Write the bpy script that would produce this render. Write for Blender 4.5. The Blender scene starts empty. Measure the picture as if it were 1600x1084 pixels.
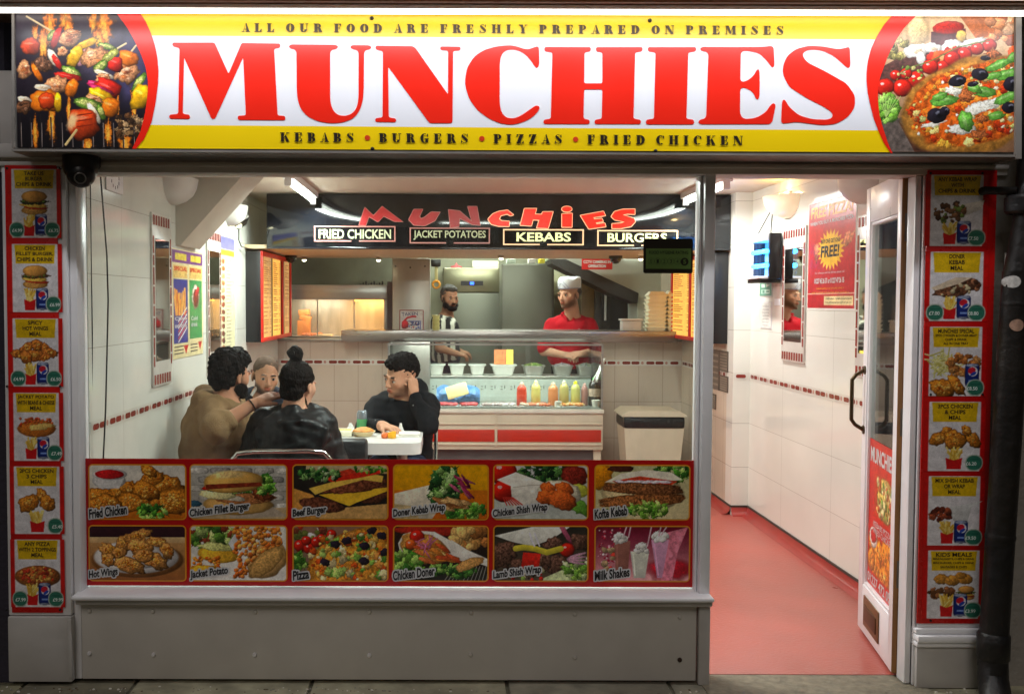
import bpy, bmesh, math, random
import numpy as np
from mathutils import Vector, Matrix
random.seed(7); rng = np.random.default_rng(11)
scene = bpy.context.scene
COL = scene.collection

# ------------------------------------------------------------------ camera
CAMY, CAMZ, FPX, PITCH, ROLL = -3.92, 1.5, 1565.0, math.radians(2.56), 0.0032
cam_d = bpy.data.cameras.new("camera"); cam = bpy.data.objects.new("camera", cam_d); COL.objects.link(cam)
cam_d.sensor_width = 36; cam_d.lens = FPX/1600*36; cam_d.shift_x = 104/1600; cam_d.clip_end = 200; cam_d.clip_start = .05
cam.matrix_world = Matrix.Translation((0, CAMY, CAMZ)) @ Matrix.Rotation(math.pi/2-PITCH, 4, 'X') @ Matrix.Rotation(ROLL, 4, 'Z')
scene.camera = cam

# ------------------------------------------------------------------ sky, sun, exposure (night street)
SUN_EL, SUN_AZ = math.radians(42), math.radians(10)
world = bpy.data.worlds.new("World"); scene.world = world; world.use_nodes = True
wn = world.node_tree; bgn = wn.nodes['Background']
sky = wn.nodes.new('ShaderNodeTexSky'); sky.sky_type = 'NISHITA'; sky.sun_disc = False
sky.sun_elevation = math.radians(-2.2); sky.sun_rotation = math.pi
wn.links.new(sky.outputs[0], bgn.inputs[0]); bgn.inputs[1].default_value = 0.15
sd = bpy.data.lights.new("sun", 'SUN'); sun = bpy.data.objects.new("sun", sd); COL.objects.link(sun)
sd.energy = 0.34; sd.angle = math.radians(22); sd.color = (1, .92, .84)
_d = Vector((math.sin(SUN_AZ)*math.cos(SUN_EL), math.cos(SUN_AZ)*math.cos(SUN_EL), -math.sin(SUN_EL)))
sun.rotation_euler = _d.to_track_quat('-Z', 'Y').to_euler(); sun.location = (-2, -6, 8)
scene.view_settings.view_transform = 'Standard'; scene.view_settings.look = 'None'
scene.view_settings.gamma = 1; scene.view_settings.exposure = 0.4
try:
    scene.cycles.use_denoising = True
    scene.cycles.max_bounces = 8; scene.cycles.transparent_max_bounces = 12
    scene.cycles.sample_clamp_indirect = 4
except Exception: pass

def lamp(name, loc, direction, sx, sy, power, color, parent=None, spread=None):
    ld = bpy.data.lights.new(name, 'AREA'); ld.shape = 'RECTANGLE'; ld.size = sx; ld.size_y = sy
    ld.energy = power; ld.color = color
    if spread: ld.spread = math.radians(spread)
    o = bpy.data.objects.new(name, ld); COL.objects.link(o)
    d = Vector(direction).normalized()
    if abs(d.z) > .9999:      # sx along world y
        o.rotation_euler = (0 if d.z < 0 else math.pi, 0, math.pi/2)
    else: o.rotation_euler = d.to_track_quat('-Z', 'Y').to_euler()
    o.location = loc
    if parent: o.parent = parent; o.location = Vector(loc)-Vector(parent.location)
    return o

# ------------------------------------------------------------------ measuring: a pixel of the photo to a point on a plane of the place
def ray(px, py):
    dx, dy = px-696.0, py-542.0; c, s = math.cos(ROLL), math.sin(ROLL)
    X, Y = dx*c+dy*s, -dx*s+dy*c
    u, v = X/FPX, -Y/FPX
    F = (0, math.cos(PITCH), -math.sin(PITCH)); U = (0, math.sin(PITCH), math.cos(PITCH))
    return (u, F[1]+v*U[1], F[2]+v*U[2])
def at_y(px, py, y):
    r = ray(px, py); t = (y-CAMY)/r[1]; return Vector((r[0]*t, y, CAMZ+r[2]*t))
def at_x(px, py, x):
    r = ray(px, py); t = x/r[0]; return Vector((x, CAMY+r[1]*t, CAMZ+r[2]*t))
def at_z(px, py, z):
    r = ray(px, py); t = (z-CAMZ)/r[2]; return Vector((r[0]*t, CAMY+r[1]*t, z))

# ------------------------------------------------------------------ tagging
def tag(o, label=None, cat=None, group=None, kind=None):
    if label: o['label'] = label
    if cat: o['category'] = cat
    if group: o['group'] = group
    if kind: o['kind'] = kind
    return o
def thing(name, loc, label, cat, group=None):
    o = bpy.data.objects.new(name, None); COL.objects.link(o); o.location = loc
    o.empty_display_size = .1
    return tag(o, label, cat, group)
def kids(o): return [c for c in bpy.data.objects if c.parent == o]
def copy_tree(o, delta, label=None, parent=None):
    c = o.copy(); COL.objects.link(c)
    if parent: c.parent = parent
    else: c.location = Vector(o.location)+Vector(delta)
    if label: c['label'] = label
    for k in kids(o): copy_tree(k, None, None, c)
    return c

# ------------------------------------------------------------------ materials
def lin(c):
    out = []
    for v in c[:3]:
        v = v/255.0; out.append(v/12.92 if v <= .04045 else ((v+.055)/1.055)**2.4)
    return (*out, 1.0)
MATS = {}
def M(name, col=(128,128,128), rough=.5, metal=0., nz=.10, ns=9., bump=0., bs=60., emit=None, es=0., spec=.5, alpha=1., trans=0., stretch=None, attr=None, dirt=0., coat=0.):
    if name in MATS: return MATS[name]
    m = bpy.data.materials.new(name); m.use_nodes = True; MATS[name] = m
    nt = m.node_tree; N = nt.nodes; L = nt.links; b = N['Principled BSDF']
    b.inputs['Roughness'].default_value = rough; b.inputs['Metallic'].default_value = metal
    b.inputs['Specular IOR Level'].default_value = spec
    b.inputs['Coat Weight'].default_value = coat
    tc = N.new('ShaderNodeTexCoord'); mp = N.new('ShaderNodeMapping'); L.new(tc.outputs['Object'], mp.inputs[0])
    if stretch: mp.inputs['Scale'].default_value = stretch
    no = N.new('ShaderNodeTexNoise'); no.inputs['Scale'].default_value = ns; no.inputs['Detail'].default_value = 6
    L.new(mp.outputs[0], no.inputs['Vector'])
    rm = N.new('ShaderNodeMapRange'); rm.inputs[1].default_value = .3; rm.inputs[2].default_value = .7
    rm.inputs[3].default_value = 1-nz; rm.inputs[4].default_value = 1+nz*.6; L.new(no.outputs['Fac'], rm.inputs[0])
    mx = N.new('ShaderNodeVectorMath'); mx.operation = 'SCALE'; L.new(rm.outputs[0], mx.inputs['Scale'])
    if attr:
        a = N.new('ShaderNodeAttribute'); a.attribute_name = attr; L.new(a.outputs['Color'], mx.inputs[0])
    else: mx.inputs[0].default_value = lin(col)[:3]
    out = mx.outputs[0]
    if dirt:
        n2 = N.new('ShaderNodeTexNoise'); n2.inputs['Scale'].default_value = ns*.23; n2.inputs['Detail'].default_value = 8
        L.new(tc.outputs['Object'], n2.inputs['Vector'])
        r2 = N.new('ShaderNodeMapRange'); r2.inputs[1].default_value = .42; r2.inputs[2].default_value = .72; r2.inputs[4].default_value = dirt
        L.new(n2.outputs['Fac'], r2.inputs[0])
        mm = N.new('ShaderNodeMixRGB'); mm.inputs[2].default_value = lin((70,60,48)); L.new(r2.outputs[0], mm.inputs[0]); L.new(out, mm.inputs[1]); out = mm.outputs[0]
    L.new(out, b.inputs['Base Color'])
    rr = N.new('ShaderNodeMapRange'); rr.inputs[3].default_value = max(.02, rough*.8); rr.inputs[4].default_value = min(1, rough*1.2)
    L.new(no.outputs['Fac'], rr.inputs[0]); L.new(rr.outputs[0], b.inputs['Roughness'])
    if bump:
        nb = N.new('ShaderNodeTexNoise'); nb.inputs['Scale'].default_value = bs; nb.inputs['Detail'].default_value = 4
        L.new(mp.outputs[0], nb.inputs['Vector'])
        bp = N.new('ShaderNodeBump'); bp.inputs['Strength'].default_value = bump; bp.inputs['Distance'].default_value = .01
        L.new(nb.outputs['Fac'], bp.inputs['Height']); L.new(bp.outputs[0], b.inputs['Normal'])
    if emit is not None or es:
        if attr and emit is None: L.new(out, b.inputs['Emission Color'])
        else: b.inputs['Emission Color'].default_value = lin(emit)
        b.inputs['Emission Strength'].default_value = es
    if trans: b.inputs['Transmission Weight'].default_value = trans
    if alpha < 1: b.inputs['Alpha'].default_value = alpha
    return m
def glass_mat(name, tint=(245,250,250), refl=1.0):
    if name in MATS: return MATS[name]
    m = bpy.data.materials.new(name); m.use_nodes = True; MATS[name] = m
    nt = m.node_tree; N = nt.nodes; L = nt.links; N.clear()
    o = N.new('ShaderNodeOutputMaterial'); t = N.new('ShaderNodeBsdfTransparent'); g = N.new('ShaderNodeBsdfGlossy')
    g.inputs['Roughness'].default_value = .02; t.inputs[0].default_value = lin(tint)
    f = N.new('ShaderNodeFresnel'); f.inputs[0].default_value = 1.45
    mu = N.new('ShaderNodeMath'); mu.operation = 'MULTIPLY'; mu.inputs[1].default_value = refl; L.new(f.outputs[0], mu.inputs[0])
    tx = N.new('ShaderNodeTexNoise'); tx.inputs['Scale'].default_value = 3
    ad = N.new('ShaderNodeMath'); ad.operation = 'MULTIPLY_ADD'; ad.inputs[1].default_value = .01; L.new(tx.outputs['Fac'], ad.inputs[0]); L.new(mu.outputs[0], ad.inputs[2])
    mx = N.new('ShaderNodeMixShader'); L.new(ad.outputs[0], mx.inputs[0]); L.new(t.outputs[0], mx.inputs[1]); L.new(g.outputs[0], mx.inputs[2])
    df = N.new('ShaderNodeBsdfDiffuse'); df.inputs[0].default_value = (.7,.7,.7,1); tc = N.new('ShaderNodeTexCoord'); mpp = N.new('ShaderNodeMapping'); mpp.inputs['Scale'].default_value = (5,5,1.2); L.new(tc.outputs['Object'], mpp.inputs[0])
    sm = N.new('ShaderNodeTexNoise'); sm.inputs['Scale'].default_value = 2.2; sm.inputs['Detail'].default_value = 9; sm.inputs['Roughness'].default_value = .7; L.new(mpp.outputs[0], sm.inputs['Vector'])
    sr = N.new('ShaderNodeMapRange'); sr.inputs[1].default_value = .45; sr.inputs[2].default_value = .8; sr.inputs[3].default_value = .006; sr.inputs[4].default_value = .07; L.new(sm.outputs['Fac'], sr.inputs[0])
    m2 = N.new('ShaderNodeMixShader'); L.new(sr.outputs[0], m2.inputs[0]); L.new(mx.outputs[0], m2.inputs[1]); L.new(df.outputs[0], m2.inputs[2]); L.new(m2.outputs[0], o.inputs[0])
    return m
def tile_mat(name, col, grout, axis, w=.205, h=.31, rough=.12, xo=0., zo=0.):
    """glazed wall tiles: brick texture laid on the wall's own plane"""
    if name in MATS: return MATS[name]
    m = bpy.data.materials.new(name); m.use_nodes = True; MATS[name] = m
    nt = m.node_tree; N = nt.nodes; L = nt.links; b = N['Principled BSDF']
    tc = N.new('ShaderNodeTexCoord'); sp = N.new('ShaderNodeSeparateXYZ'); cb = N.new('ShaderNodeCombineXYZ')
    L.new(tc.outputs['Object'], sp.inputs[0]); L.new(sp.outputs[0 if axis == 'x' else 1], cb.inputs[0]); L.new(sp.outputs[2], cb.inputs[1])
    ao = N.new('ShaderNodeVectorMath'); ao.inputs[1].default_value = (xo, zo, 0); L.new(cb.outputs[0], ao.inputs[0])
    br = N.new('ShaderNodeTexBrick'); br.offset = 0; br.squash = 1
    br.inputs['Scale'].default_value = 1; br.inputs['Brick Width'].default_value = w; br.inputs['Row Height'].default_value = h
    br.inputs['Mortar Size'].default_value = .0016; br.inputs['Mortar Smooth'].default_value = .3; br.inputs['Bias'].default_value = 0
    c = lin(col); br.inputs['Color1'].default_value = c; br.inputs['Color2'].default_value = (c[0]*.95, c[1]*.955, c[2]*.95, 1); br.inputs['Mortar'].default_value = lin(grout)
    L.new(ao.outputs[0], br.inputs['Vector'])
    no = N.new('ShaderNodeTexNoise'); no.inputs['Scale'].default_value = 1.7; no.inputs['Detail'].default_value = 5; L.new(tc.outputs['Object'], no.inputs['Vector'])
    r = N.new('ShaderNodeMapRange'); r.inputs[1].default_value = .35; r.inputs[2].default_value = .75; r.inputs[3].default_value = 1; r.inputs[4].default_value = .9
    L.new(no.outputs['Fac'], r.inputs[0]); mx = N.new('ShaderNodeVectorMath'); mx.operation = 'SCALE'
    L.new(br.outputs['Color'], mx.inputs[0]); L.new(r.outputs[0], mx.inputs['Scale']); L.new(mx.outputs[0], b.inputs['Base Color'])
    b.inputs['Roughness'].default_value = rough
    nw = N.new('ShaderNodeTexNoise'); nw.inputs['Scale'].default_value = 6; L.new(tc.outputs['Object'], nw.inputs['Vector'])
    hm = N.new('ShaderNodeMath'); hm.operation = 'MULTIPLY_ADD'; hm.inputs[1].default_value = -1; L.new(br.outputs['Fac'], hm.inputs[0]); 
    h2 = N.new('ShaderNodeMath'); h2.operation = 'MULTIPLY'; h2.inputs[1].default_value = .8; L.new(nw.outputs['Fac'], h2.inputs[0]); L.new(h2.outputs[0], hm.inputs[2])
    bp = N.new('ShaderNodeBump'); bp.inputs['Strength'].default_value = .2; bp.inputs['Distance'].default_value = .003
    L.new(hm.outputs[0], bp.inputs['Height']); L.new(bp.outputs[0], b.inputs['Normal'])
    return m

# ------------------------------------------------------------------ mesh builder
class MB:
    def __init__(s): s.v = []; s.f = []; s.mi = []; s.sm = []; s.mats = []; s.cur = 0
    def mat(s, m):
        if m not in s.mats: s.mats.append(m)
        s.cur = s.mats.index(m); return s
    def add(s, vs, fs, smooth=False):
        o = len(s.v); s.v += [tuple(v) for v in vs]; s.f += [[i+o for i in f] for f in fs]
        s.mi += [s.cur]*len(fs); s.sm += [smooth]*len(fs); return s
    def box(s, x0, x1, y0, y1, z0, z1, b=0., mtx=None):
        x0, x1 = min(x0,x1), max(x0,x1); y0, y1 = min(y0,y1), max(y0,y1); z0, z1 = min(z0,z1), max(z0,z1)
        vs = [Vector(p) for p in ((x0,y0,z0),(x1,y0,z0),(x1,y1,z0),(x0,y1,z0),(x0,y0,z1),(x1,y0,z1),(x1,y1,z1),(x0,y1,z1))]
        fs = [(0,3,2,1),(4,5,6,7),(0,1,5,4),(1,2,6,5),(2,3,7,6),(3,0,4,7)]
        if b:
            bm = bmesh.new(); bv = [bm.verts.new(v) for v in vs]
            for f in fs: bm.faces.new([bv[i] for i in f])
            b = min(b, .45*min(x1-x0, y1-y0, z1-z0))
            bmesh.ops.bevel(bm, geom=bm.edges[:], offset=b, segments=2, affect='EDGES', profile=.5)
            bm.verts.index_update(); vs = [v.co.copy() for v in bm.verts]; fs = [[v.index for v in f.verts] for f in bm.faces]; bm.free()
        if mtx: vs = [mtx @ v for v in vs]
        return s.add(vs, fs)
    def tube(s, pts, r, seg=10, caps=True):
        pts = [Vector(p) for p in pts]; n = len(pts); rs = r if isinstance(r, (list, tuple)) else [r]*n
        vs = []; up = None
        for i, p in enumerate(pts):
            t = (pts[min(i+1, n-1)]-pts[max(i-1, 0)]).normalized()
            if up is None: up = t.orthogonal().normalized()
            a = (up - t*up.dot(t)).normalized(); up = a; c = t.cross(a)
            for k in range(seg):
                th = 2*math.pi*k/seg; vs.append(p + (a*math.cos(th)+c*math.sin(th))*rs[i])
        fs = [[i*seg+k, i*seg+(k+1) % seg, (i+1)*seg+(k+1) % seg, (i+1)*seg+k] for i in range(n-1) for k in range(seg)]
        s.add(vs, fs, True)
        if caps: s.add(vs, [list(range(seg))[::-1], [(n-1)*seg+k for k in range(seg)]])
        return s
    def lathe(s, c, prof, seg=20, axis='z', sx=1., sy=1.):
        c = Vector(c); vs = []; n = len(prof)
        for r, h in prof:
            for k in range(seg):
                th = 2*math.pi*k/seg; a, b = r*math.cos(th)*sx, r*math.sin(th)*sy
                vs.append(c + Vector({'z': (a, b, h), 'y': (a, h, b), 'x': (h, a, b)}[axis]))
        flip = axis == 'y'
        fs = []
        for i in range(n-1):
            for k in range(seg):
                f = [i*seg+k, i*seg+(k+1) % seg, (i+1)*seg+(k+1) % seg, (i+1)*seg+k]; fs.append(f[::-1] if flip else f)
        return s.add(vs, fs, True)
    def prism(s, pts, fr, off, th):
        """closed 2d outline in frame fr, front face at off, going back by th"""
        n = len(pts); a = [fr.p(u, v, off) for u, v in pts]; b = [fr.p(u, v, off-th) for u, v in pts]
        fs = [list(range(n)), list(range(n, 2*n))[::-1]]+[[i, n+i, n+(i+1) % n, (i+1) % n] for i in range(n)]
        return s.add(a+b, fs)
    def flat(s, pts, fr, off=0.):
        return s.add([fr.p(u, v, off) for u, v in pts], [list(range(len(pts)))])
    def quad(s, fr, u0, u1, v0, v1, off=0.): return s.flat([(u0,v0),(u1,v0),(u1,v1),(u0,v1)], fr, off)
    def build(s, name, parent=None, mat=None, angle=40):
        me = bpy.data.meshes.new(name)
        o0 = Vector(parent.location) if parent else Vector((0,0,0))
        # all ancestors have world location = sum of locations
        pp = parent.parent if parent else None
        while pp: o0 += Vector(pp.location); pp = pp.parent
        me.from_pydata([tuple(Vector(v)-o0) for v in s.v], [], s.f)
        for m in (s.mats or [mat]): me.materials.append(m)
        me.polygons.foreach_set('material_index', s.mi if s.mats else [0]*len(s.f))
        me.polygons.foreach_set('use_smooth', s.sm); me.update()
        bm = bmesh.new(); bm.from_mesh(me); big = [f for f in bm.faces if len(f.verts) > 4]
        if big: bmesh.ops.triangulate(bm, faces=big)
        bm.to_mesh(me); bm.free()
        try: me.set_sharp_from_angle(angle=math.radians(angle))
        except Exception: pass
        o = bpy.data.objects.new(name, me); COL.objects.link(o)
        if parent: o.parent = parent
        return o
class Fr:
    """a picture plane: origin, right, up, outward normal"""
    def __init__(s, O, U, V=(0,0,1)):
        s.O = Vector(O); s.U = Vector(U).normalized(); s.V = Vector(V).normalized(); s.N = s.U.cross(s.V).normalized()
    def p(s, u, v, off=0.): return s.O + s.U*u + s.V*v + s.N*off
    def pt(s, p): d = Vector(p)-s.O; return (d.dot(s.U), d.dot(s.V))
def front(y): return Fr((0, y, 0), (1,0,0))            # faces the street
def lwall(x): return Fr((x, 0, 0), (0,1,0))            # faces +x
def rwall(x): return Fr((x, 0, 0), (0,-1,0))           # faces -x
def FP(px, py, y): p = at_y(px, py, y); return (p.x, p.z)
def fpts(pts, y): return [FP(a, b, y) for a, b in pts]

def smooth_poly(pts, r=.25, it=2):
    """cut every corner a little, twice: an outline with soft corners"""
    for _ in range(it):
        out = []; n = len(pts)
        for i in range(n):
            a, b, c = pts[i-1], pts[i], pts[(i+1) % n]
            def cut(p, q):
                d = math.hypot(q[0]-p[0], q[1]-p[1]); t = min(.3, r/d) if d > 0 else 0
                return (p[0]+(q[0]-p[0])*t, p[1]+(q[1]-p[1])*t)
            out += [cut(b, a), cut(b, c)]
        pts = out; r *= .45
    return pts
def text_mesh(s, bold=.0, font_shear=0.):
    cu = bpy.data.curves.new('t', 'FONT'); cu.body = s; cu.size = 1; cu.offset = bold; cu.shear = font_shear
    cu.resolution_u = 3; cu.align_x = 'LEFT'
    o = bpy.data.objects.new('t', cu); COL.objects.link(o)
    dg = bpy.context.evaluated_depsgraph_get(); me = bpy.data.meshes.new_from_object(o.evaluated_get(dg))
    vs = [(v.co.x, v.co.y) for v in me.vertices]; fs = [list(p.vertices) for p in me.polygons]
    bpy.data.objects.remove(o); bpy.data.curves.remove(cu); bpy.data.meshes.remove(me)
    return vs, fs
def text(mb, s, fr, u0, u1, v0, v1, off=.001, bold=.0, shear=0., fit=True, align='c', rot=0.):
    vs, fs = text_mesh(s, bold, shear)
    if not vs: return
    xs = [v[0] for v in vs]; ys = [v[1] for v in vs]; X0, X1 = min(xs), max(xs); Y0, Y1 = min(ys), max(ys)
    if any(c.islower() for c in s) is False: pass
    sy = (v1-v0)/(Y1-Y0); sx = (u1-u0)/(X1-X0)
    if not fit:
        sx2 = min(sx, sy*.9); w = (X1-X0)*sx2
        if align == 'c': u0 = (u0+u1)/2-w/2
        sx = sx2
    cr, sr = math.cos(rot), math.sin(rot); out = []
    for x, y in vs:
        a, b = (x-X0)*sx, (y-Y0)*sy; out.append(fr.p(u0+a*cr-b*sr, v0+a*sr+b*cr, off))
    mb.add(out, fs)

# ------------------------------------------------------------------ printed pictures (real prints in the place: flat colour pictures on paper or film)
NZ = rng.random((9, 64, 64))
def vnoise(X, Y, k=0, sc=1.):
    x = (X*sc) % 64; y = (Y*sc) % 64; i = np.floor(x).astype(int) % 64; j = np.floor(y).astype(int) % 64
    fx = x-np.floor(x); fy = y-np.floor(y); fx = fx*fx*(3-2*fx); fy = fy*fy*(3-2*fy); A = NZ[k % 9]
    return (A[j, i]*(1-fx)+A[j, (i+1) % 64]*fx)*(1-fy)+(A[(j+1) % 64, i]*(1-fx)+A[(j+1) % 64, (i+1) % 64]*fx)*fy
def fbm(X, Y, k=0, sc=1.): return vnoise(X, Y, k, sc)*.5+vnoise(X+9, Y, k+1, sc*2.1)*.3+vnoise(X, Y+5, k+2, sc*4.3)*.2
class Cv:
    """picture painter: w x h picture units, n samples per unit; colours are sRGB 0..255"""
    def __init__(s, w, h, n=1.3, bg=(200,200,200)):
        s.w, s.h = w, h; s.nx, s.ny = int(w*n)+1, int(h*n)+1
        s.X, s.Y = np.meshgrid(np.linspace(0, w, s.nx), np.linspace(0, h, s.ny))
        s.I = np.zeros((s.ny, s.nx, 3)); s.I[:] = bg; s.k = random.randrange(1000)
    def win(s, x0, x1, y0, y1):
        i0 = max(0, int((x0/s.w)*(s.nx-1))-1); i1 = min(s.nx, int((x1/s.w)*(s.nx-1))+3)
        j0 = max(0, int((y0/s.h)*(s.ny-1))-1); j1 = min(s.ny, int((y1/s.h)*(s.ny-1))+3)
        return slice(j0, max(j0, j1)), slice(i0, max(i0, i1))
    def put(s, sl, m, c):
        m = np.clip(m, 0, 1)[..., None]; s.I[sl] = s.I[sl]*(1-m)+np.clip(c, 0, 255)*m
    def grad(s, c0, c1, vertical=True, y0=0, y1=None, x0=0, x1=None, nz=.06):
        y1 = s.h if y1 is None else y1; x1 = s.w if x1 is None else x1; sl = s.win(x0, x1, y0, y1)
        X, Y = s.X[sl], s.Y[sl]; t = ((Y-y0)/(y1-y0) if vertical else (X-x0)/(x1-x0)).clip(0, 1)[..., None]
        c = np.array(c0)*(1-t)+np.array(c1)*t; c = c*(1+nz*2*(fbm(X, Y, s.k, .2)-.5))[..., None]
        s.put(sl, (Y >= y0)*(Y <= y1)*(X >= x0)*(X <= x1)*1., c)
    def blob(s, cx, cy, rx, ry, col, ang=0, irr=.12, tex=.25, ts=.5, shade=.35, soft=.06, edge=.35, sq=2.):
        R = max(rx, ry)*1.35; sl = s.win(cx-R, cx+R, cy-R, cy+R); X, Y = s.X[sl], s.Y[sl]
        if X.size == 0: return
        s.k += 7; a = math.radians(ang); dx, dy = X-cx, Y-cy; u = (dx*math.cos(a)+dy*math.sin(a))/rx; v = (-dx*math.sin(a)+dy*math.cos(a))/ry
        r = (np.abs(u)**sq+np.abs(v)**sq)**(1/sq); th = np.arctan2(v, u)
        r = r*(1+irr*(2*vnoise(np.cos(th)*3+s.k*1.7, np.sin(th)*3+s.k, s.k, 1.)-1)+irr*.6*(2*vnoise(X+s.k, Y, s.k+1, 3./max(min(rx, ry), .5))-1))
        m = ((1-r)/soft+.5).clip(0, 1)
        sh = 1+shade*(-.5*(dx/max(rx, ry))-.85*(dy/max(rx, ry)))
        tx = 1+tex*2*(fbm(X+s.k*3, Y, s.k, ts)-.5)
        ed = 1-edge*np.clip((r-.7)/.3, 0, 1)**1.5
        s.put(sl, m, np.array(col)*(sh*tx*ed)[..., None])
    def poly(s, pts, col, tex=.08, ts=.3, shade=0., soft=.5):
        xs = [p[0] for p in pts]; ys = [p[1] for p in pts]; sl = s.win(min(xs)-1, max(xs)+1, min(ys)-1, max(ys)+1)
        X, Y = s.X[sl], s.Y[sl]; ins = np.zeros(X.shape, bool); dmin = np.full(X.shape, 1e9); n = len(pts)
        for i in range(n):
            x0, y0 = pts[i]; x1, y1 = pts[(i+1) % n]
            c = ((y0 > Y) != (y1 > Y)); xi = x0+(Y-y0)*(x1-x0)/((y1-y0) or 1e-9); ins ^= c & (X < xi)
            L2 = (x1-x0)**2+(y1-y0)**2 or 1e-9; t = (((X-x0)*(x1-x0)+(Y-y0)*(y1-y0))/L2).clip(0, 1)
            dmin = np.minimum(dmin, np.hypot(X-x0-t*(x1-x0), Y-y0-t*(y1-y0)))
        d = np.where(ins, dmin, -dmin); s.k += 3
        tx = 1+tex*2*(fbm(X+s.k, Y, s.k, ts)-.5)
        if shade: tx = tx*(1+shade*((min(ys)+max(ys))/2-Y)/max(max(ys)-min(ys), 1))
        s.put(sl, d/soft+.5, np.array(col)*tx[..., None])
    def line(s, pts, w, col, shade=.3):
        pts = [np.array(p, float) for p in pts]
        for a, b in zip(pts[:-1], pts[1:]):
            sl = s.win(min(a[0], b[0])-w, max(a[0], b[0])+w, min(a[1], b[1])-w, max(a[1], b[1])+w); X, Y = s.X[sl], s.Y[sl]
            if X.size == 0: continue
            L2 = ((b-a)**2).sum() or 1e-9; t = (((X-a[0])*(b-a)[0]+(Y-a[1])*(b-a)[1])/L2).clip(0, 1)
            ox, oy = X-a[0]-t*(b-a)[0], Y-a[1]-t*(b-a)[1]; d = np.hypot(ox, oy)
            s.put(sl, ((w/2-d)/.6+.5), np.array(col)*(1-shade*(oy+ox*.5)/w)[..., None])
    def many(s, n, x0, x1, y0, y1, r0, r1, cols, asp=.7, inside=None, **k):
        for _ in range(n):
            x, y = random.uniform(x0, x1), random.uniform(y0, y1)
            if inside and not inside(x, y): continue
            r = random.uniform(r0, r1); c = np.array(random.choice(cols))*random.uniform(.82, 1.15)
            s.blob(x, y, r, r*random.uniform(asp, 1), c, random.uniform(0, 180), **k)
    def lettuce(s, cx, cy, rx, ry, n=26, cols=((70,130,40),(110,165,60),(150,190,90),(50,100,35))):
        for i in range(n):
            t = random.uniform(0, 6.28); q = random.uniform(0, 1)**.6; x = cx+math.cos(t)*q*rx; y = cy+math.sin(t)*q*ry
            r = random.uniform(.16, .34)*min(rx, ry)+1
            s.blob(x, y, r*1.3, r*.8, np.array(random.choice(cols))*random.uniform(.8, 1.15), random.uniform(0, 180), irr=.35, tex=.5, ts=.9, shade=.5)
    def chicken(s, cx, cy, rx, ry, ang=0, col=(196,120,38)):
        s.blob(cx, cy, rx, ry, col, ang, irr=.16, tex=.55, ts=.55, shade=.5, edge=.55)
        for _ in range(int(rx*ry/9)+3):
            a = random.uniform(0, 6.28); q = random.uniform(0, .8); x = cx+math.cos(a)*q*rx*.8; y = cy+math.sin(a)*q*ry*.8
            s.blob(x, y, random.uniform(1, 3), random.uniform(.8, 2), np.array(random.choice([(226,158,62),(168,84,22),(240,180,90),(205,130,45)])), random.uniform(0, 180), irr=.3, tex=.3, shade=.4, edge=.2)
    def tomato(s, cx, cy, r, col=(200,32,18)):
        s.blob(cx, cy, r, r*.95, col, 0, irr=.04, tex=.1, shade=.6, edge=.5); s.blob(cx-r*.3, cy-r*.35, r*.2, r*.14, (255,200,190), 0, edge=0, shade=0)
    def mesh(s, name, fr, u0, u1, v0, v1, off, parent, mat, keep=None, rnd=0.):
        """u across, v up; picture top at v1. rnd = corner radius in picture units"""
        g = .7*(fbm(s.X*1.0+31, s.Y, s.k+3, 1.1)-.5); g2 = fbm(s.X+7, s.Y+3, s.k+5, .12)-.5; s.I = s.I*(1+.34*g+.22*g2)[..., None]
        nx, ny = s.nx, s.ny
        P = np.array(fr.O)+np.array(fr.N)*off; U, V = np.array(fr.U), np.array(fr.V)
        uu = np.linspace(u0, u1, nx); vv = np.linspace(v1, v0, ny); UU, VV = np.meshgrid(uu, vv)
        co = P+UU[..., None]*U+VV[..., None]*V
        o0 = Vector(parent.location) if parent else Vector((0,0,0))
        pp = parent.parent if parent else None
        while pp: o0 += Vector(pp.location); pp = pp.parent
        co = co-np.array(o0)
        me = bpy.data.meshes.new(name); n = nx*ny; idx = np.arange(n).reshape(ny, nx)
        q = np.stack([idx[1:, :-1], idx[1:, 1:], idx[:-1, 1:], idx[:-1, :-1]], -1)
        k = np.ones((ny-1, nx-1), bool)
        xm = (s.X[:-1, :-1]+s.X[1:, 1:])/2; ym = (s.Y[:-1, :-1]+s.Y[1:, 1:])/2
        if keep is not None: k &= keep(xm, ym)
        if rnd:
            ax = np.maximum(np.abs(xm-s.w/2)-(s.w/2-rnd), 0); ay = np.maximum(np.abs(ym-s.h/2)-(s.h/2-rnd), 0); k &= np.hypot(ax, ay) < rnd
        q = q[k]
        me.vertices.add(n); me.vertices.foreach_set('co', co.reshape(-1))
        me.loops.add(q.size); me.loops.foreach_set('vertex_index', q.reshape(-1))
        me.polygons.add(len(q)); me.polygons.foreach_set('loop_start', np.arange(0, q.size, 4)); me.polygons.foreach_set('loop_total', np.full(len(q), 4))
        me.update(calc_edges=True); me.validate()
        ca = me.color_attributes.new('pic', 'FLOAT_COLOR', 'POINT')
        I = s.I.clip(0, 255)/255; I = np.where(I <= .04045, I/12.92, ((I+.055)/1.055)**2.4)
        ca.data.foreach_set('color', np.concatenate([I.reshape(-1, 3), np.ones((n, 1))], 1).reshape(-1).astype(np.float32))
        me.materials.append(mat); o = bpy.data.objects.new(name, me); COL.objects.link(o)
        if parent: o.parent = parent
        return o
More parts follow.
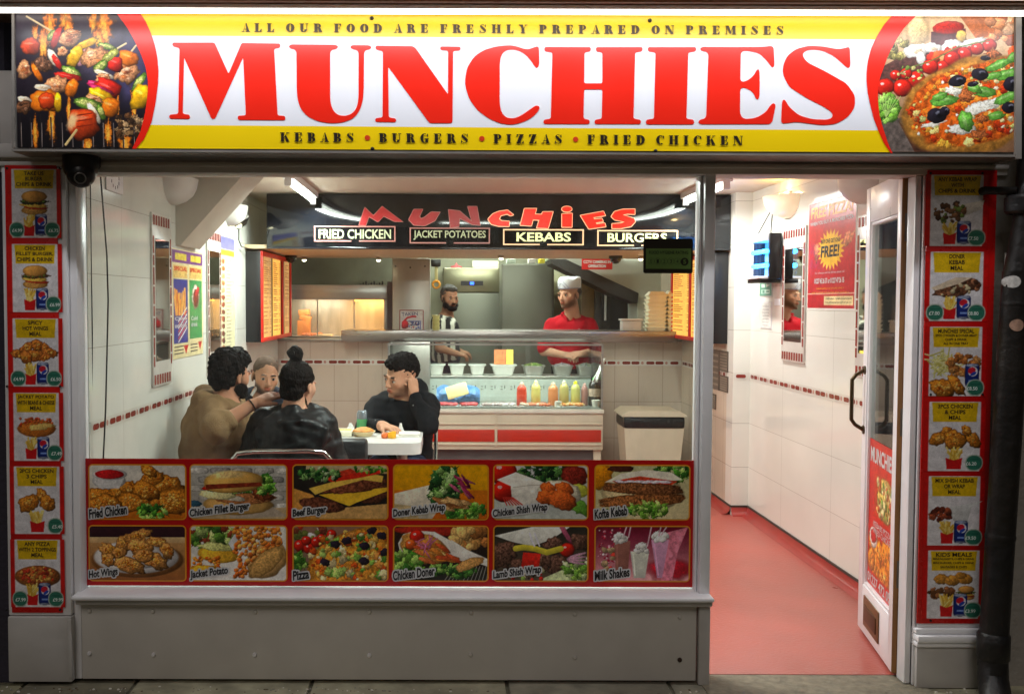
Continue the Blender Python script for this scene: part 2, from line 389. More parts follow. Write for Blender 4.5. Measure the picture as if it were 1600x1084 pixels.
# ================================================================== MATERIALS
white_paint = M('white_gloss_paint', (236,235,238), .3, nz=.05, bump=.14, bs=14, dirt=.07)
grey_paint = M('greyish_white_paint', (190,186,182), .45, nz=.07, bump=.22, bs=7, dirt=.16)
riser_paint = M('painted_riser_board', (206,201,194), .42, nz=.07, ns=5, bump=.35, bs=4, dirt=.14)
wood_raw = M('raw_wood', (150,104,58), .6, nz=.25, ns=5, stretch=(12,12,1.2), bump=.3)
soffit_wood = M('soffit_timber', (206,150,104), .6, nz=.3, ns=4, stretch=(1,14,14), bump=.3)
dark_wood = M('dark_brown_timber', (130,98,78), .6, nz=.3, ns=4, stretch=(1,14,14), bump=.3)
print_m = M('printed_vinyl', attr='pic', rough=.3, nz=.04, ns=30)
print_film = M('printed_window_film', attr='pic', rough=.22, nz=.04, ns=30)
red_print = M('red_vinyl', (206,22,20), .28, nz=.05)
red_sign = M('red_sign_vinyl', (238,34,14), .3, nz=.03, ns=3)
yellow_sign = M('yellow_sign_vinyl', (250,214,0), .3, nz=.03, ns=3)
white_sign = M('white_sign_panel', (236,238,246), .3, nz=.03, ns=2)
ink = M('dark_print', (34,24,16), .4)
ink_olive = M('brown_print', (66,48,8), .4)
ink_red = M('orange_red_print', (214,60,14), .4)
frame_grey = M('weathered_sign_frame', (136,130,124), .5, .2, nz=.2, dirt=.2)
alu = M('brushed_aluminium', (178,176,172), .35, .8, nz=.1, stretch=(1,1,8))
steel = M('stainless_steel', (170,168,160), .36, .55, nz=.12, ns=5, stretch=(6,6,.6), bump=.05, bs=10)
steel_d = M('dull_steel_sheet', (106,106,94), .45, .4, nz=.14, ns=3, bump=.06, bs=5)
blackp = M('black_plastic', (22,22,24), .35, nz=.15)
black_iron = M('black_painted_iron', (26,25,26), .42, nz=.4, ns=12, bump=.6, bs=25, spec=.35, dirt=.25)
stone = M('pavement_stone', (112,106,88), .85, nz=.3, ns=5, bump=.8, bs=18, dirt=.3)

# ================================================================== GROUND
mb = MB().mat(M('mortar_gap', (96,92,74), .95, nz=.3, bump=.5)); mb.box(-40, 40, -40, .06, -.2, -.012)
tag(mb.build('ground'), kind='structure')
mb = MB()
sm = [M('paving_slab_%s' % n, c, .9, nz=.4, ns=9, bump=1., bs=14, dirt=.5) for n, c in (('olive', (148,142,112)), ('grey', (140,134,116)), ('dark', (118,112,92)), ('pale', (160,154,128)))]
random.seed(3)
x = -6.2
for row in range(9):
    y1 = .055-row*.42; x = -6.2-random.random()*.5
    while x < 7:
        w = random.uniform(.42, .8); mb.mat(random.choice(sm)); dz = random.uniform(-.006, .002)
        mb.box(x+.006, x+w-.006, y1-.408, y1, -.06, dz, b=.008); x += w
tag(mb.build('pavement'), kind='structure')
mb = MB(); lm = [M('litter_pale', (206,200,186), .8), M('litter_brown', (96,80,60), .8), M('litter_grey', (130,126,116), .8)]
for i in range(420):
    mb.mat(random.choice(lm)); x, y = random.uniform(-2.4, 2.4), .02-abs(random.gauss(0, .16)); r = random.uniform(.0015, .006)
    if -.07 < y: y = -.09-random.random()*.03
    mb.lathe((x, y, -.002), [(0,0),(r,0),(r*.8,r*.6),(0,r*.7)], 5, sx=random.uniform(.5,1.5))
tag(mb.build('street_litter'), 'small crumbs and chips of litter on the pavement along the shopfront', 'litter', kind='stuff')

# ================================================================== SHOP SIGN
SY = -.22; SF = front(SY)
def sp(pts): return fpts(pts, SY)
sg = thing('shop_sign', (0, SY, 2.2), 'long illuminated red, white and yellow shop fascia sign with big red lettering above the window', 'shop sign')
TLx, TLz = FP(22, 19, SY); BLx, BLz = FP(22, 233, SY); TRx, TRz = FP(1592, 27, SY); BRx, BRz = FP(1592, 242, SY)
mb = MB().mat(M('sign_tray', (120,118,114), .5, .3)); mb.prism([(BLx,BLz),(BRx,BRz),(TRx,TRz),(TLx,TLz)], SF, -.004, .17); mb.build('sign_tray', sg)
# outlines of the arcs
Lout = [(217,18),(228,34),(237.5,55),(243.5,75),(246.7,92),(248.3,112),(247.5,131),(244,160),(237.5,191.6),(225.7,218),(213,233)]
Lin = [(181,20),(198,42),(210,63),(221,86),(228,105),(231.5,125),(231.8,139),(230,158),(227,178.5),(220,206),(207,233)]
Rout = [(1394,24),(1380,40),(1369,58),(1361,75),(1356,92),(1353.2,110),(1353,126),(1354.5,144),(1358.5,163),(1364,185),(1371.6,205),(1380,224),(1391,240)]
Rin = [(1432,24),(1412,44),(1398,65.6),(1387,87),(1379.5,107.6),(1373.5,124),(1371,139),(1371,158),(1373,178.5),(1377,195),(1382,210),(1387,226),(1394,240)]
def strip(mb, A, B, off):
    """ribbon between two outlines sampled to the same length"""
    def res(P, n=24):
        d = [0]
        for a, b in zip(P[:-1], P[1:]): d.append(d[-1]+math.hypot(b[0]-a[0], b[1]-a[1]))
        return [(np.interp(t, d, [p[0] for p in P]), np.interp(t, d, [p[1] for p in P])) for t in np.linspace(0, d[-1], n)]
    A, B = res(A), res(B); vs = [SF.p(*FP(*p, SY), off) for p in A]+[SF.p(*FP(*p, SY), off) for p in B]; n = len(A)
    mb.add(vs, [[i+1, i, n+i, n+i+1] for i in range(n-1)])
def half(P, y): # y where the band changes along an outline -> x
    return np.interp(y, [p[1] for p in P], [p[0] for p in P])
mb = MB()
def topy(x): return 20+6*(x-24)/1560
def boty(x): return 231+8.5*(x-24)/1560
def band_t(x): return 56.5+6*(x-240)/1120
def band_b(x): return 195.7+8.6*(x-240)/1120
def region(f0, f1, mat, off):
    mb.mat(mat); n = 40; vs = []; fs = []
    for i in range(n+1):
        t = i/n
        yl0, yr0 = f0(240), f0(1360); yl1, yr1 = f1(240), f1(1360)
        row = []
        for j in range(9):
            q = j/8; yl = yl0+(yl1-yl0)*q; yr = yr0+(yr1-yr0)*q
            xl, xr = half(Lout, yl)-1, half(Rout, yr)+1; row.append(SF.p(*FP(xl+(xr-xl)*t, yl+(yr-yl)*t, SY), off))
        vs += row
    fs = [[i*9+j, i*9+j+1, (i+1)*9+j+1, (i+1)*9+j] for i in range(n) for j in range(8)]
    mb.add(vs, fs)
region(topy, band_t, yellow_sign, .003); region(band_t, band_b, white_sign, .003); region(band_b, boty, yellow_sign, .003)
mb.build('sign_face', sg)
mb = MB().mat(red_sign); strip(mb, Lout, Lin, .005); mb.build('red_arc', sg); mb = MB().mat(red_sign); strip(mb, Rin, Rout, .005); mb.build('red_arc', sg)
# big letters
GL = dict(
M=[(270,67.5),(335.5,67.5),(357.5,116.3),(378,68),(438,69),(438,75.5),(428.5,77),(434,181),(446,182),(446,188.5),(372,188),(372,181.5),(384.5,181),(380.3,90.5),(337,185),(333.5,187),(330.3,185),(288,90.5),(286,178.5),(297,180),(297,186.5),(265,186),(265,180),(279,178.5),(281,76),(270,73)],
U=[(452,70.3),(528,71),(528,77.5),(516,78.5),(516,155),(518,168),(524,178),(534,182),(545,181),(554,175),(559,165),(560.5,150),(560.5,79),(548,77.5),(548,71.3),(580,71.8),(580,78),(569,79),(568.5,140),(567,158),(562,174),(552,186),(536,192),(518,193.5),(498,190.5),(481,183),(470,171),(465,155),(464,140),(463.5,78),(452,77)],
N=[(587,72.3),(645,73),(650,77),(700,148.3),(700.3,80),(688,79),(688,73.5),(719.5,74),(719.5,79.5),(708,80.5),(707,191),(705,193),(671,193),(606.5,105),(607.5,184),(619,186),(619,191.5),(586.5,191),(586.5,185.5),(598,184),(598.5,81),(587,78)],
C=[(793.7,71.6),(803,72.3),(812,75),(821,78),(828,77.5),(836,74),(841,73.5),(842,78),(842.5,103),(839.5,107),(836,106),(830,96),(820,85),(808,79),(798,78),(789,80),(783,87),(780.8,98),(780.6,160),(782,172),(787,182),(796,186),(808,184.5),(822,176),(833,167.5),(839,165),(844,168),(840,176),(829,186),(813,193),(797,195.8),(780,193),(762,185),(745,172),(733,155),(727.5,138),(726.5,125),(730,106),(741,89),(756,79),(775,73.5)],
H=[(850.6,74.3),(922.8,74.5),(922.8,81),(913,83),(912.5,131),(941,131),(941,83),(931,81),(931,74.5),(1003.4,74.5),(1003.4,81),(992,83),(989.5,186),(1001,188),(1001,194.5),(929,194.5),(929,188),(940,186),(941,140.5),(912.3,140.5),(911.5,186),(921,188),(921,194.5),(849,194.3),(849,188),(860.5,186),(863,83),(850.6,81)],
I=[(1012,74.5),(1087,74.5),(1087,81),(1075,83),(1072,186),(1084,188),(1084,195),(1009,195),(1009,188),(1021.5,186),(1024,83),(1012,81)],
E=[(1094,74),(1150,74.5),(1195,74),(1208,72),(1209.5,103),(1208,106),(1205,106),(1199,97),(1186,84),(1167,80),(1157,81),(1156,129.5),(1167.5,127),(1178,118),(1182,109),(1186,109),(1186.5,132),(1186,155),(1180.6,157),(1178,147),(1167.5,139),(1156,137),(1155.6,180),(1162,187),(1180.6,185),(1196,176),(1205.5,161.5),(1212,163),(1205.5,194.5),(1091,194.8),(1091,187.7),(1103,186),(1106.6,81.8),(1094,80.8)],
S=[(1327,73.5),(1328,103),(1326,107),(1323,107),(1316.5,101),(1303,89),(1285,80),(1266.6,78),(1255,81.5),(1253,89),(1261,98.5),(1290,113),(1321.7,131),(1335,149.6),(1335,168),(1324,183.7),(1306,194),(1285,196.3),(1264,193.7),(1243,191),(1230,193),(1220.7,193.7),(1220,188),(1221.5,158.5),(1224,156),(1227,158),(1232.5,168),(1248,181),(1269,187),(1293,187.7),(1301,183.7),(1299.5,176),(1285,166.7),(1258.7,153.5),(1232.5,136.5),(1223,118),(1222.5,105),(1228.6,89),(1243,77.4),(1264,72.2),(1285,73.5),(1308.6,78),(1320,76)])
SMOOTHLET = {'C', 'S', 'U', 'E'}
for k, P in GL.items():
    P2 = smooth_poly(P, 3.5, 3) if k in SMOOTHLET else smooth_poly(P, 1.6, 2)
    mb = MB().mat(red_sign); mb.prism([FP(a, b, SY) for a, b in P2][::-1], SF, .0048, .0015)
    mb.build('big_letter', sg)
# fat-face small lettering, every letter from thick and thin strokes
FAT = dict(   # strokes in a 10 x 10 cell: ('b',x0,x1,y0,y1) bars, ('p', pts) polygons, ('o',cx,cy,rx,ry,a0,a1,inner rx, inner ry) rings
A=(9,[('p',[(4.6,10),(5.6,10),(9,0),(5.6,0)]),('p',[(4.4,9.2),(4.8,9.8),(2,0),(1.4,0)]),('b',2.4,6.5,2.7,3.4),('b',0,3.2,0,.8),('b',4.6,9.6,0,.8)]),
B=(9,[('b',1,4.6,0,10),('b',0,5,9.2,10),('b',0,5,0,.8),('o',4.6,7.4,3.6,2.6,-90,90,1.0,1.8),('o',4.6,2.6,4.2,2.6,-90,90,1.2,1.8)]),
C=(9,[('o',5,5,4.6,5,50,310,1.2,4.2),('p',[(8,9.6),(8.8,9.6),(8.8,6.2),(8.2,6.2),(7.2,8)])]),
D=(10,[('b',1,4.4,0,10),('b',0,5,9.2,10),('b',0,5,0,.8),('o',4.4,5,5.2,5,-90,90,1.6,4.2)]),
E=(9,[('b',1,4.6,0,10),('b',0,8,9.2,10),('b',0,8,0,.8),('b',4.6,6.4,4.7,5.3),('p',[(8,10),(8,6.8),(7.4,6.8),(6,9.3)]),('p',[(8.4,3.4),(8,0),(6,.6),(7.7,3.4)]),('b',6.2,6.9,3.4,6.6)]),
F=(8.4,[('b',1,4.6,0,10),('b',0,8,9.2,10),('b',0,5.8,0,.8),('b',4.6,6.4,4.7,5.3),('p',[(8,10),(8,6.8),(7.4,6.8),(6,9.3)]),('b',6.2,6.9,3.4,6.6)]),
G=(10,[('o',5,5,4.6,5,60,330,1.2,4.2),('b',6,8.8,.6,4.6),('b',5,9.6,4,4.8),('p',[(8,9.6),(8.8,9.6),(8.8,6.4),(8.2,6.4),(7.2,8)])]),
H=(11,[('b',1,4.2,0,10),('b',6.6,9.8,0,10),('b',0,5,9.2,10),('b',0,5,0,.8),('b',5.8,10.8,9.2,10),('b',5.8,10.8,0,.8),('b',4.2,6.6,4.7,5.4)]),
I=(5.4,[('b',1,4.4,0,10),('b',0,5.4,9.2,10),('b',0,5.4,0,.8)]),
K=(10.4,[('b',1,4.2,0,10),('b',0,5,9.2,10),('b',0,5,0,.8),('p',[(4.2,3.8),(4.2,4.8),(8,10),(8.8,10)]),('p',[(5,6),(6.4,7.4),(10.2,0),(6.4,0)]),('b',6.6,10,9.2,10)]),
L=(8.4,[('b',1,4.4,0,10),('b',0,5.4,9.2,10),('b',0,8,0,.8),('p',[(8.3,3.6),(8,0),(5.6,.6),(7.7,3.6)])]),
M=(12.4,[('b',1,1.8,0,10),('b',0,2.6,0,.8),('p',[(.2,10),(3.8,10),(7,2),(5.6,0)]),('p',[(6.2,1),(6.2,2.6),(8.8,10),(9.4,10)]),('b',8.4,11.6,0,10),('b',7.4,12.4,0,.8),('b',9,12.4,9.2,10),('b',0,3,9.2,10)]),
N=(10.4,[('b',1,1.8,0,10),('b',0,3,0,.8),('p',[(0,10),(4.2,10),(9.4,0),(6.8,0)]),('b',8.6,9.4,0,10),('b',7.2,10.4,9.2,10)]),
O=(9.8,[('o',5,5,4.8,5,0,360,1.1,4.2)]),
P=(9,[('b',1,4.6,0,10),('b',0,5,9.2,10),('b',0,5.6,0,.8),('o',4.6,7.1,4,2.9,-90,90,1.2,2.1)]),
R=(10,[('b',1,4.6,0,10),('b',0,5,9.2,10),('b',0,5.6,0,.8),('o',4.6,7.3,3.8,2.7,-90,90,1.1,1.9),('p',[(5,5),(7.6,5.2),(10,0),(6.4,0)])]),
S=(8.6,[('p',[(1,7.4),(2.2,5.6),(6.6,1.4),(7.8,2.4),(8,3.8),(6.8,5.2),(2.8,8.6),(1.4,8.8)]),('o',4,7.6,2.9,2.4,40,190,2.1,1.7),('o',4.4,2.5,3.3,2.5,-150,0,2.3,1.8),('p',[(7,10),(7.7,10),(7.7,6.8),(7,6.8),(6.4,8.4)]),('p',[(.6,0),(1.3,0),(1.9,1.6),(1.3,3.4),(.6,3.4)])]),
U=(10.4,[('b',1,4.4,3,10),('b',0,5.4,9.2,10),('b',8,8.7,3,10),('b',6.8,10.2,9.2,10),('o',4.85,3.2,3.85,3.2,180,360,.9,2.5)]),
Y=(10,[('p',[(1,10),(4.6,10),(6.4,4.6),(3.8,4.6)]),('p',[(5.6,5),(6.2,5),(8.8,10),(8.2,10)]),('b',3.4,6.6,0,4.9),('b',0,5,9.2,10),('b',6.8,10,9.2,10),('b',2.4,7.6,0,.8)]),
Z=(8.8,[('p',[(4.4,10),(8.4,10),(4.4,0),(.4,0)]),('b',.6,8.4,9.3,10),('b',.4,8.4,0,.7),('p',[(.6,10),(.6,7),(1.2,7),(2.6,9.4)]),('p',[(8.4,0),(8.4,3),(7.8,3),(6.4,.6)])]))
def fat(mb, s, x0, x1, yb, h, slope, track=3.4, sp_w=6, dotm=None, mat=None):
    """letters from px x0 to x1 with baseline yb(x0) in photo pixels on the sign plane"""
    tot = 0
    for c in s: tot += sp_w if c == ' ' else (9 if c == '*' else FAT[c][0]+track)
    k = (x1-x0)/(tot-track); x = x0; st = 0
    for c in s:
        if c == ' ': x += sp_w*k; continue
        ky = h/10
        def T(a, b): return FP(x+a*k, yb+(x+a*k-x0)*slope-b*ky, SY)
        if c == '*':
            mb.mat(dotm); mb.flat([T(3+2.9*math.cos(t*.4), 5+2.9*k/ky*math.sin(t*.4)) for t in range(16)], SF, .0052); mb.mat(mat); x += 9*k; continue
        for p in FAT[c][1]:
            st += 1; off = .005+(st % 5)*.0004
            if p[0] == 'b': mb.flat([T(p[1], p[3]), T(p[2], p[3]), T(p[2], p[4]), T(p[1], p[4])], SF, off)
            elif p[0] == 'p':
                P = [T(*q) for q in p[1]]; ar = sum(P[i-1][0]*P[i][1]-P[i][0]*P[i-1][1] for i in range(len(P)))
                mb.flat(P if ar > 0 else P[::-1], SF, off)
            else:
                _, cx, cy, rx, ry, a0, a1, ix, iy = p; n = 14; vs = []
                for i in range(n+1):
                    t = math.radians(a0+(a1-a0)*i/n); vs += [SF.p(*T(cx+ix*math.cos(t), cy+iy*math.sin(t)), off), SF.p(*T(cx+rx*math.cos(t), cy+ry*math.sin(t)), off)]
                mb.add(vs, [[2*i, 2*i+1, 2*i+3, 2*i+2] for i in range(n)])
        x += (FAT[c][0]+track)*k
mb = MB(); mb.mat(ink_olive); fat(mb, 'ALL OUR FOOD ARE FRESHLY PREPARED ON PREMISES', 378, 1224, 50.8, 13.6, 4.5/846, 5.6, 7.5, ink_red, ink_olive); mb.build('slogan_lettering', sg)
mb = MB(); mb.mat(ink); fat(mb, 'KEBABS * BURGERS * PIZZAS * FRIED CHICKEN', 438, 1160, 222, 14.5, 5.5/722, 5, 6.5, ink_red, ink); mb.build('menu_lettering', sg)
# kebab picture
cv = Cv(210, 216, 1.5, (30,26,30)); cv.grad((58,44,60), (14,12,18))
cv.blob(150, 70, 60, 50, (70,62,84), 0, soft=.6, shade=0, tex=.1); cv.blob(186, 90, 30, 60, (64,58,92), 0, soft=.6, shade=0, tex=.1)
def kx(v): return v/3.81-24
def ky(v): return v/3.81-20
for x, y, rx, ry in ((300,170,30,110),(255,260,30,90),(395,120,40,60),(410,180,25,70),(560,130,26,70),(620,170,50,110),(590,230,30,60),(210,200,18,50),(200,800,16,90),(300,740,24,110),(405,660,12,80),(640,800,22,70),(800,640,18,90),(740,860,40,50),(520,870,30,40),(700,640,12,60)):
    cv.blob(kx(x), ky(y), rx/3.81, ry/3.81, (226,118,26), 0, irr=.35, tex=.35, ts=.25, shade=0, edge=.5, soft=.5); cv.blob(kx(x), ky(y)+3, rx/7, ry/5.5, (255,176,60), 0, irr=.3, tex=.3, shade=0, edge=.1, soft=.6)
for i in range(13): x = kx(110+i*62); cv.line([(x, 168+random.uniform(-6,4)), (x+1, 216)], 2.2, (34,28,30)); cv.line([(x+1.6, 176), (x+2.2, 214)], .7, (190,170,160), 0)
def bit(kind, x, y, rx, ry, ang=0):
    x, y, rx, ry = kx(x), ky(y), rx/3.81, ry/3.81
    if kind == 'c':
        cv.blob(x, y, rx, ry, (214,146,98), ang, irr=.2, tex=.5, ts=.4, shade=.5, edge=.55)
        for _ in range(7): a = random.uniform(0, 6.3); q = random.uniform(0, .6); cv.blob(x+rx*q*math.cos(a), y+ry*q*math.sin(a), rx*.3, ry*.16, random.choice([(240,190,150),(226,160,110),(150,80,50),(190,110,60)]), ang+random.uniform(-40,40), irr=.3, tex=.4, edge=.1, soft=.4)
    elif kind == 'b': cv.blob(x, y, rx, ry, (104,66,44), ang, irr=.2, tex=.8, ts=.4, shade=.5, edge=.5); cv.many(8, x-rx*.6, x+rx*.6, y-ry*.5, y+ry*.4, 1, 3, [(170,120,90),(60,36,26),(140,90,60)], tex=.4)
    elif kind in 'gz':
        cv.blob(x, y, rx, ry, (96,132,44) if kind == 'g' else (170,170,60), ang, irr=.12, tex=.5, ts=.5, shade=.4, edge=.5); cv.blob(x, y-ry*.1, rx*.75, ry*.5, (196,200,110), ang, irr=.2, tex=.5, edge=.2, soft=.4)
    elif kind in 'nw': cv.blob(x, y, rx, ry, (214,150,160) if kind == 'n' else (240,222,196), ang, irr=.06, tex=.15, shade=.4); cv.blob(x, y+.6, rx*.8, ry*.4, (180,70,110) if kind == 'n' else (226,196,160), ang, irr=.1, tex=.2, edge=0)
    else:
        c = dict(r=(204,34,22), y=(240,178,20), o=(232,116,20), t=(214,66,22), m=(190,40,90))[kind]
        cv.blob(x, y, rx, ry, c, ang, irr=.12, tex=.22, ts=.18, shade=.6, edge=.5, sq=2.5); cv.blob(x-rx*.2, y-ry*.35, rx*.45, ry*.12, tuple(min(255, v+70) for v in c), ang, irr=.2, tex=.1, shade=0, edge=0, soft=.6)
cv.line([(kx(160),ky(100)),(kx(310),ky(190))], 3, (232,206,160)); cv.line([(kx(755),ky(262)),(kx(690),ky(300))], 3, (226,200,150)); cv.line([(kx(815),ky(275)),(kx(780),ky(320))], 3, (226,200,150))
for q in (('c',375,312,34,30),('g',312,215,40,26,-50),('c',410,232,66,58,-20),('r',335,228,22,70,20),('c',440,195,52,18,10),('t',180,282,58,52),
 ('c',140,425,42,60,0),('b',252,392,66,46,10),('w',318,352,26,60,-30),('r',340,380,18,52,-30),('o',215,440,18,66,-28),
 ('g',640,280,60,20,15),('n',495,345,24,62,25),('c',560,345,84,62,-15),('y',520,262,70,24,-22),('y',445,340,38,72,28),
 ('c',755,440,76,66,0),('o',770,350,64,46,20),('r',690,388,46,48,20),('z',660,335,60,26,-38),('g',600,400,52,30,-38),
 ('g',425,438,62,34,25),('r',400,462,86,20,12),('c',335,512,62,52,0),('o',425,532,36,56,25),
 ('w',250,530,52,20,5),('o',265,612,92,66,5),('t',275,612,52,52),('y',340,620,22,60,0),
 ('w',620,448,66,18,22),('c',615,470,42,30,0),('m',560,508,44,20,15),('r',640,535,78,56,22),('m',600,540,80,16,20),('y',600,585,84,48,25),('o',655,650,52,60,20),
 ('c',560,600,56,24,20),('g',520,628,84,34,12),('g',600,680,20,52,-20),('w',556,685,22,72,-30),('t',492,748,88,98,0),
 ('g',830,500,24,72,35),('y',842,585,54,80,25),('w',140,605,44,20,15),('b',130,650,50,40,0)): bit(*q)
for q in (700, 735, 770): cv.line([(kx(455),ky(q)),(kx(545),ky(q-14))], 2, (140,36,14), 0)
cv.blob(kx(425), ky(735), 7, 14, (255,200,140), 20, soft=.7, edge=0, shade=0, tex=0); cv.line([(kx(385),ky(878)),(kx(450),ky(790))], 4, (228,196,130))
for _ in range(34): cv.blob(kx(random.uniform(705,860)), ky(random.uniform(700,830)), 6, 4.5, random.choice([(92,60,36),(50,34,24),(140,104,66),(170,136,96)]), random.uniform(0,180), irr=.35, tex=.7)
u0, v1 = FP(24, 20, SY); u1, v0 = FP(234, 232, SY)
cv.mesh('kebab_picture', SF, u0, u1, v0, v1, .001, sg, print_m)
# pizza picture
cv = Cv(216, 214, 1.5, (236,190,140)); cv.grad((244,206,160), (140,100,70))
def qx(v): return v/3.81-189
def qy(v): return v/3.81-24
def pz(col, x, y, rx, ry, ang=0, **k): cv.blob(qx(x), qy(y), rx/3.81, ry/3.81, col, ang, **k)
cv.poly([(qx(1200),0),(216,0),(216,30),(qx(1300),36)], (196,110,60), .2); cv.many(22, qx(1380), 216, 4, 40, 5, 12, [(230,150,100),(240,190,150),(206,110,70)], irr=.2)
cv.poly([(0,96),(qx(760),qy(400)),(qx(880),qy(330)),(qx(1040),qy(300)),(qx(1040),qy(420)),(0,120)], (92,56,50), .4); pz((246,214,160), 960, 190, 60, 110, 0, irr=.1, soft=.5); cv.many(22, qx(790), qx(900), qy(240), qy(350), 3, 7, [(170,160,90),(120,110,60),(206,190,130)], tex=.5)
cv.poly([(qx(1040),qy(190)),(qx(1240),qy(170)),(qx(1250),qy(280)),(qx(1040),qy(290))], (96,44,48), .3); pz((196,34,22), 1140, 165, 90, 40, -6, irr=.05); pz((236,190,90), 1215, 215, 30, 36, 0, irr=.1)
for a in ((960,300,76,42,-12),(1050,285,56,30,10),(1160,275,66,38,-15),(1280,250,80,20,-15)): pz((250,247,240), *a, irr=.15, tex=.1); pz((216,190,160), a[0]+10, a[1]+8, a[2]*.35, a[3]*.35, a[4], irr=.2, edge=0)
pz((248,244,236), 985, 350, 26, 44, -10, irr=.1, tex=.1)
cv.many(40, qx(1040), 216, qy(260), qy(420), 4, 9, [(206,36,18),(226,80,30),(196,30,20),(236,150,90)], shade=.6, tex=.2, irr=.2, inside=lambda x, y: y > 62-(x-60)*.16 and y < 96-(x-60)*.1)
for (x, y, r) in ((1380,270,42),(1310,290,40),(1235,325,46),(1165,350,50),(1110,400,40),(1040,400,48),(960,475,54),(900,440,36),(840,450,34),(880,525,56),(780,520,54)): cv.tomato(qx(x), qy(y), r/3.81)
cv.line([(qx(860),qy(440)),(qx(930),qy(400)),(qx(1030),qy(370)),(qx(1200),qy(280)),(qx(1380),qy(240))], 1.6, (96,120,50)); cv.many(16, qx(840), qx(1000), qy(400), qy(480), 1.5, 4, [(120,150,60),(200,190,120)], asp=.3)
cv.poly([(qx(730),qy(740)),(qx(880),qy(700)),(qx(1000),214),(qx(790),214)], (104,92,86), .35, .2); cv.poly([(qx(860),qy(720)),(qx(900),qy(760)),(qx(1060),214),(qx(960),214)], (84,50,38), .3)
cv.blob(qx(1310), qy(625), 118, 74, (222,150,60), -18, irr=.04, tex=.4, ts=.15, shade=.1, edge=.35); cv.blob(qx(1320), qy(615), 108, 64, (228,100,26), -18, irr=.08, tex=.55, ts=.18, shade=.05, edge=.2)
el = lambda x, y: (((x-qx(1320))*.95-(y-qy(612))*.31)/106)**2+(((x-qx(1320))*.31+(y-qy(612))*.95)/62)**2 < 1
cv.many(260, 10, 216, 30, 210, 2, 8, [(236,116,30),(220,66,20),(248,176,60),(245,205,120),(196,54,20),(230,130,40)], inside=el, tex=.4, irr=.3)
cv.many(70, 60, 216, 60, 190, 2, 5, [(250,236,200),(250,226,160),(206,206,120),(170,100,50)], inside=el, tex=.4, irr=.35)
for a in ((1180,540,52,26,10),(1340,640,110,34,-16),(1240,765,84,38,-10),(1060,740,70,14,-14),(1430,600,60,20,-20)): pz((236,232,216), *a, irr=.3, tex=.3)
for a in ((1130,600,84,30,-8),(1100,575,50,24,-20),(1440,385,86,26,-24),(1490,440,80,30,-16),(1410,450,50,24,-10),(1255,725,62,44,70),(1490,580,84,30,-26),(1350,545,76,30,8),(1300,530,44,26,20),(1520,340,40,26,-40),(1430,690,50,26,-10)):
    pz((98,164,60), *a, irr=.12, tex=.35, ts=.4, shade=.4); pz((150,200,110), a[0]-8, a[1]-6, a[2]*.6, a[3]*.25, a[4], irr=.3, edge=0, tex=.3, soft=.4)
for a in ((1200,482,52,34,-10),(1330,442,52,36,5),(1290,500,34,16,-10),(1085,690,56,46,0),(1130,665,30,30,20),(1512,500,44,46,0),(1505,640,44,34,0),(1360,345,30,16,0)):
    pz((30,26,36), *a, irr=.06, tex=.2, shade=.7); pz((96,96,110), a[0]+12, a[1]-a[3]*.35, a[2]*.35, a[3]*.25, 0, edge=0); pz((10,8,14), a[0]+a[2]*.3, a[1], a[2]*.28, a[3]*.35, 0, edge=0)
for a in ((1250,570,46,40),(1330,800,50,30),(1350,705,30,24),(1400,320,40,26)): pz((176,96,50), *a, 0, irr=.3, tex=.7)
pz((104,168,56), 798, 645, 72, 86, 0, irr=.2, tex=.4, ts=.4, shade=.4); cv.lettuce(qx(798), qy(645), 17, 22, 30, ((120,180,60),(150,205,90),(96,160,50)))
for k in range(7): cv.line([(qx(790), qy(700)), (qx(740+k*22), qy(575))], .8, (190,220,130), 0)
u0, v1 = FP(1369, 24, SY); u1, v0 = FP(1585, 238, SY)
cv.mesh('pizza_picture', SF, u0, u1, v0, v1, .001, sg, print_m)
# frame and screws
mb = MB().mat(frame_grey)
def barpx(mb, x0, y0, x1, y1, fy, back):
    a = FP(x0, y1, fy); b = FP(x1, y0, fy); mb.box(a[0], b[0], fy, fy+back, a[1], b[1], b=.003)
mb.prism(sp([(20,233.5),(1592,242.6),(1592,246),(20,237)])[::-1], SF, .010, .17); mb.prism(sp([(20,18),(24,18),(24,232),(20,232)])[::-1], SF, .010, .17)
mb.prism(sp([(1584,26),(1593,26),(1593,249),(1584,249)])[::-1], SF, .014, .17)
mb.build('frame', sg)
for (x, y) in ((581,29.5),(582,233),(1015,33),(1024,236.5)):
    m2 = MB().mat(blackp); c = SF.p(*FP(x, y, SY), .003); m2.lathe(c, [(.0,-.008),(.006,-.006),(.0075,0)], 12, 'y'); m2.build('screw', sg)

# light batten over the sign + soffit
zs = at_y(800, 20, SY).z+.004
bt = thing('sign_light_batten', (0, SY-.04, zs), 'long white lit fluorescent batten running above the shop sign', 'strip light')
mb = MB().mat(M('lit_diffuser', (255,250,240), .4, emit=(255,250,238), es=3)); mb.box(-1.66, 2.24, SY-.062, SY-.036, zs-.023, zs-.010, b=.004); mb.build('diffuser', bt)
mb = MB().mat(white_paint); mb.box(-1.70, 2.27, SY-.068, SY-.030, zs-.010, zs+.004, b=.002); mb.build('housing', bt)
b2 = thing('added_sign_trough', (0, SY-.25, zs), 'added unseen white trough light under the outer soffit to brighten the shop sign', 'strip light')  # added lamp above the view, evens the light down the sign
mb = MB().mat(white_paint); mb.box(-1.70, 2.27, SY-.28, SY-.22, zs-.02, zs+.010, b=.002); mb.build('housing', b2)
mb = MB().mat(M('added_trough_diffuser', (255,250,240), .4, emit=(255,250,238), es=2)); mb.box(-1.66, 2.24, SY-.265, SY-.235, zs-.024, zs-.0205, b=.001); mb.build('diffuser', b2)
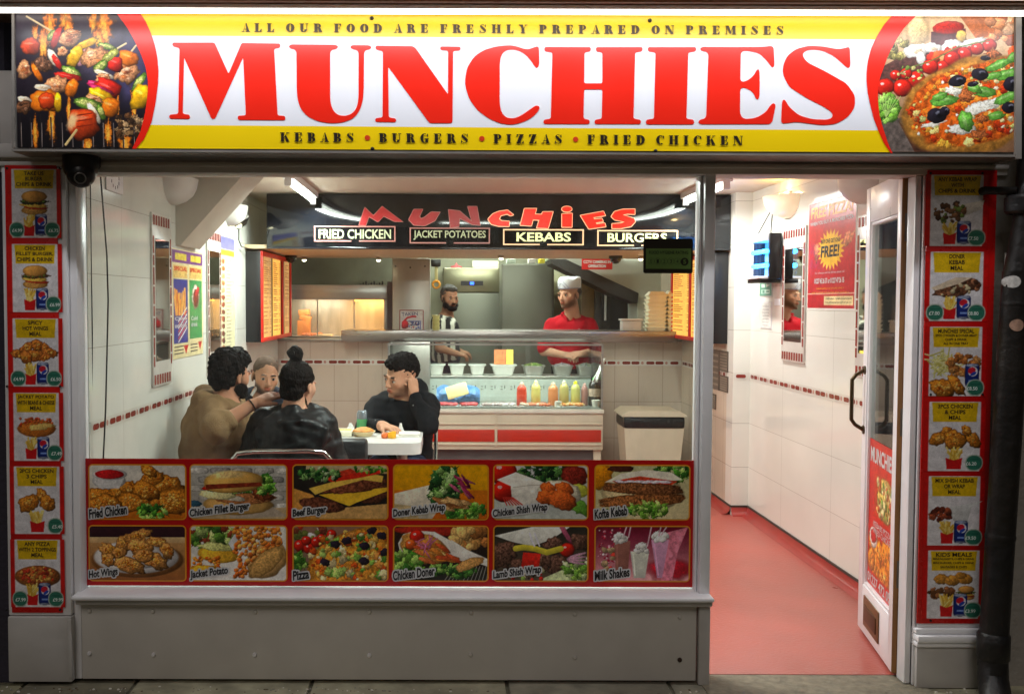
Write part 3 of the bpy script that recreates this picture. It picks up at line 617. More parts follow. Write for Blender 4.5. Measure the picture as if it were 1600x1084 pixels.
lamp('added_trough_light', (.3, SY-.25, zs-.03), (0,.0999,-1), 3.9, .03, 13, (.93,.96,1), b2)
sf = thing('timber_soffit', (0, SY-.3, zs), 'brown timber boards of the overhanging soffit above the lit shop sign', 'soffit')
mb = MB().mat(dark_wood); mb.box(-3.2, 3.4, SY-.095, SY+.2, zs+.006, zs+.12, b=.004); mb.build('inner_board', sf)
mb = MB().mat(soffit_wood)
for i in range(4): mb.box(-3.2, 3.4, SY-.62+i*.13, SY-.62+i*.13+.127, zs+.012, zs+.035, b=.004)
mb.build('boarding', sf)

# ================================================================== SHOPFRONT TIMBER
wl = thing('side_wall', (-2.6, 0, 1.3), 'dark rendered wall at the left edge beyond the red menu board', 'wall')
mb = MB().mat(M('dark_render', (52,48,60), .9, nz=.2, bump=.5)); xa = FP(16, 600, -.05)[0]-.012; mb.box(-4.2, xa, -.03, .25, -.1, 3.4); mb.build('render', wl)
wr = thing('pier_wall', (2.5, 0, 1.3), 'grey rendered pier wall behind the black drainpipe on the right', 'wall')
mb = MB().mat(M('grey_render', (150,144,136), .9, nz=.16, ns=4, bump=.6, bs=30, dirt=.3)); xb = FP(1541, 600, -.05)[0]; mb.box(xb, 4.2, -.035, .25, -.1, 3.4); mb.build('render', wr)
beam_paint = M('beam_grey_paint', (214,206,200), .5, nz=.07, bump=.22, bs=7, dirt=.12)
fb = thing('fascia_beam', (0, 0, 2.1), 'grey painted moulded timber beam between the sign and the shop window', 'beam')
mb = MB().mat(beam_paint); z0 = at_y(600, 271, -.05).z; z1 = at_y(600, 236, -.05).z
xl = FP(0, 250, -.05)[0]; xr = FP(1575, 250, -.05)[0]
mb.box(xl, xr, -.05, .09, z0, z1+.3, b=.003)
mb.box(xl, xr, -.075, -.052, z0+.052, z1+.02, b=.008); mb.box(xl, xr, -.062, -.052, z0+.022, z0+.04, b=.006)
mb.build('moulding', fb)
def pilaster(x0, x1, label, base_y, foot):
    p = thing('pilaster', ((x0+x1)/2, 0, 0), label, 'pilaster')
    mb = MB().mat(white_paint); mb.box(x0, x1, -.055, .08, foot, z0+.05, b=.006); mb.build('shaft', p); return p
# left pilaster
a0 = FP(9, 700, -.055)[0]; a1 = FP(108, 700, -.055)[0]
zb = at_y(60, 957, -.055).z
pl = thing('pilaster', ((a0+a1)/2, 0, 0), 'left white painted timber pilaster carrying the left menu board', 'pilaster')
mb = MB().mat(white_paint); mb.box(a0, a1, -.055, .08, zb-.01, z0+.02, b=.005); mb.build('shaft', pl)
mb = MB().mat(grey_paint); mb.box(a0-.0, a1+.004, -.066, .08, .012, zb-.012, b=.006); mb.box(a0+.235, a1+.006, -.072, -.060, .03, zb-.02, b=.004); mb.build('plinth', pl)
mb = MB().mat(white_paint); mb.box(a1+.001, a1+.030, -.030, .08, .012, z0+.02, b=.004); mb.build('edge_bead', pl)
# right pilaster
c0 = FP(1452, 700, -.055)[0]-.03; c1 = FP(1541, 700, -.055)[0]
pr = thing('pilaster', ((c0+c1)/2, 0, 0), 'right white painted timber pilaster carrying the right menu board beside the doorway', 'pilaster')
zb2 = at_y(1490, 980, -.055).z
mb = MB().mat(white_paint); mb.box(c0, c1, -.055, .08, zb2-.01, z0+.02, b=.005); mb.build('shaft', pr)
mb = MB().mat(white_paint); zz = zb2
for dz, pj in ((.022,.072),(.028,.092),(.02,.082)): mb.box(c0-.012, c1+.012, -pj, .08, zz-dz, zz, b=.006); zz -= dz+.0005
mb.build('base_moulding', pr)
mb = MB().mat(grey_paint); mb.box(c0-.006, c1+.006, -.07, .08, .0, zz-.002, b=.006); mb.build('plinth', pr)
# window frame
wx0 = FP(130.5, 700, .032)[0]; wx1 = FP(1084.5, 700, .032)[0]; wz0 = at_y(600, 917, .032).z; wz1 = at_y(600, 272, 0).z; wm1 = FP(1109, 700, 0)[0]
wf = thing('shop_window', ((wx0+wx1)/2, 0, wz0), 'large white framed shop window with a clear pane beside the doorway', 'window')
mb = MB().mat(white_paint)
mb.box(a1+.031, wx0+.0, -.012, .075, wz0-.06, wz1+.02, b=.006); mb.box(wx0-.03, wx0-.001, .02, .075, wz0-.06, wz1+.02, b=.002)
mb.box(wx1+.012, wm1, -.035, .085, .012, wz1+.02, b=.006)
mb.box(wx0, wx1-.001, -.008, .075, wz1, wz1+.03, b=.004); mb.box(wx1+.0005, wx1+.01, .0, .07, wz0-.06, wz1+.02, b=.004)
mb.build('frame', wf)
sz0 = at_y(600, 940, -.095).z; sz1 = wz0-.004
mb = MB().mat(white_paint); mb.box(a1+.012, wm1+.004, -.095, .07, sz0, sz1, b=.008); mb.build('sill', wf)
mb = MB().mat(grey_paint); mb.box(a1+.02, wm1+.003, -.07, .0, sz0-.024, sz0-.001, b=.006); mb.build('drip_moulding', wf)
mb = MB().mat(glass_mat('window_glass', (244,250,248), .85)); mb.box(wx0-.005, wx1+.005, .038, .044, wz0-.02, wz1+.01); mb.build('pane', wf)
# riser
rs = thing('stall_riser', (.0, 0, .0), 'grey painted bolted board panel below the shop window', 'stall riser')
mb = MB().mat(riser_paint); zr = sz0-.03; rx1 = FP(1088, 1000, -.03)[0]; mb.box(a1+.03, rx1, -.03, .06, .012, zr, b=.003); mb.build('board', rs)
mb = MB().mat(grey_paint); mb.box(rx1+.006, wm1+.001, -.045, .0, .0, zr, b=.004); mb.build('corner_post', rs)
for (x, y, c) in ((140,953,'g'),(239,954,'g'),(399,955,'g'),(577,955,'g'),(736,956,'g'),(898,958,'g'),(1062,963,'g'),(140,1020,'w'),(240,1022,'w'),(398,1022,'w'),(577,1023,'w'),(735,1022,'g'),(898,1026,'g'),(1062,1030,'d')):
    p = at_y(x, y, -.03); mb = MB().mat({'g': riser_paint, 'w': white_paint, 'd': M('rusty_bolt', (60,40,30), .7, .3)}[c])
    mb.lathe((p.x, -.0305, p.z), [(0,-.008),(.006,-.0075),(.0085,-.004),(.009,.001)], 14, 'y'); mb.build('bolt', rs)
# threshold
mb = MB().mat(M('stone_threshold', (124,116,98), .85, nz=.35, ns=22, bump=.8, bs=40, dirt=.3)); mb.box(wm1-.03, FP(1438, 1060, 0)[0], -.20, .10, -.08, .004, b=.008)
tag(mb.build('door_threshold'), 'speckled grey stone threshold slab under the doorway', 'threshold')
# ================================================================== FOOD FILM ON THE WINDOW
FY = .032; FF = front(FY)
film = thing('food_picture_film', ((wx0+wx1)/2, FY, wz0), 'red printed film with twelve food pictures stuck across the lower window pane', 'window film')
u0, v1 = FP(131, 716, FY); u1, v0 = FP(1084, 917, FY)
mb = MB().mat(M('red_window_film', (186,16,18), .25, nz=.06)); mb.box(u0, u1, FY, FY+.003, v0, v1); mb.build('red_backing', film)
def p_chicken(c):
    c.grad((214,208,196), (210,196,176)); c.grad((220,150,60), (196,104,24), y0=40)
    for a in ((20,48,26,12,10),(50,40,20,12,-20),(120,30,24,16,10),(95,22,22,12,-30),(70,58,34,15,8),(128,56,36,20,-5),(60,34,18,9,0),(22,60,26,14,0),(88,40,22,14,20),(92,8,14,9,30)): c.chicken(*a)
    c.blob(30, 24, 26, 13, (226,222,216), 0, irr=0, shade=.3); c.poly([(6,18),(54,18),(46,36),(14,36)], (214,210,206)); c.blob(31, 14, 27, 9, (236,232,226), 0, irr=0, tex=.02); c.blob(31, 14, 23, 7.5, (196,30,34), 0, irr=.03)
    c.lettuce(92, 74, 26, 11, 40)
def p_fillet(c):
    c.grad((190,186,176), (150,142,132))
    for j in range(5):
        for i in range(5): c.blob(12+i*34+(j % 2)*15, 8+j*14, 16, 5, random.choice([(206,200,190),(176,170,160),(150,146,140)]), 0, irr=.05, sq=4)
    c.poly([(0,70),(148,66),(148,84),(0,84)], (196,170,130)); c.blob(4, 60, 12, 5, (50,90,110), 0); c.poly([(60,64),(120,60),(150,80),(60,84)], (176,160,140))
    c.blob(72, 62, 54, 16, (206,160,90), 0, irr=.04, tex=.1); c.blob(85, 52, 46, 9, (176,112,66), 0, irr=.1, tex=.5); c.blob(60, 50, 26, 5, (234,222,196), 10); c.blob(112, 46, 16, 9, (120,60,34), 10, irr=.2, tex=.6)
    c.blob(42, 46, 28, 8, (240,226,160), 5, irr=.1); c.lettuce(70, 36, 46, 7, 40); c.lettuce(116, 30, 18, 14, 40); c.blob(34, 34, 18, 5, (196,36,24), -8); c.lettuce(50, 37, 22, 4, 20, ((210,220,150),(240,236,200)))
    c.blob(66, 26, 46, 17, (222,170,86), -3, irr=.02, tex=.08, shade=.5, sq=2.4); c.poly([(22,30),(108,26),(112,32),(24,38)], (130,50,30), .3); c.blob(58, 14, 26, 6, (238,200,130), -3, edge=0, soft=.6)
def p_beef(c):
    c.grad((50,44,40), (28,24,22)); c.grad((200,180,140), (180,150,100), x0=20, y0=0, y1=12, vertical=True)
    c.poly([(0,36),(30,46),(60,84),(0,84)], (216,150,70), .2); c.poly([(40,70),(148,60),(148,84),(40,84)], (206,160,96), .15)
    c.blob(45, 62, 34, 12, (104,58,40), 6, irr=.12, tex=.7, ts=.4); c.blob(128, 44, 32, 14, (92,52,36), -12, irr=.12, tex=.7, ts=.4); c.poly([(40,46),(148,34),(148,40),(100,58),(88,64),(56,52)], (236,186,50), .08)
    c.blob(96, 32, 52, 11, (120,66,44), -8, irr=.12, tex=.7, ts=.4); c.poly([(24,36),(60,26),(130,14),(142,16),(140,26),(110,22),(60,36),(34,46)], (232,190,80), .08)
    c.poly([(50,20),(90,12),(136,6),(138,12),(100,20),(60,26)], (206,44,26), .15); c.poly([(56,14),(90,4),(100,10),(60,22)], (200,60,36), .2); c.lettuce(40, 14, 34, 10, 60, ((60,110,50),(120,160,90),(30,70,34),(180,200,150))); c.lettuce(120, 6, 28, 6, 24)
def p_doner(c):
    c.grad((232,168,10), (214,140,20)); c.grad((214,120,20), (196,96,20), y0=38)
    c.poly([(0,44),(58,30),(70,34),(74,64),(60,84),(0,84)], (226,214,190), .12, .15, .3); c.poly([(0,60),(30,64),(40,84),(0,84)], (200,176,130), .25)
    c.lettuce(82, 34, 22, 32, 90, ((70,120,50),(130,170,90),(40,80,40),(170,200,130))); c.lettuce(112, 74, 34, 14, 70)
    for i in range(9): c.blob(104+random.uniform(-16,16), 34+random.uniform(-12,12), 13, 2.4, random.choice([(150,40,80),(190,90,120),(110,20,60)]), random.uniform(20,60), irr=.2)
    for i in range(9): c.blob(92+random.uniform(-16,20), 58+random.uniform(-8,8), 16, 4, random.choice([(170,110,60),(140,80,44),(216,170,110)]), random.uniform(-10,30), irr=.2, tex=.4)
def p_shish(c):
    c.grad((196,196,190), (186,190,180)); c.tomato(14, 10, 22); c.tomato(14, 40, 18); c.lettuce(86, 12, 46, 16, 70, ((40,80,40),(80,120,60),(24,50,28))); c.blob(126, 16, 22, 16, (130,40,30), 0, tex=.5); c.blob(134, 40, 16, 12, (200,200,70), 0); c.blob(132, 62, 22, 12, (110,170,60), 20, irr=.3)
    c.poly([(4,22),(34,10),(84,28),(74,62),(50,76),(30,68),(26,32)], (228,222,208), .08, .12, .25); c.line([(30,34),(60,30),(84,30)], 1.2, (190,180,160)); c.blob(104, 44, 34, 22, (230,220,190), 10, irr=.08)
    for a in ((86,36,13,10),(80,50,13,12),(96,48,12,10),(112,36,16,10),(108,54,22,16)): c.blob(*a, (206,94,36), 20, irr=.12, tex=.4, shade=.5)
    for i in range(6): c.line([(14+i*3,50),(20+i*5,62)], 2, (190,50,40))
def p_kofte(c):
    c.grad((196,190,140), (214,196,150)); c.blob(6, 16, 20, 22, (226,140,20), 0); c.lettuce(120, 10, 34, 14, 40); c.blob(40, 4, 20, 6, (80,40,30), 0)
    c.blob(75, 44, 66, 28, (214,190,140), 0, irr=.05); c.poly([(14,26),(40,12),(80,6),(120,10),(138,22),(100,24),(60,26)], (238,228,206), .05); c.poly([(26,24),(70,16),(130,24),(120,30),(40,30)], (206,70,44), .35, .4)
    for k in range(6): c.blob(40+k*14, 25, 10, 2.4, (236,220,226), random.uniform(-15,15))
    c.blob(74, 36, 64, 9, (130,80,46), 2, irr=.08, tex=.8, ts=.5, sq=3); c.blob(74, 54, 66, 10, (150,92,50), -3, irr=.08, tex=.8, ts=.5, sq=3); c.lettuce(84, 70, 34, 12, 70, ((120,170,60),(80,130,40),(170,200,100))); c.lettuce(40, 72, 24, 6, 20)
def p_wings(c):
    c.grad((60,30,40), (50,26,34), y1=18, y0=0); c.grad((196,150,96), (150,90,44), y0=17); c.grad((210,180,130), (200,160,110), y0=17, y1=26); c.blob(74, 52, 72, 28, (150,96,50), 0, irr=0, tex=.1); c.blob(72, 48, 66, 26, (226,220,216), 0, irr=0, tex=.03, edge=.25); c.blob(72, 46, 54, 20, (206,200,196), 0, irr=0, tex=.02)
    for a in ((30,38,16,11,20),(55,26,16,12,-30),(76,14,22,8,-20),(80,34,22,14,30),(104,24,18,8,10),(120,38,14,10,60),(60,60,26,13,20),(28,52,12,10,70),(100,52,24,12,30),(84,46,16,10,0),(46,40,12,9,0)): c.chicken(*a, col=(206,140,72))
def p_jacket(c):
    c.grad((220,216,206), (226,220,210)); c.lettuce(36, 18, 34, 20, 80, ((90,130,50),(60,96,40),(140,60,40),(170,190,110)))
    c.blob(42, 44, 32, 13, (232,176,50), 6, irr=.03); c.blob(38, 32, 24, 7, (214,214,130), 4, irr=.2, tex=.5); c.blob(118, 52, 34, 26, (206,160,96), -35, irr=.05, tex=.2); c.poly([(58,26),(72,6),(76,14),(66,40)], (216,216,216))
    c.many(220, 66, 140, 0, 66, 3, 4.6, [(226,130,50),(206,100,36),(240,160,80)], inside=lambda x, y: y < 70-(x-70)*.6 and y < 60, tex=.1, shade=.6)
    c.blob(116, 56, 34, 15, (196,150,84), -40, irr=.05, tex=.35, shade=.4); c.many(60, 0, 44, 48, 68, 2.5, 3.6, [(226,120,30),(240,150,60),(206,90,20)], tex=.1, shade=.6); c.many(22, 66, 86, 62, 80, 3, 4, [(226,130,50),(206,100,36)], tex=.1, shade=.6); c.blob(20, 68, 24, 8, (236,176,50), 0)
def p_pizza(c):
    c.grad((150,110,90), (120,100,80)); c.many(30, 0, 60, 0, 40, 4, 8, [(200,60,40),(150,70,50),(236,226,216),(120,130,60)], tex=.4)
    for a in ((10,30,10),(24,34,9),(36,24,9),(20,22,8),(44,18,7),(60,12,8)): c.tomato(*a)
    c.blob(95, 52, 78, 46, (226,150,50), -22, irr=.04, tex=.5, ts=.3); el = lambda x, y: ((x-100)/74)**2+((y-50)/44)**2 < 1
    c.many(150, 20, 148, 4, 84, 2, 6, [(226,120,36),(206,80,26),(240,190,90),(236,216,150)], inside=el, irr=.3, tex=.4); c.many(46, 44, 148, 4, 76, 3, 8, [(130,176,70),(170,200,100),(90,140,50),(226,206,150),(226,150,70)], inside=el, irr=.35, tex=.4)
    for a in ((66,28),(84,22),(50,56),(112,30),(112,54),(124,6),(140,14),(144,40)): c.blob(*a, 8, 6, (40,30,46), random.uniform(-30,30), irr=.15, tex=.3, shade=.6)
    c.lettuce(8, 54, 12, 14, 26)
def p_cdoner(c):
    c.grad((50,30,26), (36,30,26)); c.blob(60, 4, 60, 12, (170,40,26), 0); c.many(24, 92, 148, 0, 34, 7, 12, [(206,150,80),(226,176,104),(190,120,60)], tex=.4); c.grad((60,56,50), (40,38,34), y0=64)
    for i in range(14): c.line([(80+i*6,84),(96+i*5,62)], .8, (170,166,156))
    c.poly([(6,26),(14,12),(34,6),(64,8),(90,22),(120,40),(148,52),(146,60),(100,52),(40,56),(10,44)], (232,226,214), .06, .2, .15); c.blob(48, 34, 40, 22, (216,150,70), 20, irr=.1, tex=.4)
    c.lettuce(20, 58, 24, 20, 60); c.tomato(36, 16, 12); c.tomato(26, 28, 9, (214,90,30))
    for i in range(16): c.blob(60+random.uniform(-20,36), 40+random.uniform(-14,16), 15, 3.6, random.choice([(216,130,50),(196,80,40),(236,196,120),(206,110,60)]), random.uniform(0,35), irr=.15)
    for i in range(12): c.blob(52+random.uniform(-12,12), 32+random.uniform(-12,12), 9, 1.2, (206,110,140), random.uniform(0,180))
    c.lettuce(90, 70, 44, 10, 60, ((70,120,50),(40,80,34),(130,170,80))); c.poly([(90,20),(116,36),(148,50),(148,62),(116,50),(92,34)], (236,230,218), .05); c.blob(120, 58, 24, 8, (216,160,90), -20, tex=.4)
def p_lamb(c):
    c.grad((46,42,38), (90,76,60)); c.poly([(0,14),(60,0),(120,0),(90,20),(60,30),(30,24)], (228,226,214), .06, .2, .2)
    for a in ((14,44,20,22),(60,64,14,12),(96,28,16,13),(100,60,18,16),(136,24,16,14),(78,56,14,16),(40,60,14,12)): c.blob(*a, (96,66,54), random.uniform(-20,20), irr=.18, tex=.8, ts=.4, shade=.5)
    c.poly([(70,84),(148,50),(148,84)], (206,216,160), .2); c.lettuce(134, 66, 22, 18, 40, ((150,190,80),(200,216,150),(110,160,60)))
    c.poly([(46,40),(74,42),(70,72),(60,60),(42,68)], (196,36,26), .2, .2, .4); c.tomato(116, 36, 12); c.line([(34,34),(46,32),(64,34),(84,40),(106,34)], 9, (206,190,60)); c.line([(56,10),(60,22),(64,30)], 2.5, (230,226,236)); c.line([(64,10),(68,20),(72,30)], 2, (230,226,236))
    for i in range(4): c.blob(132, 44+i*4, 16, 2, (200,150,170), -15+i*8)
    c.many(26, 20, 80, 66, 84, 2, 5, [(196,40,30),(214,200,150),(60,40,36),(150,180,80)]); c.blob(112, 8, 22, 4, (190,90,120), 60)
def p_shakes(c):
    c.grad((110,10,40), (236,170,170)); c.blob(120, 66, 34, 16, (196,30,50), 0, soft=.5); c.many(70, 4, 40, 2, 60, .8, 2.4, [(240,150,170),(255,210,216),(190,40,70)], tex=0); c.many(12, 14, 34, 36, 66, 3, 6, [(214,60,50),(190,160,120)]); c.poly([(108,10),(146,0),(130,40),(122,84),(104,84)], (230,130,150), .3, .2)
    for (x, w, y, col) in ((42,13,22,(150,96,84)),(70,15,38,(206,206,190)),(102,14,20,(206,150,180))):
        b = 4 if x == 102 else 9; c.poly([(x-w,y),(x+w,y),(x+b,80),(x-b,80)], col, .05, .2, .15); c.poly([(x-w+3,y+4),(x-w+6,y+4),(x-b+3,76),(x-b+1,76)], tuple(min(255, v*1.2) for v in col), 0)
        for i in range(9): c.blob(x+random.uniform(-10,10), y-3+random.uniform(-6,3), 6, 4, (244,240,232), random.uniform(0,180), irr=.2, tex=.1)
    for a, b in (((50,-4),(44,14)),((56,-4),(52,16)),((88,0),(82,30)),((112,0),(104,12)),((104,-4),(100,14))): c.line([a, b], 2, (226,190,200))
CARDS = [[('Fried Chicken',p_chicken,60),('Chicken Fillet Burger',p_fillet,94),('Beef Burger',p_beef,54),('Doner Kebab Wrap',p_doner,82),('Chicken Shish Wrap',p_shish,86),('Kofte Kebab',p_kofte,52)],
         [('Hot Wings',p_wings,46),('Jacket Potato',p_jacket,60),('Pizza',p_pizza,26),('Chicken Doner',p_cdoner,66),('Lamb Shish Wrap',p_lamb,76),('Milk Shakes',p_shakes,56)]]
CX = [(139,291),(297,449),(457,607),(614,764),(770,920),(928,1079)]; CY = [(725,811.5),(820,907.5)]
orange_line = M('orange_print_line', (226,146,30), .3); cap_w = M('caption_white', (206,206,206), .4); cap_k = M('caption_black', (18,18,22), .4)
def rrect(x0, x1, y0, y1, r, n=5):
    P = []
    for cx, cy, a in ((x1-r,y1-r,0),(x0+r,y1-r,90),(x0+r,y0+r,180),(x1-r,y0+r,270)):
        for i in range(n+1): t = math.radians(a+90*i/n); P.append((cx+r*math.cos(t), cy+r*math.sin(t)))
    return P
for j in range(2):
    for i in range(6):
        name, fn, cw = CARDS[j][i]; x0, x1 = CX[i]; y0, y1 = CY[j]; random.seed(100+j*6+i)
        dy = .4*i/5*2
        c = Cv(148, 84, 1.35); fn(c); c.I = (c.I-128)*1.06+130
        a = FP(x0, y1+dy, FY); b = FP(x1, y0+dy, FY); w = 2.2/399
        m2 = MB().mat(orange_line); m2.flat(rrect(a[0], b[0], a[1], b[1], .018), FF, .0008); pc = m2.build('food_picture', film)
        c.mesh('photograph', FF, a[0]+w, b[0]-w, a[1]+w, b[1]-w, .0016, pc, print_film, rnd=5)
        s0 = FP(x0+1, y1-1.5+dy, FY); s1 = FP(x0+cw+1, y1-16.5+dy, FY); m3 = MB(); rot = math.radians(7.5)
        m3.mat(cap_w)
        k = 0
        for dx, dz in ((-.005,0),(.005,0),(0,.005),(0,-.005),(.004,.004),(-.004,-.004),(.004,-.004),(-.004,.004)):
            k += 1; text(m3, name, FF, s0[0]+dx, s1[0]+dx, s0[1]+dz, s1[1]+dz, .0024+k*.0001, bold=.05, shear=.2, rot=rot)
        m3.mat(cap_k); text(m3, name, FF, s0[0], s1[0], s0[1], s1[1], .0038, bold=.035, shear=.2, rot=rot); m3.build('caption', pc)

# ================================================================== MENU BOARDS ON THE PILASTERS
BY = -.062; BF = front(BY)
yellow_p = M('yellow_card_print', (224,184,20), .4); white_p = M('white_card_print', (226,222,226), .4); ink_b = M('brown_black_ink', (50,34,20), .5); price_w = M('price_white', (225,240,235), .5)
def can(c, x, y, w=20, h=34):
    c.blob(x, y, w/2, h/2, (24,44,120), 0, irr=0, tex=.05, shade=.1, edge=.4, sq=7); c.blob(x, y-h/2+2.4, w/2-1, 2.4, (150,160,190), 0, irr=0, edge=.3); c.blob(x, y+h/2-1, w/2-1, 1.6, (120,126,150), 0, irr=0)
    c.blob(x+1, y-h*.16, w*.34, w*.36, (235,235,240), 0, irr=0, tex=0, shade=0, edge=0); c.blob(x-.5, y-h*.2, w*.29, w*.24, (200,30,50), -25, irr=0, tex=0, shade=0, edge=0)
    c.blob(x+2, y-h*.06, w*.24, w*.12, (40,70,170), -35, irr=0, tex=0, shade=0, edge=0); c.poly([(x-5,y+h*.22),(x+5,y+h*.22),(x+5,y+h*.3),(x-5,y+h*.3)], (120,150,220), 0)
def fries(c, x, y, w=19, h=34):
    for i in range(26): c.line([(x+random.uniform(-w*.32,w*.32), y+h*.1), (x+random.uniform(-w*.55,w*.55), y-h*.5+random.uniform(0,10))], 2.4, random.choice([(236,200,90),(216,170,60),(246,220,130)]))
    c.poly([(x-w/2,y-h*.02),(x,y+h*.1),(x+w/2,y-h*.02),(x+w*.42,y+h/2),(x-w*.42,y+h/2)], (206,24,28), .05)
def price(c, x, y, r=11): c.blob(x, y, r+1.6, r+1.6, (176,190,176), 0, irr=0, tex=0, shade=0, edge=0, sq=2.3); c.blob(x, y, r, r, (50,116,96), 0, irr=0, tex=.05, shade=0, edge=.1, sq=2.3); c.poly([(x-7,y-6),(x+7,y-6),(x+7,y-4.4),(x-7,y-4.4)], (30,90,76), 0)
def burger(c, x, y, w, dark=True):
    c.blob(x, y+w*.30, w*.46, w*.16, (206,150,76), 0, irr=.03); c.blob(x+w*.05, y+w*.2, w*.44, w*.07, (190,60,36), 4, irr=.1); c.blob(x, y+w*.12, w*.47, w*.08, (236,190,80), 3, irr=.15)
    c.blob(x, y, w*.5, w*.1, (60,56,34) if dark else (110,66,40), 0, irr=.2, tex=.8, ts=.6); c.lettuce(x, y+w*.02, w*.48, w*.05, 16, ((60,80,40),(90,120,50),(60,50,40))); c.blob(x, y-w*.18, w*.46, w*.2, (212,150,72), 0, irr=.03, tex=.12, shade=.5)
def wingset(c, pts):
    for p in pts: c.chicken(*p, col=(196,112,46))
def card_pic(c, k, X, Y, W, H):
    """k: kind of food; X, Y top-left of the picture field, in strip units"""
    cx = X+W/2
    if k == 'burger': burger(c, cx, Y+18, 46)
    elif k == 'fillet': burger(c, cx, Y+16, 44, False)
    elif k == 'wings': wingset(c, [(X+8,Y+22,11,7,20),(X+22,Y+12,13,7,-30),(X+40,Y+8,11,9,20),(X+34,Y+24,16,9,0),(X+22,Y+28,11,9,50),(X+54,Y+14,11,7,60),(X+60,Y+20,14,7,10),(X+52,Y+27,11,6,-20)])
    elif k == 'jacket': c.blob(cx, Y+22, 31, 14, (196,110,36), 0, irr=.04, tex=.3); c.many(60, X+10, X+W-10, Y+6, Y+18, 1.5, 2.6, [(206,70,30),(226,110,50)]); c.blob(cx+6, Y+19, 18, 5, (240,200,110), -4, irr=.3)
    elif k == 'pieces': c.chicken(X+24, Y+24, 19, 13, -30); c.chicken(X+46, Y+12, 8, 14, -25); c.chicken(X+54, Y+24, 14, 12, 40)
    elif k == 'pizza': c.blob(cx, Y+24, 37, 17, (150,90,40), 0, irr=.02); c.blob(cx, Y+22, 35, 15, (196,110,50), 0, irr=.03, tex=.5); c.many(90, X+8, X+W-8, Y+10, Y+34, 1.5, 4, [(190,60,36),(230,170,80),(170,90,40)], inside=lambda x, y: ((x-cx)/31)**2+((y-Y-22)/12)**2 < 1)
    elif k == 'wrap': c.poly([(cx-8,Y+14),(X+W+2,Y+4),(X+W-2,Y+18),(cx+6,Y+30)], (226,216,204), .06, .2, .3); c.many(60, X+6, cx+14, Y+8, Y+36, 2, 5, [(96,64,44),(70,46,34),(130,90,60),(110,130,60)], inside=lambda x, y: ((x-cx+10)/24)**2+((y-Y-22)/14)**2 < 1)
    elif k == 'doner': c.blob(cx, Y+20, 33, 12, (110,70,50), -12, irr=.12, tex=.7); c.many(50, X+6, X+W-6, Y+10, Y+30, 2, 5, [(110,66,44),(80,50,34),(150,100,70),(206,190,150)], inside=lambda x, y: abs(y-Y-21+(x-cx)*.2) < 9); c.poly([(X+2,Y+20),(X+36,Y+4),(X+60,Y+4),(X+40,Y+14),(X+8,Y+24)], (216,196,170), .1)
    elif k == 'special':
        for i in range(60): c.line([(X+20+random.gauss(0,9), Y+24+random.gauss(0,8)), (X+20+random.gauss(0,12), Y+20+random.gauss(0,10))], 2, random.choice([(216,210,130),(190,180,90),(230,224,160)]))
        c.many(80, X+24, X+70, Y+8, Y+40, 3, 6, [(190,120,60),(150,86,40),(214,150,84)], inside=lambda x, y: ((x-X-50)/23)**2+((y-Y-24)/16)**2 < 1, tex=.5)
        c.chicken(X+20, Y+58, 18, 14, 10); c.chicken(X+40, Y+54, 8, 18, -35)
    elif k == 'three': c.chicken(X+14, Y+22, 16, 9, -30); c.chicken(X+26, Y+10, 8, 6, 0); c.chicken(X+64, Y+24, 9, 15, -40); c.chicken(X+54, Y+10, 6, 9, -30); c.chicken(cx, Y+24, 17, 15, 20)
    elif k == 'shish': c.poly([(cx-8,Y+14),(X+W+4,Y+4),(X+W-12,Y+14),(cx+18,Y+44),(cx,Y+34)], (200,200,200), .1, .2, .3); c.many(40, X+2, cx+4, Y+12, Y+34, 3, 6, [(120,50,34),(90,36,26),(150,70,44)], inside=lambda x, y: ((x-X-16)/18)**2+((y-Y-24)/9)**2 < 1, tex=.5)
    elif k == 'kids':
        for a in ((X+20,Y+10,11,8),(X+36,Y+12,11,8),(X+54,Y+10,11,8),(X+48,Y+4,8,5)): c.blob(*a, (190,130,50), 0, irr=.1, tex=.4, shade=.5)
        c.many(50, X+2, X+38, Y+22, Y+38, 2, 5, [(130,80,44),(160,100,60),(100,60,34)], inside=lambda x, y: ((x-X-20)/19)**2+((y-Y-31)/8)**2 < 1); burger(c, X+56, Y+30, 26, False)
LEFT = [(('TAKE US','BURGER','CHIPS & DRINK'),'burger',('£4.99','£6.75')),(('CHICKEN','FILLET BURGER,','CHIPS & DRINK'),'fillet',(None,'£6.99')),(('SPICY','HOT WINGS','MEAL'),'wings',('£4.99','£6.50')),
        (('JACKET POTATO','WITH BEANS & CHEESE','MEAL'),'jacket',(None,'£7.49')),(('2PCS CHICKEN','3 CHIPS','MEAL'),'pieces',(None,'£5.40')),(('ANY PIZZA','WITH 2 TOPPINGS','MEAL'),'pizza',('£7.99','£9.99'))]
RIGHT = [(('ANY KEBAB WRAP','WITH','CHIPS & DRINK'),'wrap',(None,'£7.50')),(('DONER','KEBAB','MEAL'),'doner',('£7.00','£8.80')),(('MUNCHIES SPECIAL','2PCS CHICKEN & DONER MEAT','CHIPS & DRINK','ALL IN ONE TRAY'),'special',(None,'£8.50')),
         (('3PCS CHICKEN','& CHIPS','MEAL'),'three',(None,'£6.20')),(('MIX SHISH KEBAB','OR WRAP','MEAL'),'shish',(None,'£9.50')),(('KIDS MEALS','MINI NUGGETS, CHIPS & DRINK','MINI BURGER, CHIPS & DRINK','SAUSAGES & CHIPS'),'kids',(None,'£3.99'))]
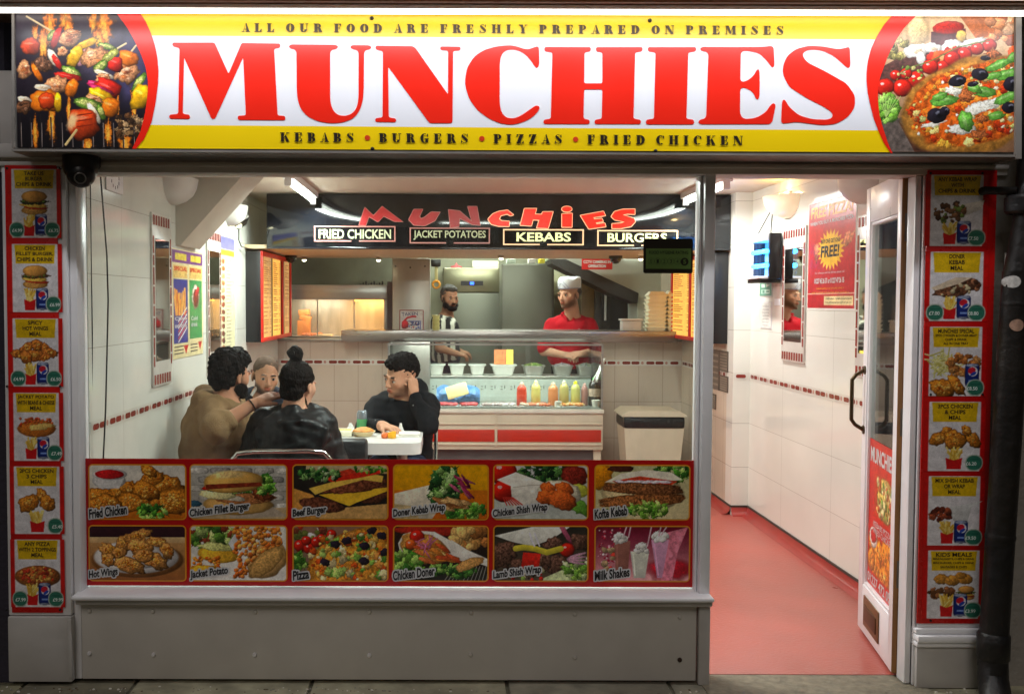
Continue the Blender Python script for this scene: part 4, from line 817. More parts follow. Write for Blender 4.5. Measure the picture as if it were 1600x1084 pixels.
def board(label, xs, ys, cards, cards_px):
    """xs: pixel x of left/right at the top and bottom, ys: top/bottom"""
    (xl, xr), (yt, yb) = xs, ys
    b = thing('menu_board', (FP(sum(xs)/2, yb, BY)[0], BY, FP(xl, yb, BY)[1]), label, 'menu board')
    u0, v1 = FP(xl, yt, BY); u1, v0 = FP(xr, yb, BY)
    mb = MB().mat(red_print); mb.box(u0, u1, BY, BY+.006, v0, v1, b=.002); mb.build('red_backing', b)
    S = (u1-u0)/(xr-xl)
    for n, (heads, kind, prices) in enumerate(cards):
        cx0, cx1, cy0, cy1 = cards_px[n]; W, H = cx1-cx0+14, cy1-cy0; k = 74/(cx1-cx0)
        c = Cv((cx1-cx0)*k+14, H*k, 1.15, (206,22,20)); CW = (cx1-cx0)*k; HH = H*k
        c.poly([(8,0),(CW+6,0),(CW+7,1),(CW+7,HH-1),(CW+6,HH),(8,HH),(7,HH-1),(7,1)], (226,222,226), .02)
        c.poly([(11,1.5),(CW+3,1.5),(CW+1,31),(13,31)], (222,182,20), .05)
        random.seed(n*13+len(kind)); card_pic(c, kind, 7, 34, CW, HH)
        mid = 7+CW/2
        if kind == 'special': can(c, mid+24, HH-32)
        elif kind in ('pieces', 'three'): fries(c, mid, HH-20, 24, 34)
        else: fries(c, mid-9, HH-20); can(c, mid+11, HH-21)
        if prices[0]: price(c, 15, HH-13)
        if prices[1]: price(c, CW-1, HH-13)
        uu0, vv1 = FP(cx0, cy0, BY); uu1, vv0 = FP(cx1, cy1, BY); g = 7/k*S
        m2 = MB().mat(white_p); m2.flat([(uu0+.002,vv0+.002),(uu1-.002,vv0+.002),(uu1-.002,vv1-.002),(uu0+.002,vv1-.002)], BF, .0004); card = m2.build('menu_card', b)
        c.mesh('printed_picture', BF, uu0-g, uu1+g, vv0, vv1, .0010, card, print_m)
        sc = (vv1-vv0)/HH; mt = MB().mat(ink_b)
        for q, t in enumerate(heads):
            if len(heads) == 3: hh, yy, ww = 6.2, 4+q*8.6, min(58, 4.2*len(t)+2)
            else: hh, yy, ww = (6.2, 3.5, 54) if q == 0 else (3.6, 11.5+(q-1)*6, min(62, 2.5*len(t)))
            um = (uu0+uu1)/2; text(mt, t, BF, um-ww/2*sc, um+ww/2*sc, vv1-(yy+hh)*sc, vv1-yy*sc, .0016, bold=.02)
        mt.mat(price_w)
        for q, t in enumerate(prices):
            if t: x = (15, CW-1)[q]; text(mt, t, BF, uu0-g+(x-8)*sc, uu0-g+(x+8)*sc, vv1-(HH-9)*sc, vv1-(HH-14.5)*sc, .0016, bold=.02)
        mt.build('lettering', card)
    for n in (0, 2, 3, 5):
        for sx in (4, -4):
            x = xl+4 if sx > 0 else xr-4; y = {0: yt+5, 2: yt+(yb-yt)*.5-4, 3: yt+(yb-yt)*.5+2, 5: yb-5}[n]
            if n == 3: continue
            m2 = MB().mat(blackp); p = BF.p(*FP(x, y, BY), .001); m2.lathe(p, [(0,-.004),(.004,-.003),(.005,.001)], 10, 'y'); m2.build('screw', b)
    return b
board('red menu board with six meal pictures, burger at its top, on the left pilaster', (7,98), (258,957), LEFT, [(17,90,264,372),(18,92,381,488),(19,93,497,604),(20,94,613,720),(21,95,728,834),(22,96,842,948)])
board('red menu board with six meal pictures, kebab wrap at its top, on the right pilaster', (1450,1539), (266,974), RIGHT, [(1456,1533,273,385),(1455,1533,393,502),(1454,1531,510,619),(1453,1529,627,736),(1452,1528,743,852),(1451,1527,859,966)])
# ================================================================== SHOP INTERIOR: SHELL
LX, RX, CRX, CEIL, CWY, SGY = -1.43, 2.14, 2.02, 2.27, 4.62, 3.2
tile_lo_s = tile_mat('white_tiles_low', (226,224,214), (178,173,162), 'y', .82, .31, .1, zo=-.035)
tile_up_s = tile_mat('white_tiles_high', (228,227,218), (178,173,162), 'y', .82, .30, .1, zo=-.11)
tile_lo_f = tile_mat('beige_tiles_low', (208,192,176), (140,124,108), 'x', .205, .31, .15, zo=-.035)
tile_up_f = tile_mat('beige_tiles_high', (208,192,176), (140,124,108), 'x', .205, .30, .15, zo=-.11)
tile_st_lo = tile_mat('white_tiles_stub_low', (226,224,214), (150,146,136), 'x', .41, .31, .1, zo=-.035)
tile_st_up = tile_mat('white_tiles_stub_high', (228,227,218), (150,146,136), 'x', .41, .30, .1, zo=-.11)
tile_b_s = tile_mat('beige_side_tiles_low', (214,198,178), (150,134,118), 'y', .205, .31, .15, zo=-.035)
band_w = M('band_white', (214,210,200), .15, nz=.03); band_r = M('band_red_mosaic', (134,52,44), .2, nz=.2); band_p = M('band_pink', (190,140,130), .2)
floor_m = M('red_resin_floor', (170,86,76), .30, nz=.12, ns=2.6, bump=.2, bs=70, dirt=.30)
cove_m = M('red_coving', (150,48,42), .3, nz=.12); skirt_m = M('dark_skirting_seal', (60,54,48), .6)
ceil_m = M('ceiling_paint', (212,198,182), .6, nz=.05, ns=2, bump=.15, bs=5)
mb = MB().mat(floor_m); mb.box(LX-.1, RX+.1, .06, 7.5, -.08, .006); tag(mb.build('floor'), kind='structure')
mb = MB().mat(ceil_m); mb.box(LX-.1, RX+.2, .08, CWY+.1, CEIL, CEIL+.1); mb.box(LX-.6, RX+.6, CWY+.1, 7.5, 2.34, 2.44); tag(mb.build('ceiling'), kind='structure')
mb = MB().mat(white_paint); mb.box(LX-.1, RX+.2, .095, .13, z0+.02, CEIL+.1); tag(mb.build('downstand'), 'white strip of wall over the inside of the shop window and door', 'wall')
def wall(name, label, boxes):
    t = thing(name, (sum(boxes[0][1][:2])/2, sum(boxes[0][1][2:4])/2, 0), label, 'wall')
    mb = MB()
    for m, b in boxes: mb.mat(m); mb.box(*b)
    mb.build('tiling', t); return t
def dado(t, fr, u0, u1, off=.002, reach=.26):
    mb = MB().mat(band_w); mb.quad(fr, u0, u1, .963, 1.012, off); 
    u = u0+.02
    while u < u1-.05:
        for du in (0, .078):
            e = min(u+du+.070, u1)
            if e-u-du > .03: mb.mat(band_r); mb.flat(rrect(u+du, e, .975, 1.0, .011, 3), fr, off+.0015)
        c = u+.172
        if c < u1-.02: mb.mat(band_p); mb.flat([(c+.012*math.cos(k*.628), .9875+.013*math.sin(k*.628)) for k in range(10)], fr, off+.0015)
        u += .205
    mb.build('dado_band', t)
def cove(t, pts):
    """floor coving along wall foot: list of (x, y) with inward normals"""
    for (x0, y0, x1, y1, nx, ny) in pts:
        mb = MB().mat(cove_m); prof = [(.06,.0065),(.03,.014),(.012,.032),(.004,.062)]
        vs = [(x0+nx*a, y0+ny*a, z) for a, z in prof]+[(x1+nx*a, y1+ny*a, z) for a, z in prof]; n = 4
        fs = [[i, i+1, n+i+1, n+i] for i in range(n-1)]; mb.add(vs, fs, True)
        mb.mat(skirt_m); ax = .007
        mb.box(min(x0,x1, x0+nx*ax), max(x0,x1,x0+nx*ax), min(y0,y1,y0+ny*ax), max(y0,y1,y0+ny*ax), .062, .075)
        mb.build('coving', t)
wL = wall('tiled_wall', 'white tiled left wall of the shop with a red mosaic band', [(tile_lo_s, (LX-.1, LX, .09, 7.5, -.02, .964)), (tile_up_s, (LX-.1, LX, .09, 7.5, .9641, 2.4))])
dado(wL, lwall(LX), .1, 4.6); cove(wL, [(LX, .1, LX, 4.6, 1, 0)])
wR = wall('tiled_wall', 'white tiled right wall running in from the doorway with a red mosaic band', [(tile_lo_s, (RX, RX+.1, .09, 3.1, -.02, .964)), (tile_up_s, (RX, RX+.1, .09, 3.1, .9641, 2.4)), (tile_st_lo, (CRX, RX+.1, 3.1, 3.25, -.02, .964)), (tile_st_up, (CRX, RX+.1, 3.1, 3.25, .9641, 2.4))])
dado(wR, rwall(RX), -3.095, -.1); dado(wR, front(3.1), CRX, RX-.002); cove(wR, [(RX, .1, RX, 3.1, -1, 0), (CRX, 3.1, RX, 3.1, 0, -1)])
wR2 = wall('tiled_wall', 'beige tiled side wall beyond the corner on the right, beside the bin', [(tile_b_s, (CRX, CRX+.1, 3.25, 7.5, -.02, .964)), (tile_b_s, (CRX, CRX+.1, 3.25, 7.5, .9641, 2.4))])
dado(wR2, rwall(CRX), -4.6, -3.255); cove(wR2, [(CRX, 3.1, CRX, 4.6, -1, 0)])
CX0, CX1 = -.47, 1.285
wC = wall('counter_wall', 'beige tiled counter wall behind the table, left of the display counter', [(tile_lo_f, (LX, CX0, CWY, CWY+.12, -.02, .964)), (tile_up_f, (LX, CX0, CWY, CWY+.12, .9641, 1.165))])
dado(wC, front(CWY), LX+.005, CX0); cove(wC, [(LX, CWY, CX0, CWY, 0, -1)])
wD = wall('counter_wall', 'beige tiled counter wall behind the bin, right of the display counter', [(tile_lo_f, (CX1, CRX, CWY, CWY+.12, -.02, .964)), (tile_up_f, (CX1, CRX, CWY, CWY+.12, .9641, 1.165))])
dado(wD, front(CWY), CX1, CRX-.005); cove(wD, [(CX1, CWY, CRX, CWY, 0, -1)])
kb = wall('kitchen_wall', 'pale back wall of the kitchen behind the tall fridges', [(M('kitchen_wall_paint', (176,176,150), .5), (LX-.1, RX+.5, 7.3, 7.4, -.02, 2.4))])
# worktop on the tiled counter
mb = MB().mat(steel); mb.box(LX, CX0+.0, CWY-.03, CWY+.45, 1.166, 1.186, b=.004); mb.box(CX1, CRX, CWY-.01, CWY+.45, 1.166, 1.186, b=.004)
tag(mb.build('steel_worktop'), 'stainless steel worktop capping the tiled counter wall', 'worktop')
# stair bulkhead top left
bk = thing('stair_bulkhead', (LX+.2, 1.45, 2.0), 'white painted sloping underside of a staircase crossing the top left corner inside', 'bulkhead')
BB = front(1.40); mb = MB().mat(M('bulkhead_paint', (196,186,172), .5, nz=.05)); 
mb.prism([(LX, 1.80), (LX+.025, 1.795), (-.98, CEIL-.001), (LX, CEIL-.001)], BB, 0, .42)
mb.build('sloping_soffit', bk)

# ================================================================== LIT LAMPS INSIDE
tube_m = M('lit_tube', (255,255,246), .4, emit=(255,255,244), es=16)
def batten(x, y0, y1, label, power):
    t = thing('ceiling_batten', (x, (y0+y1)/2, CEIL), label, 'strip light', 'fluorescent battens on the ceiling')
    mb = MB().mat(white_paint); mb.box(x-.035, x+.035, y0, y1, CEIL-.045, CEIL, b=.006); mb.build('housing', t)
    mb = MB().mat(tube_m); mb.tube([(x+.0, y0+.03, CEIL-.065), (x, y1-.03, CEIL-.065)], .015, 12); mb.build('tube', t)
    mb = MB().mat(white_paint)
    for y in (y0, y1-.03): mb.box(x-.02, x+.02, y, y+.03, CEIL-.09, CEIL-.04, b=.004)
    mb.build('lamp_holder', t)
    lamp('tube_light', (x, (y0+y1)/2, CEIL-.095), (0,0,-1), 1.1, .06, power, (.96,1,.965), t, 175)
batten(-.93, 2.0, 3.15, 'lit fluorescent batten on the ceiling above the people at the table', 36)
batten(1.68, 2.1, 3.15, 'lit fluorescent batten on the ceiling on the doorway side', 19)
ft = thing('ceiling_batten', (.3, .75, CEIL), 'added unseen fluorescent batten on the ceiling just inside the shop window', 'strip light', 'fluorescent battens on the ceiling')  # added out of view as fill on the seated people's fronts
mb = MB().mat(white_paint); mb.box(-.3, .9, .715, .785, CEIL-.045, CEIL, b=.006); mb.build('housing', ft)
mb = MB().mat(tube_m); mb.tube([(-.27, .75, CEIL-.065), (.87, .75, CEIL-.065)], .015, 12); mb.build('tube', ft)
lamp('tube_light', (.3, .75, CEIL-.095), (0,.0999,-1), 1.1, .06, 33, (.97,1,.96), ft, 175)
for ky_, kp, kl in ((4.98, 22, 'added unseen fluorescent batten on the kitchen ceiling nearest the counter'), (6.3, 20, 'added unseen fluorescent batten on the kitchen ceiling near the tall fridges')):  # both added behind the soffit, out of view, to brighten kitchen and staff
    kt = thing('ceiling_batten', (.4, ky_, 2.34), kl, 'strip light', 'fluorescent battens on the ceiling')
    mb = MB().mat(tube_m); mb.tube([(-.2, ky_, 2.29), (1.0, ky_, 2.29)], .015); mb.build('tube', kt)
    mb = MB().mat(white_paint); mb.box(-.23, 1.03, ky_-.04, ky_+.04, 2.305, 2.34); mb.build('housing', kt)
    lamp('tube_light', (.4, ky_, 2.26), (0,.0999,-1), 1.2, .1, kp, (.96,1,.9), kt, 175)

# ================================================================== BLACK SHOP SIGN OVER THE COUNTER
S2 = front(SGY); s2 = thing('inner_sign', (.35, SGY, 1.89), 'black hanging sign over the counter with crooked red lettering and four boxed words', 'sign')
sx0, sx1, sz0_, sz1_ = -1.268, RX-.125, 1.884, 2.262
gloss_black = M('gloss_black_acrylic', (14,17,24), .08, nz=.1, spec=.6)
mb = MB().mat(gloss_black); mb.box(sx0, sx1, SGY, SGY+.02, sz0_, sz1_, b=.002); mb.box(sx0, sx1, SGY-.006, SGY, sz0_-.012, sz0_+.004, b=.002); mb.build('panel', s2)
so = M('soffit_paint', (206,182,146), .5, nz=.05)
mb = MB().mat(so); mb.box(sx0-.16, sx1, SGY+.021, CWY+.1, sz0_-.008, sz0_+.02); mb.build('soffit', s2)
def c2(x, y): return (380+x/4.442, 260+y/4.442)
def c3(x, y): return (720+x/4, 260+y/4)
NL = [('M', [c2(*p) for p in ((805,408),(845,288),(905,345),(965,280),(1105,384),(1050,382),(975,345),(935,385),(872,348),(850,410))], 0),
 ('U', [c2(*p) for p in ((1150,370),(1185,300),(1245,300),(1222,350),(1235,366),(1262,352),(1306,318),(1364,320),(1330,378),(1260,412),(1185,408))], 0),
 ('N', [(700.8,328),(718,330),(737,346),(731,323),(745,323),(750,352),(738,351),(718,341),(717,354),(704,356)], 0),
 ('C', [c3(*p) for p in ((327,303),(292,275),(240,282),(200,298),(170,330),(190,362),(235,374),(300,376),(303,345),(255,342),(238,330),(250,308),(290,298),(310,310))], 1),
 ('H', [c3(*p) for p in ((398,265),(472,265),(462,300),(505,302),(512,285),(575,285),(545,388),(475,385),(490,336),(450,334),(440,372),(372,368))], 1),
 ('i', [c3(*p) for p in ((632,298),(695,295),(693,380),(632,380))], 1),
 ('i', [c3(662+31*math.cos(k*.393), 268+17*math.sin(k*.393)) for k in range(16)], 1),
 ('E', [c3(*p) for p in ((748,308),(890,282),(902,308),(828,320),(834,332),(880,326),(888,345),(842,353),(848,362),(898,355),(905,377),(800,392))], 1),
 ('S', [c3(*p) for p in ((1086,268),(1086,300),(1040,298),(1012,304),(1080,326),(1090,345),(1064,376),(1000,388),(945,388),(945,360),(1000,356),(1022,348),(960,334),(940,314),(960,284),(1010,270))], 1)]
def grow(P, d):
    n = len(P); ar = sum(P[i-1][0]*P[i][1]-P[i][0]*P[i-1][1] for i in range(n)); s = 1 if ar > 0 else -1; out = []
    for i in range(n):
        a, b, c = Vector(P[i-1]), Vector(P[i]), Vector(P[(i+1) % n]); e0 = (b-a).normalized(); e1 = (c-b).normalized()
        m = (Vector((e0.y,-e0.x))+Vector((e1.y,-e1.x))); m = m.normalized() if m.length > .01 else Vector((e0.y,-e0.x)); k = max(.45, m.dot(Vector((e0.y,-e0.x))))
        q = b+m*s*d/k; out.append((q.x, q.y))
    return out
def ccw(P): return P if sum(P[i-1][0]*P[i][1]-P[i][0]*P[i-1][1] for i in range(len(P))) > 0 else P[::-1]
dimred = M('unlit_red_letter', (196,52,56), .3, emit=(220,40,40), es=.08); litred = M('lit_red_letter', (236,30,18), .3, emit=(255,34,14), es=1.1)
dimcr = M('unlit_cream_edge', (206,140,130), .3, emit=(220,130,120), es=.05); litcr = M('lit_cream_edge', (255,210,170), .3, emit=(255,190,140), es=.9)
for n, P, lit in NL:
    mb = MB().mat(litcr if lit else dimcr); mb.prism(ccw(fpts(smooth_poly(grow(P, 1.0), 1.0, 1), SGY)), S2, .006, .005)
    mb.mat(litred if lit else dimred); mb.prism(ccw(fpts(P, SGY)), S2, .010, .003); mb.build('crooked_letter', s2)
for word, (tx0,tx1,ty0,ty1), (bx0,bx1,by0,by1), gap, lit in (('FRIED CHICKEN',(498,611,358.5,373),(491,618,353.5,377.5),(549,561),0),('JACKET POTATOES',(646,759,360.5,375),(640,765.5,356,380.5),(697,709),0),('KEBABS',(807,892,363.5,377.5),(786,912,358.5,383),(843,855),1),('BURGERS',(949,1042,364.5,378.5),(933,1059,360,384.5),(990,1002),1)):
    w = thing('x', (0,0,0), None, None); bpy.data.objects.remove(w)
    mb = MB().mat(litcr if lit else dimcr); t = 1.9
    a, b = FP(bx0, by1, SGY), FP(bx1, by0, SGY); k = t/1565*7.12
    g0, g1 = FP(gap[0], by1, SGY)[0], FP(gap[1], by1, SGY)[0]
    for (u0_, u1_, v0_, v1_) in ((a[0],b[0],b[1]-k,b[1]),(a[0],a[0]+k,a[1]+k,b[1]-k),(b[0]-k,b[0],a[1]+k,b[1]-k),(a[0],g0,a[1],a[1]+k),(g1,b[0],a[1],a[1]+k)):
        mb.box(u0_, u1_, SGY-.010, SGY-.001, v0_, v1_)
    mb.build('neon_border', s2)
    mb = MB().mat(M('lit_cream_word', (250,246,180), .4, emit=(250,246,170), es=.95) if lit else M('dim_cream_word', (196,200,160), .4, emit=(190,196,150), es=.22))
    u0_, v0_ = FP(tx0, ty1, SGY); u1_, v1_ = FP(tx1, ty0, SGY); text(mb, word, S2, u0_, u1_, v0_, v1_, .004, bold=.022); mb.build('boxed_word', s2)
# small spot bulbs in the soffit
bulb_m = M('lit_bulb', (255,244,214), .4, emit=(255,240,200), es=14)
for i, (px, py, label) in enumerate(((481,407,'lit round spotlight under the soffit nearest the left menu lightbox'),(592,406,'lit small spotlight under the soffit above the hot cabinet'),(783,403,'lit small spotlight under the soffit above the tall fridges'),(1001,404,'lit spotlight under the soffit beside the dome camera'))):
    p = at_z(px, py, sz0_-.03); p.y = min(p.y, 4.5)
    t = thing('spotlight', (p.x, p.y, sz0_-.008), label, 'spotlight', 'spotlights under the soffit')
    mb = MB().mat(alu); mb.lathe((p.x, p.y, sz0_-.03), [(.0,.02),(.022,.02),(.026,.0),(.022,-.004)], 14); mb.build('bezel', t)
    mb = MB().mat(bulb_m); mb.lathe((p.x, p.y, sz0_-.036), [(.018,.006),(.016,-.004),(.009,-.010),(0,-.012)], 12); mb.build('bulb', t)
lamp('spot_glow', (.2, 4.1, sz0_-.05), (0,.25,-1), .6, 2.2, 2.0, (1,.90,.74), s2, 170)
# ================================================================== MENU LIGHTBOXES ON THE SIDE WALLS
lb_black = M('lightbox_black', (20,20,22), .4); lb_red = M('lightbox_red_frame', (214,40,26), .35, emit=(220,40,20), es=.10)
def lit_menu(name, glow, rowc):
    return M(name, (250,190,100), .4, nz=.3, ns=12, stretch=(1,1,3), emit=rowc, es=glow)
lm1 = lit_menu('lit_menu_dim', .38, (236,190,130)); lm2 = lit_menu('lit_menu_bright', .85, (255,186,84))
menu_ink = M('menu_ink', (190,120,60), .5, emit=(200,110,40), es=.35)
def lightbox(label, wallx, facex, y0, y1, z0_, z1_, panels, fr):
    t = thing('menu_lightbox', (facex, y0, z0_), label, 'lightbox'); s = 1 if facex > wallx else -1
    mb = MB().mat(lb_black); mb.box(wallx, facex-s*.012, y0, y1, z0_, z1_, b=.004); mb.build('case', t)
    f = Fr((facex-s*.012,0,0), fr.U); mb = MB().mat(lb_red)
    U = lambda y: y*fr.U.y
    ua, ub = sorted((U(y0), U(y1)))
    edges = [(ua, ub, z1_-.035, z1_), (ua, ub, z0_, z0_+.03)]
    for u in panels['bars']: edges.append((U(u)-.022, U(u)+.022, z0_+.03, z1_-.035))
    for (a, b, c, d) in edges:
        p0, p1 = f.p(a, c, 0), f.p(b, d, .014); mb.box(p0.x, p1.x, p0.y, p1.y, p0.z, p1.z, b=.003)
    mb.build('red_frame', t)
    for k, (a, b, m) in enumerate(panels['lit']):
        mb = MB().mat(m); ua, ub = sorted((U(a), U(b))); mb.quad(f, ua, ub, z0_+.03, z1_-.035, .003)
        mb.mat(menu_ink); random.seed(k); v = z1_-.07
        while v > z0_+.06:
            w = random.uniform(.3, .6)*(ub-ua); mb.quad(f, ua+.03, ua+.03+w, v, v+.007, .0042)
            mb.quad(f, ub-.08, ub-.03, v, v+.007, .0042); v -= random.choice((.016,.016,.03))
        mb.build('lit_menu', t)
    return t
yy = lambda px: at_x(px, 470, -1.31).y
lightbox('black menu lightbox with red frame and glowing orange menus on the left wall', LX, -1.31, 3.25, 4.6, 1.208, 1.862,
 dict(bars=[3.272, yy(442.5), 4.578], lit=[(yy(413), yy(426), lm1), (yy(428), yy(440), lm2), (yy(446), yy(453.5), lm1)]), lwall(0))
lightbox('black menu lightbox with glowing orange menus on the right wall beyond the corner', CRX, 1.9, 3.25, 4.55, 1.208, 1.862,
 dict(bars=[3.272, 3.9, 4.528], lit=[(3.3, 3.87, lm2), (3.93, 4.5, lm2)]), rwall(0))

# ================================================================== GLASS DISPLAY COUNTER
DY = 4.2
dc = thing('display_counter', ((CX0+CX1)/2, DY, 0), 'glass fronted refrigerated display counter with cream and red front panels', 'display counter')
cream = M('cream_enamel', (214,200,178), .35, nz=.05); redp = M('red_panel', (196,44,26), .35, nz=.08)
mb = MB().mat(cream); mb.box(CX0, CX1, DY, CWY+.4, .30, .615, b=.006); mb.build('cabinet', dc)
mb = MB().mat(M('white_ledge', (226,222,210), .3)); mb.box(CX0-.005, CX1+.005, DY-.02, DY+.06, .60, .632, b=.006); mb.build('ledge', dc)
xs = FP(775, 680, DY)[0]
for a, b in ((CX0+.02, xs-.012), (xs+.012, CX1-.015)):
    mb = MB().mat(redp); za = at_y(800, 690, DY).z; zb_ = at_y(800, 671, DY).z; mb.box(a, b, DY-.006, DY, za, zb_, b=.002); mb.build('red_panel', dc)
for v in (662, 694):
    mb = MB().mat(cream); z = at_y(800, v, DY).z; mb.box(CX0+.01, CX1-.01, DY-.012, DY, z-.008, z+.008, b=.004); mb.build('trim_rail', dc)
mb = MB().mat(cream); mb.box(xs-.008, xs+.008, DY-.014, DY, .33, .60); mb.build('centre_strip', dc)
mb = MB().mat(M('dark_plinth', (92,82,82), .5)); mb.box(CX0+.16, CX1-.06, DY+.06, CWY+.3, .02, .30); mb.build('plinth', dc)
mb = MB().mat(cream)
for x in (CX0+.04, CX1-.04): mb.box(x-.03, x+.03, DY+.03, DY+.10, .006, .30)
mb.build('leg', dc)
mb = MB().mat(alu)
for x in (CX0+.008, CX1-.008): mb.box(x-.008, x+.008, DY+.01, DY+.03, .63, 1.165); mb.box(x-.008, x+.008, DY+.03, CWY+.38, 1.15, 1.165)
mb.box(CX0, CX1, DY+.008, DY+.022, 1.150, 1.165); mb.build('frame', dc)
mb = MB().mat(glass_mat('case_glass', (247,250,248), 1.0)); mb.box(CX0+.017, CX1-.017, DY+.012, DY+.018, .634, 1.149); mb.build('front_glass', dc)
mb = MB().mat(glass_mat('case_glass')); 
for x in (CX0+.006, CX1-.010): mb.box(x, x+.004, DY+.032, CWY+.38, .634, 1.149)
mb.build('side_glass', dc)
mb = MB().mat(M('case_steel_floor', (170,176,168), .3, .6)); mb.box(CX0+.02, CX1-.02, DY+.03, CWY+.10, .616, .640); mb.build('deck', dc)
RY = CWY+.16
mb = MB().mat(M('perforated_back', (186,194,186), .4, .3)); mb.box(CX0+.02, CX1-.02, RY-.012, RY, .64, .845)
mb.mat(M('vent_slot', (50,54,54), .7))
x = CX0+.1
while x < CX1-.1:
    for z in (.742, .766): mb.box(x, x+.018, RY-.0135, RY-.012, z, z+.006)
    mb.box(x+.034, x+.04, RY-.0135, RY-.012, .75, .78); x += .085
mb.build('back_panel', dc)
mb = MB().mat(steel); mb.box(CX0+.02, CX1-.02, RY-.03, RY+.26, .845, .862, b=.003); mb.build('pan_shelf', dc)
mb = MB().mat(M('unseen_case_lamp', (240,255,246), .4, emit=(235,255,240), es=3)); mb.box(CX0+.10, CX1-.10, DY+.024, DY+.034, 1.152, 1.162); mb.build('unseen_lamp_strip', dc)  # unseen strip added behind the top bar to brighten the case
lamp('added_case_light', ((CX0+CX1)/2, DY+.09, 1.13), (0,.35,-1), 1.6, .04, 13, (1,1,.95), dc)
# steel pass shelf above
ls_y = 4.36; lx0, lz0 = FP(533, 534, ls_y); lx1, lz1 = FP(1056, 518, ls_y)
sh = thing('pass_shelf', ((lx0+lx1)/2, ls_y, lz0), 'long brushed steel pass shelf running above the display counter', 'shelf')
mb = MB().mat(M('brushed_steel_shelf', (150,142,138), .28, .85, nz=.14, ns=3, stretch=(.6,6,8))); mb.box(lx0, lx1+.02, ls_y, CWY+.32, lz0, lz1, b=.004); mb.build('slab', sh)
# pans of salad
SZ = .863
pan_m = M('clear_plastic_tub', (206,206,196), .2, nz=.05); 
def tub(px0, px1, label, lid=None, food=None, kind='food_pan'):
    y = RY+.12; x0, _ = FP(px0, 590, y-.08); x1, _ = FP(px1, 590, y-.08); h = .075
    t = thing(kind, ((x0+x1)/2, y, SZ), label, 'food pan', 'pans of salad in the display counter')
    mb = MB().mat(pan_m if lid else steel); xm = (x0+x1)/2; w = (x1-x0)/2-.012
    sec = [(w*.78, .07, 0), (w*.98, .085, h), (w*1.06, .09, h+.002), (w*1.06, .09, h+.008), (w*.9, .075, h+.006)]
    vs = []; n = 20
    for a, b, z in sec:
        for k in range(n):
            th = 2*math.pi*k/n; c, s_ = math.cos(th), math.sin(th); e = .35; vs.append((xm+a*math.copysign(abs(c)**e, c), y+b*math.copysign(abs(s_)**e, s_), SZ+z))
    fs = [[i*n+k, i*n+(k+1) % n, (i+1)*n+(k+1) % n, (i+1)*n+k] for i in range(len(sec)-1) for k in range(n)]+[list(range(n))[::-1]]
    mb.add(vs, fs, True); mb.build('pan', t)
    if lid: mb = MB().mat(M('tub_lid', (222,226,216), .25)); mb.box(x0, x1, y-.09, y+.09, SZ+h+.008, SZ+h+.018, b=.004); mb.build('lid', t)
    if food:
        m = MB(); cols, n_ = food
        for i in range(n_):
            c = cols[i % len(cols)]; m.mat(c); a = random.uniform(0, 6.28); q = math.sqrt(random.random()); cx = xm+q*math.cos(a)*w*.8; cy = y+q*math.sin(a)*.07; cz = SZ+h+.004+(1-q)*.022
            d = Vector((random.uniform(-1,1), random.uniform(-1,1), random.uniform(-.3,.9))).normalized()*random.uniform(.012,.022); s_ = d.cross(Vector((random.random(),random.random(),1))).normalized()*random.uniform(.002,.006)
            p = Vector((cx, cy, cz)); m.add([p-d-s_, p-d+s_, p+s_*1.4+Vector((0,0,.004)), p+d, p-s_*1.4+Vector((0,0,.004))], [[0,1,2,4],[4,2,3]])
        m.build('shredded_salad', t)
    return t
lg = M('lettuce_green', (150,190,90), .5); lg2 = M('lettuce_pale', (206,220,150), .5); onw = M('onion_white', (226,220,214), .4); onp = M('onion_mauve', (180,150,170), .4)
tub(667, 696, 'lidded clear tub at the left end of the row in the display counter', lid=True)
tub(700, 728, 'second lidded clear tub from the left in the display counter', lid=True)
tub(732, 760, 'third lidded clear tub from the left in the display counter', lid=True)
tub(766, 808, 'wider lidded clear tub under the small glowing picture card', lid=True)
tub(815, 854, 'steel pan heaped with shredded green lettuce', food=([lg, lg2], 240))
tub(862, 898, 'steel pan heaped with sliced white onion in front of the red shirt', food=([onw, onp, onw], 220))
tub(900, 932, 'clear bag of pale salad at the right end of the row of pans', food=([onw, M('bag_grey', (180,186,190), .3), lg2], 200))
# bottles of sauce
def bottle(px, py0, py1, w, col, label, capc=None, y=4.42, kind='sauce_bottle'):
    p = at_y(px, py1, y); top = at_y(px, py0, y).z; b0 = .641; h = top-b0; r = w/1565*(y-CAMY)/2
    t = thing(kind, (p.x, y, b0), label, 'bottle', 'squeezy sauce bottles in the display counter')
    mb = MB().mat(M('squeezy_'+kind+'_%d_%d_%d' % col, col, .3, nz=.12)); mb.lathe((p.x, y, b0), [(0,0),(r*.9,0),(r,.006),(r,h*.55),(r*.93,h*.62),(r,h*.68),(r*.8,h*.8),(r*.42,h*.88)], 18); mb.build('bottle_body', t)
    c = capc or tuple(min(255, int(v*.6+100)) for v in col)
    mb = MB().mat(M('cap_%d_%d_%d' % c, c, .35)); mb.lathe((p.x, y, b0), [(r*.44,h*.86),(r*.44,h*.95),(r*.3,h*.96),(r*.14,h),(0,h)], 14); mb.build('nozzle', t)
    return t
bottle(815, 597, 640, 16, (206,72,48), 'red sauce bottle at the left end of the row of bottles', (230,190,170))
bottle(837, 594, 640, 15, (214,206,120), 'pale yellow sauce bottle second from the left in the row', (235,228,170))
bottle(864, 597, 640, 16, (214,140,90), 'orange pink sauce bottle in the row, right of the pale yellow one', (230,200,170))
bottle(881, 594, 640, 15, (190,180,110), 'olive tinted mayonnaise bottle in the middle of the row', (226,220,190))
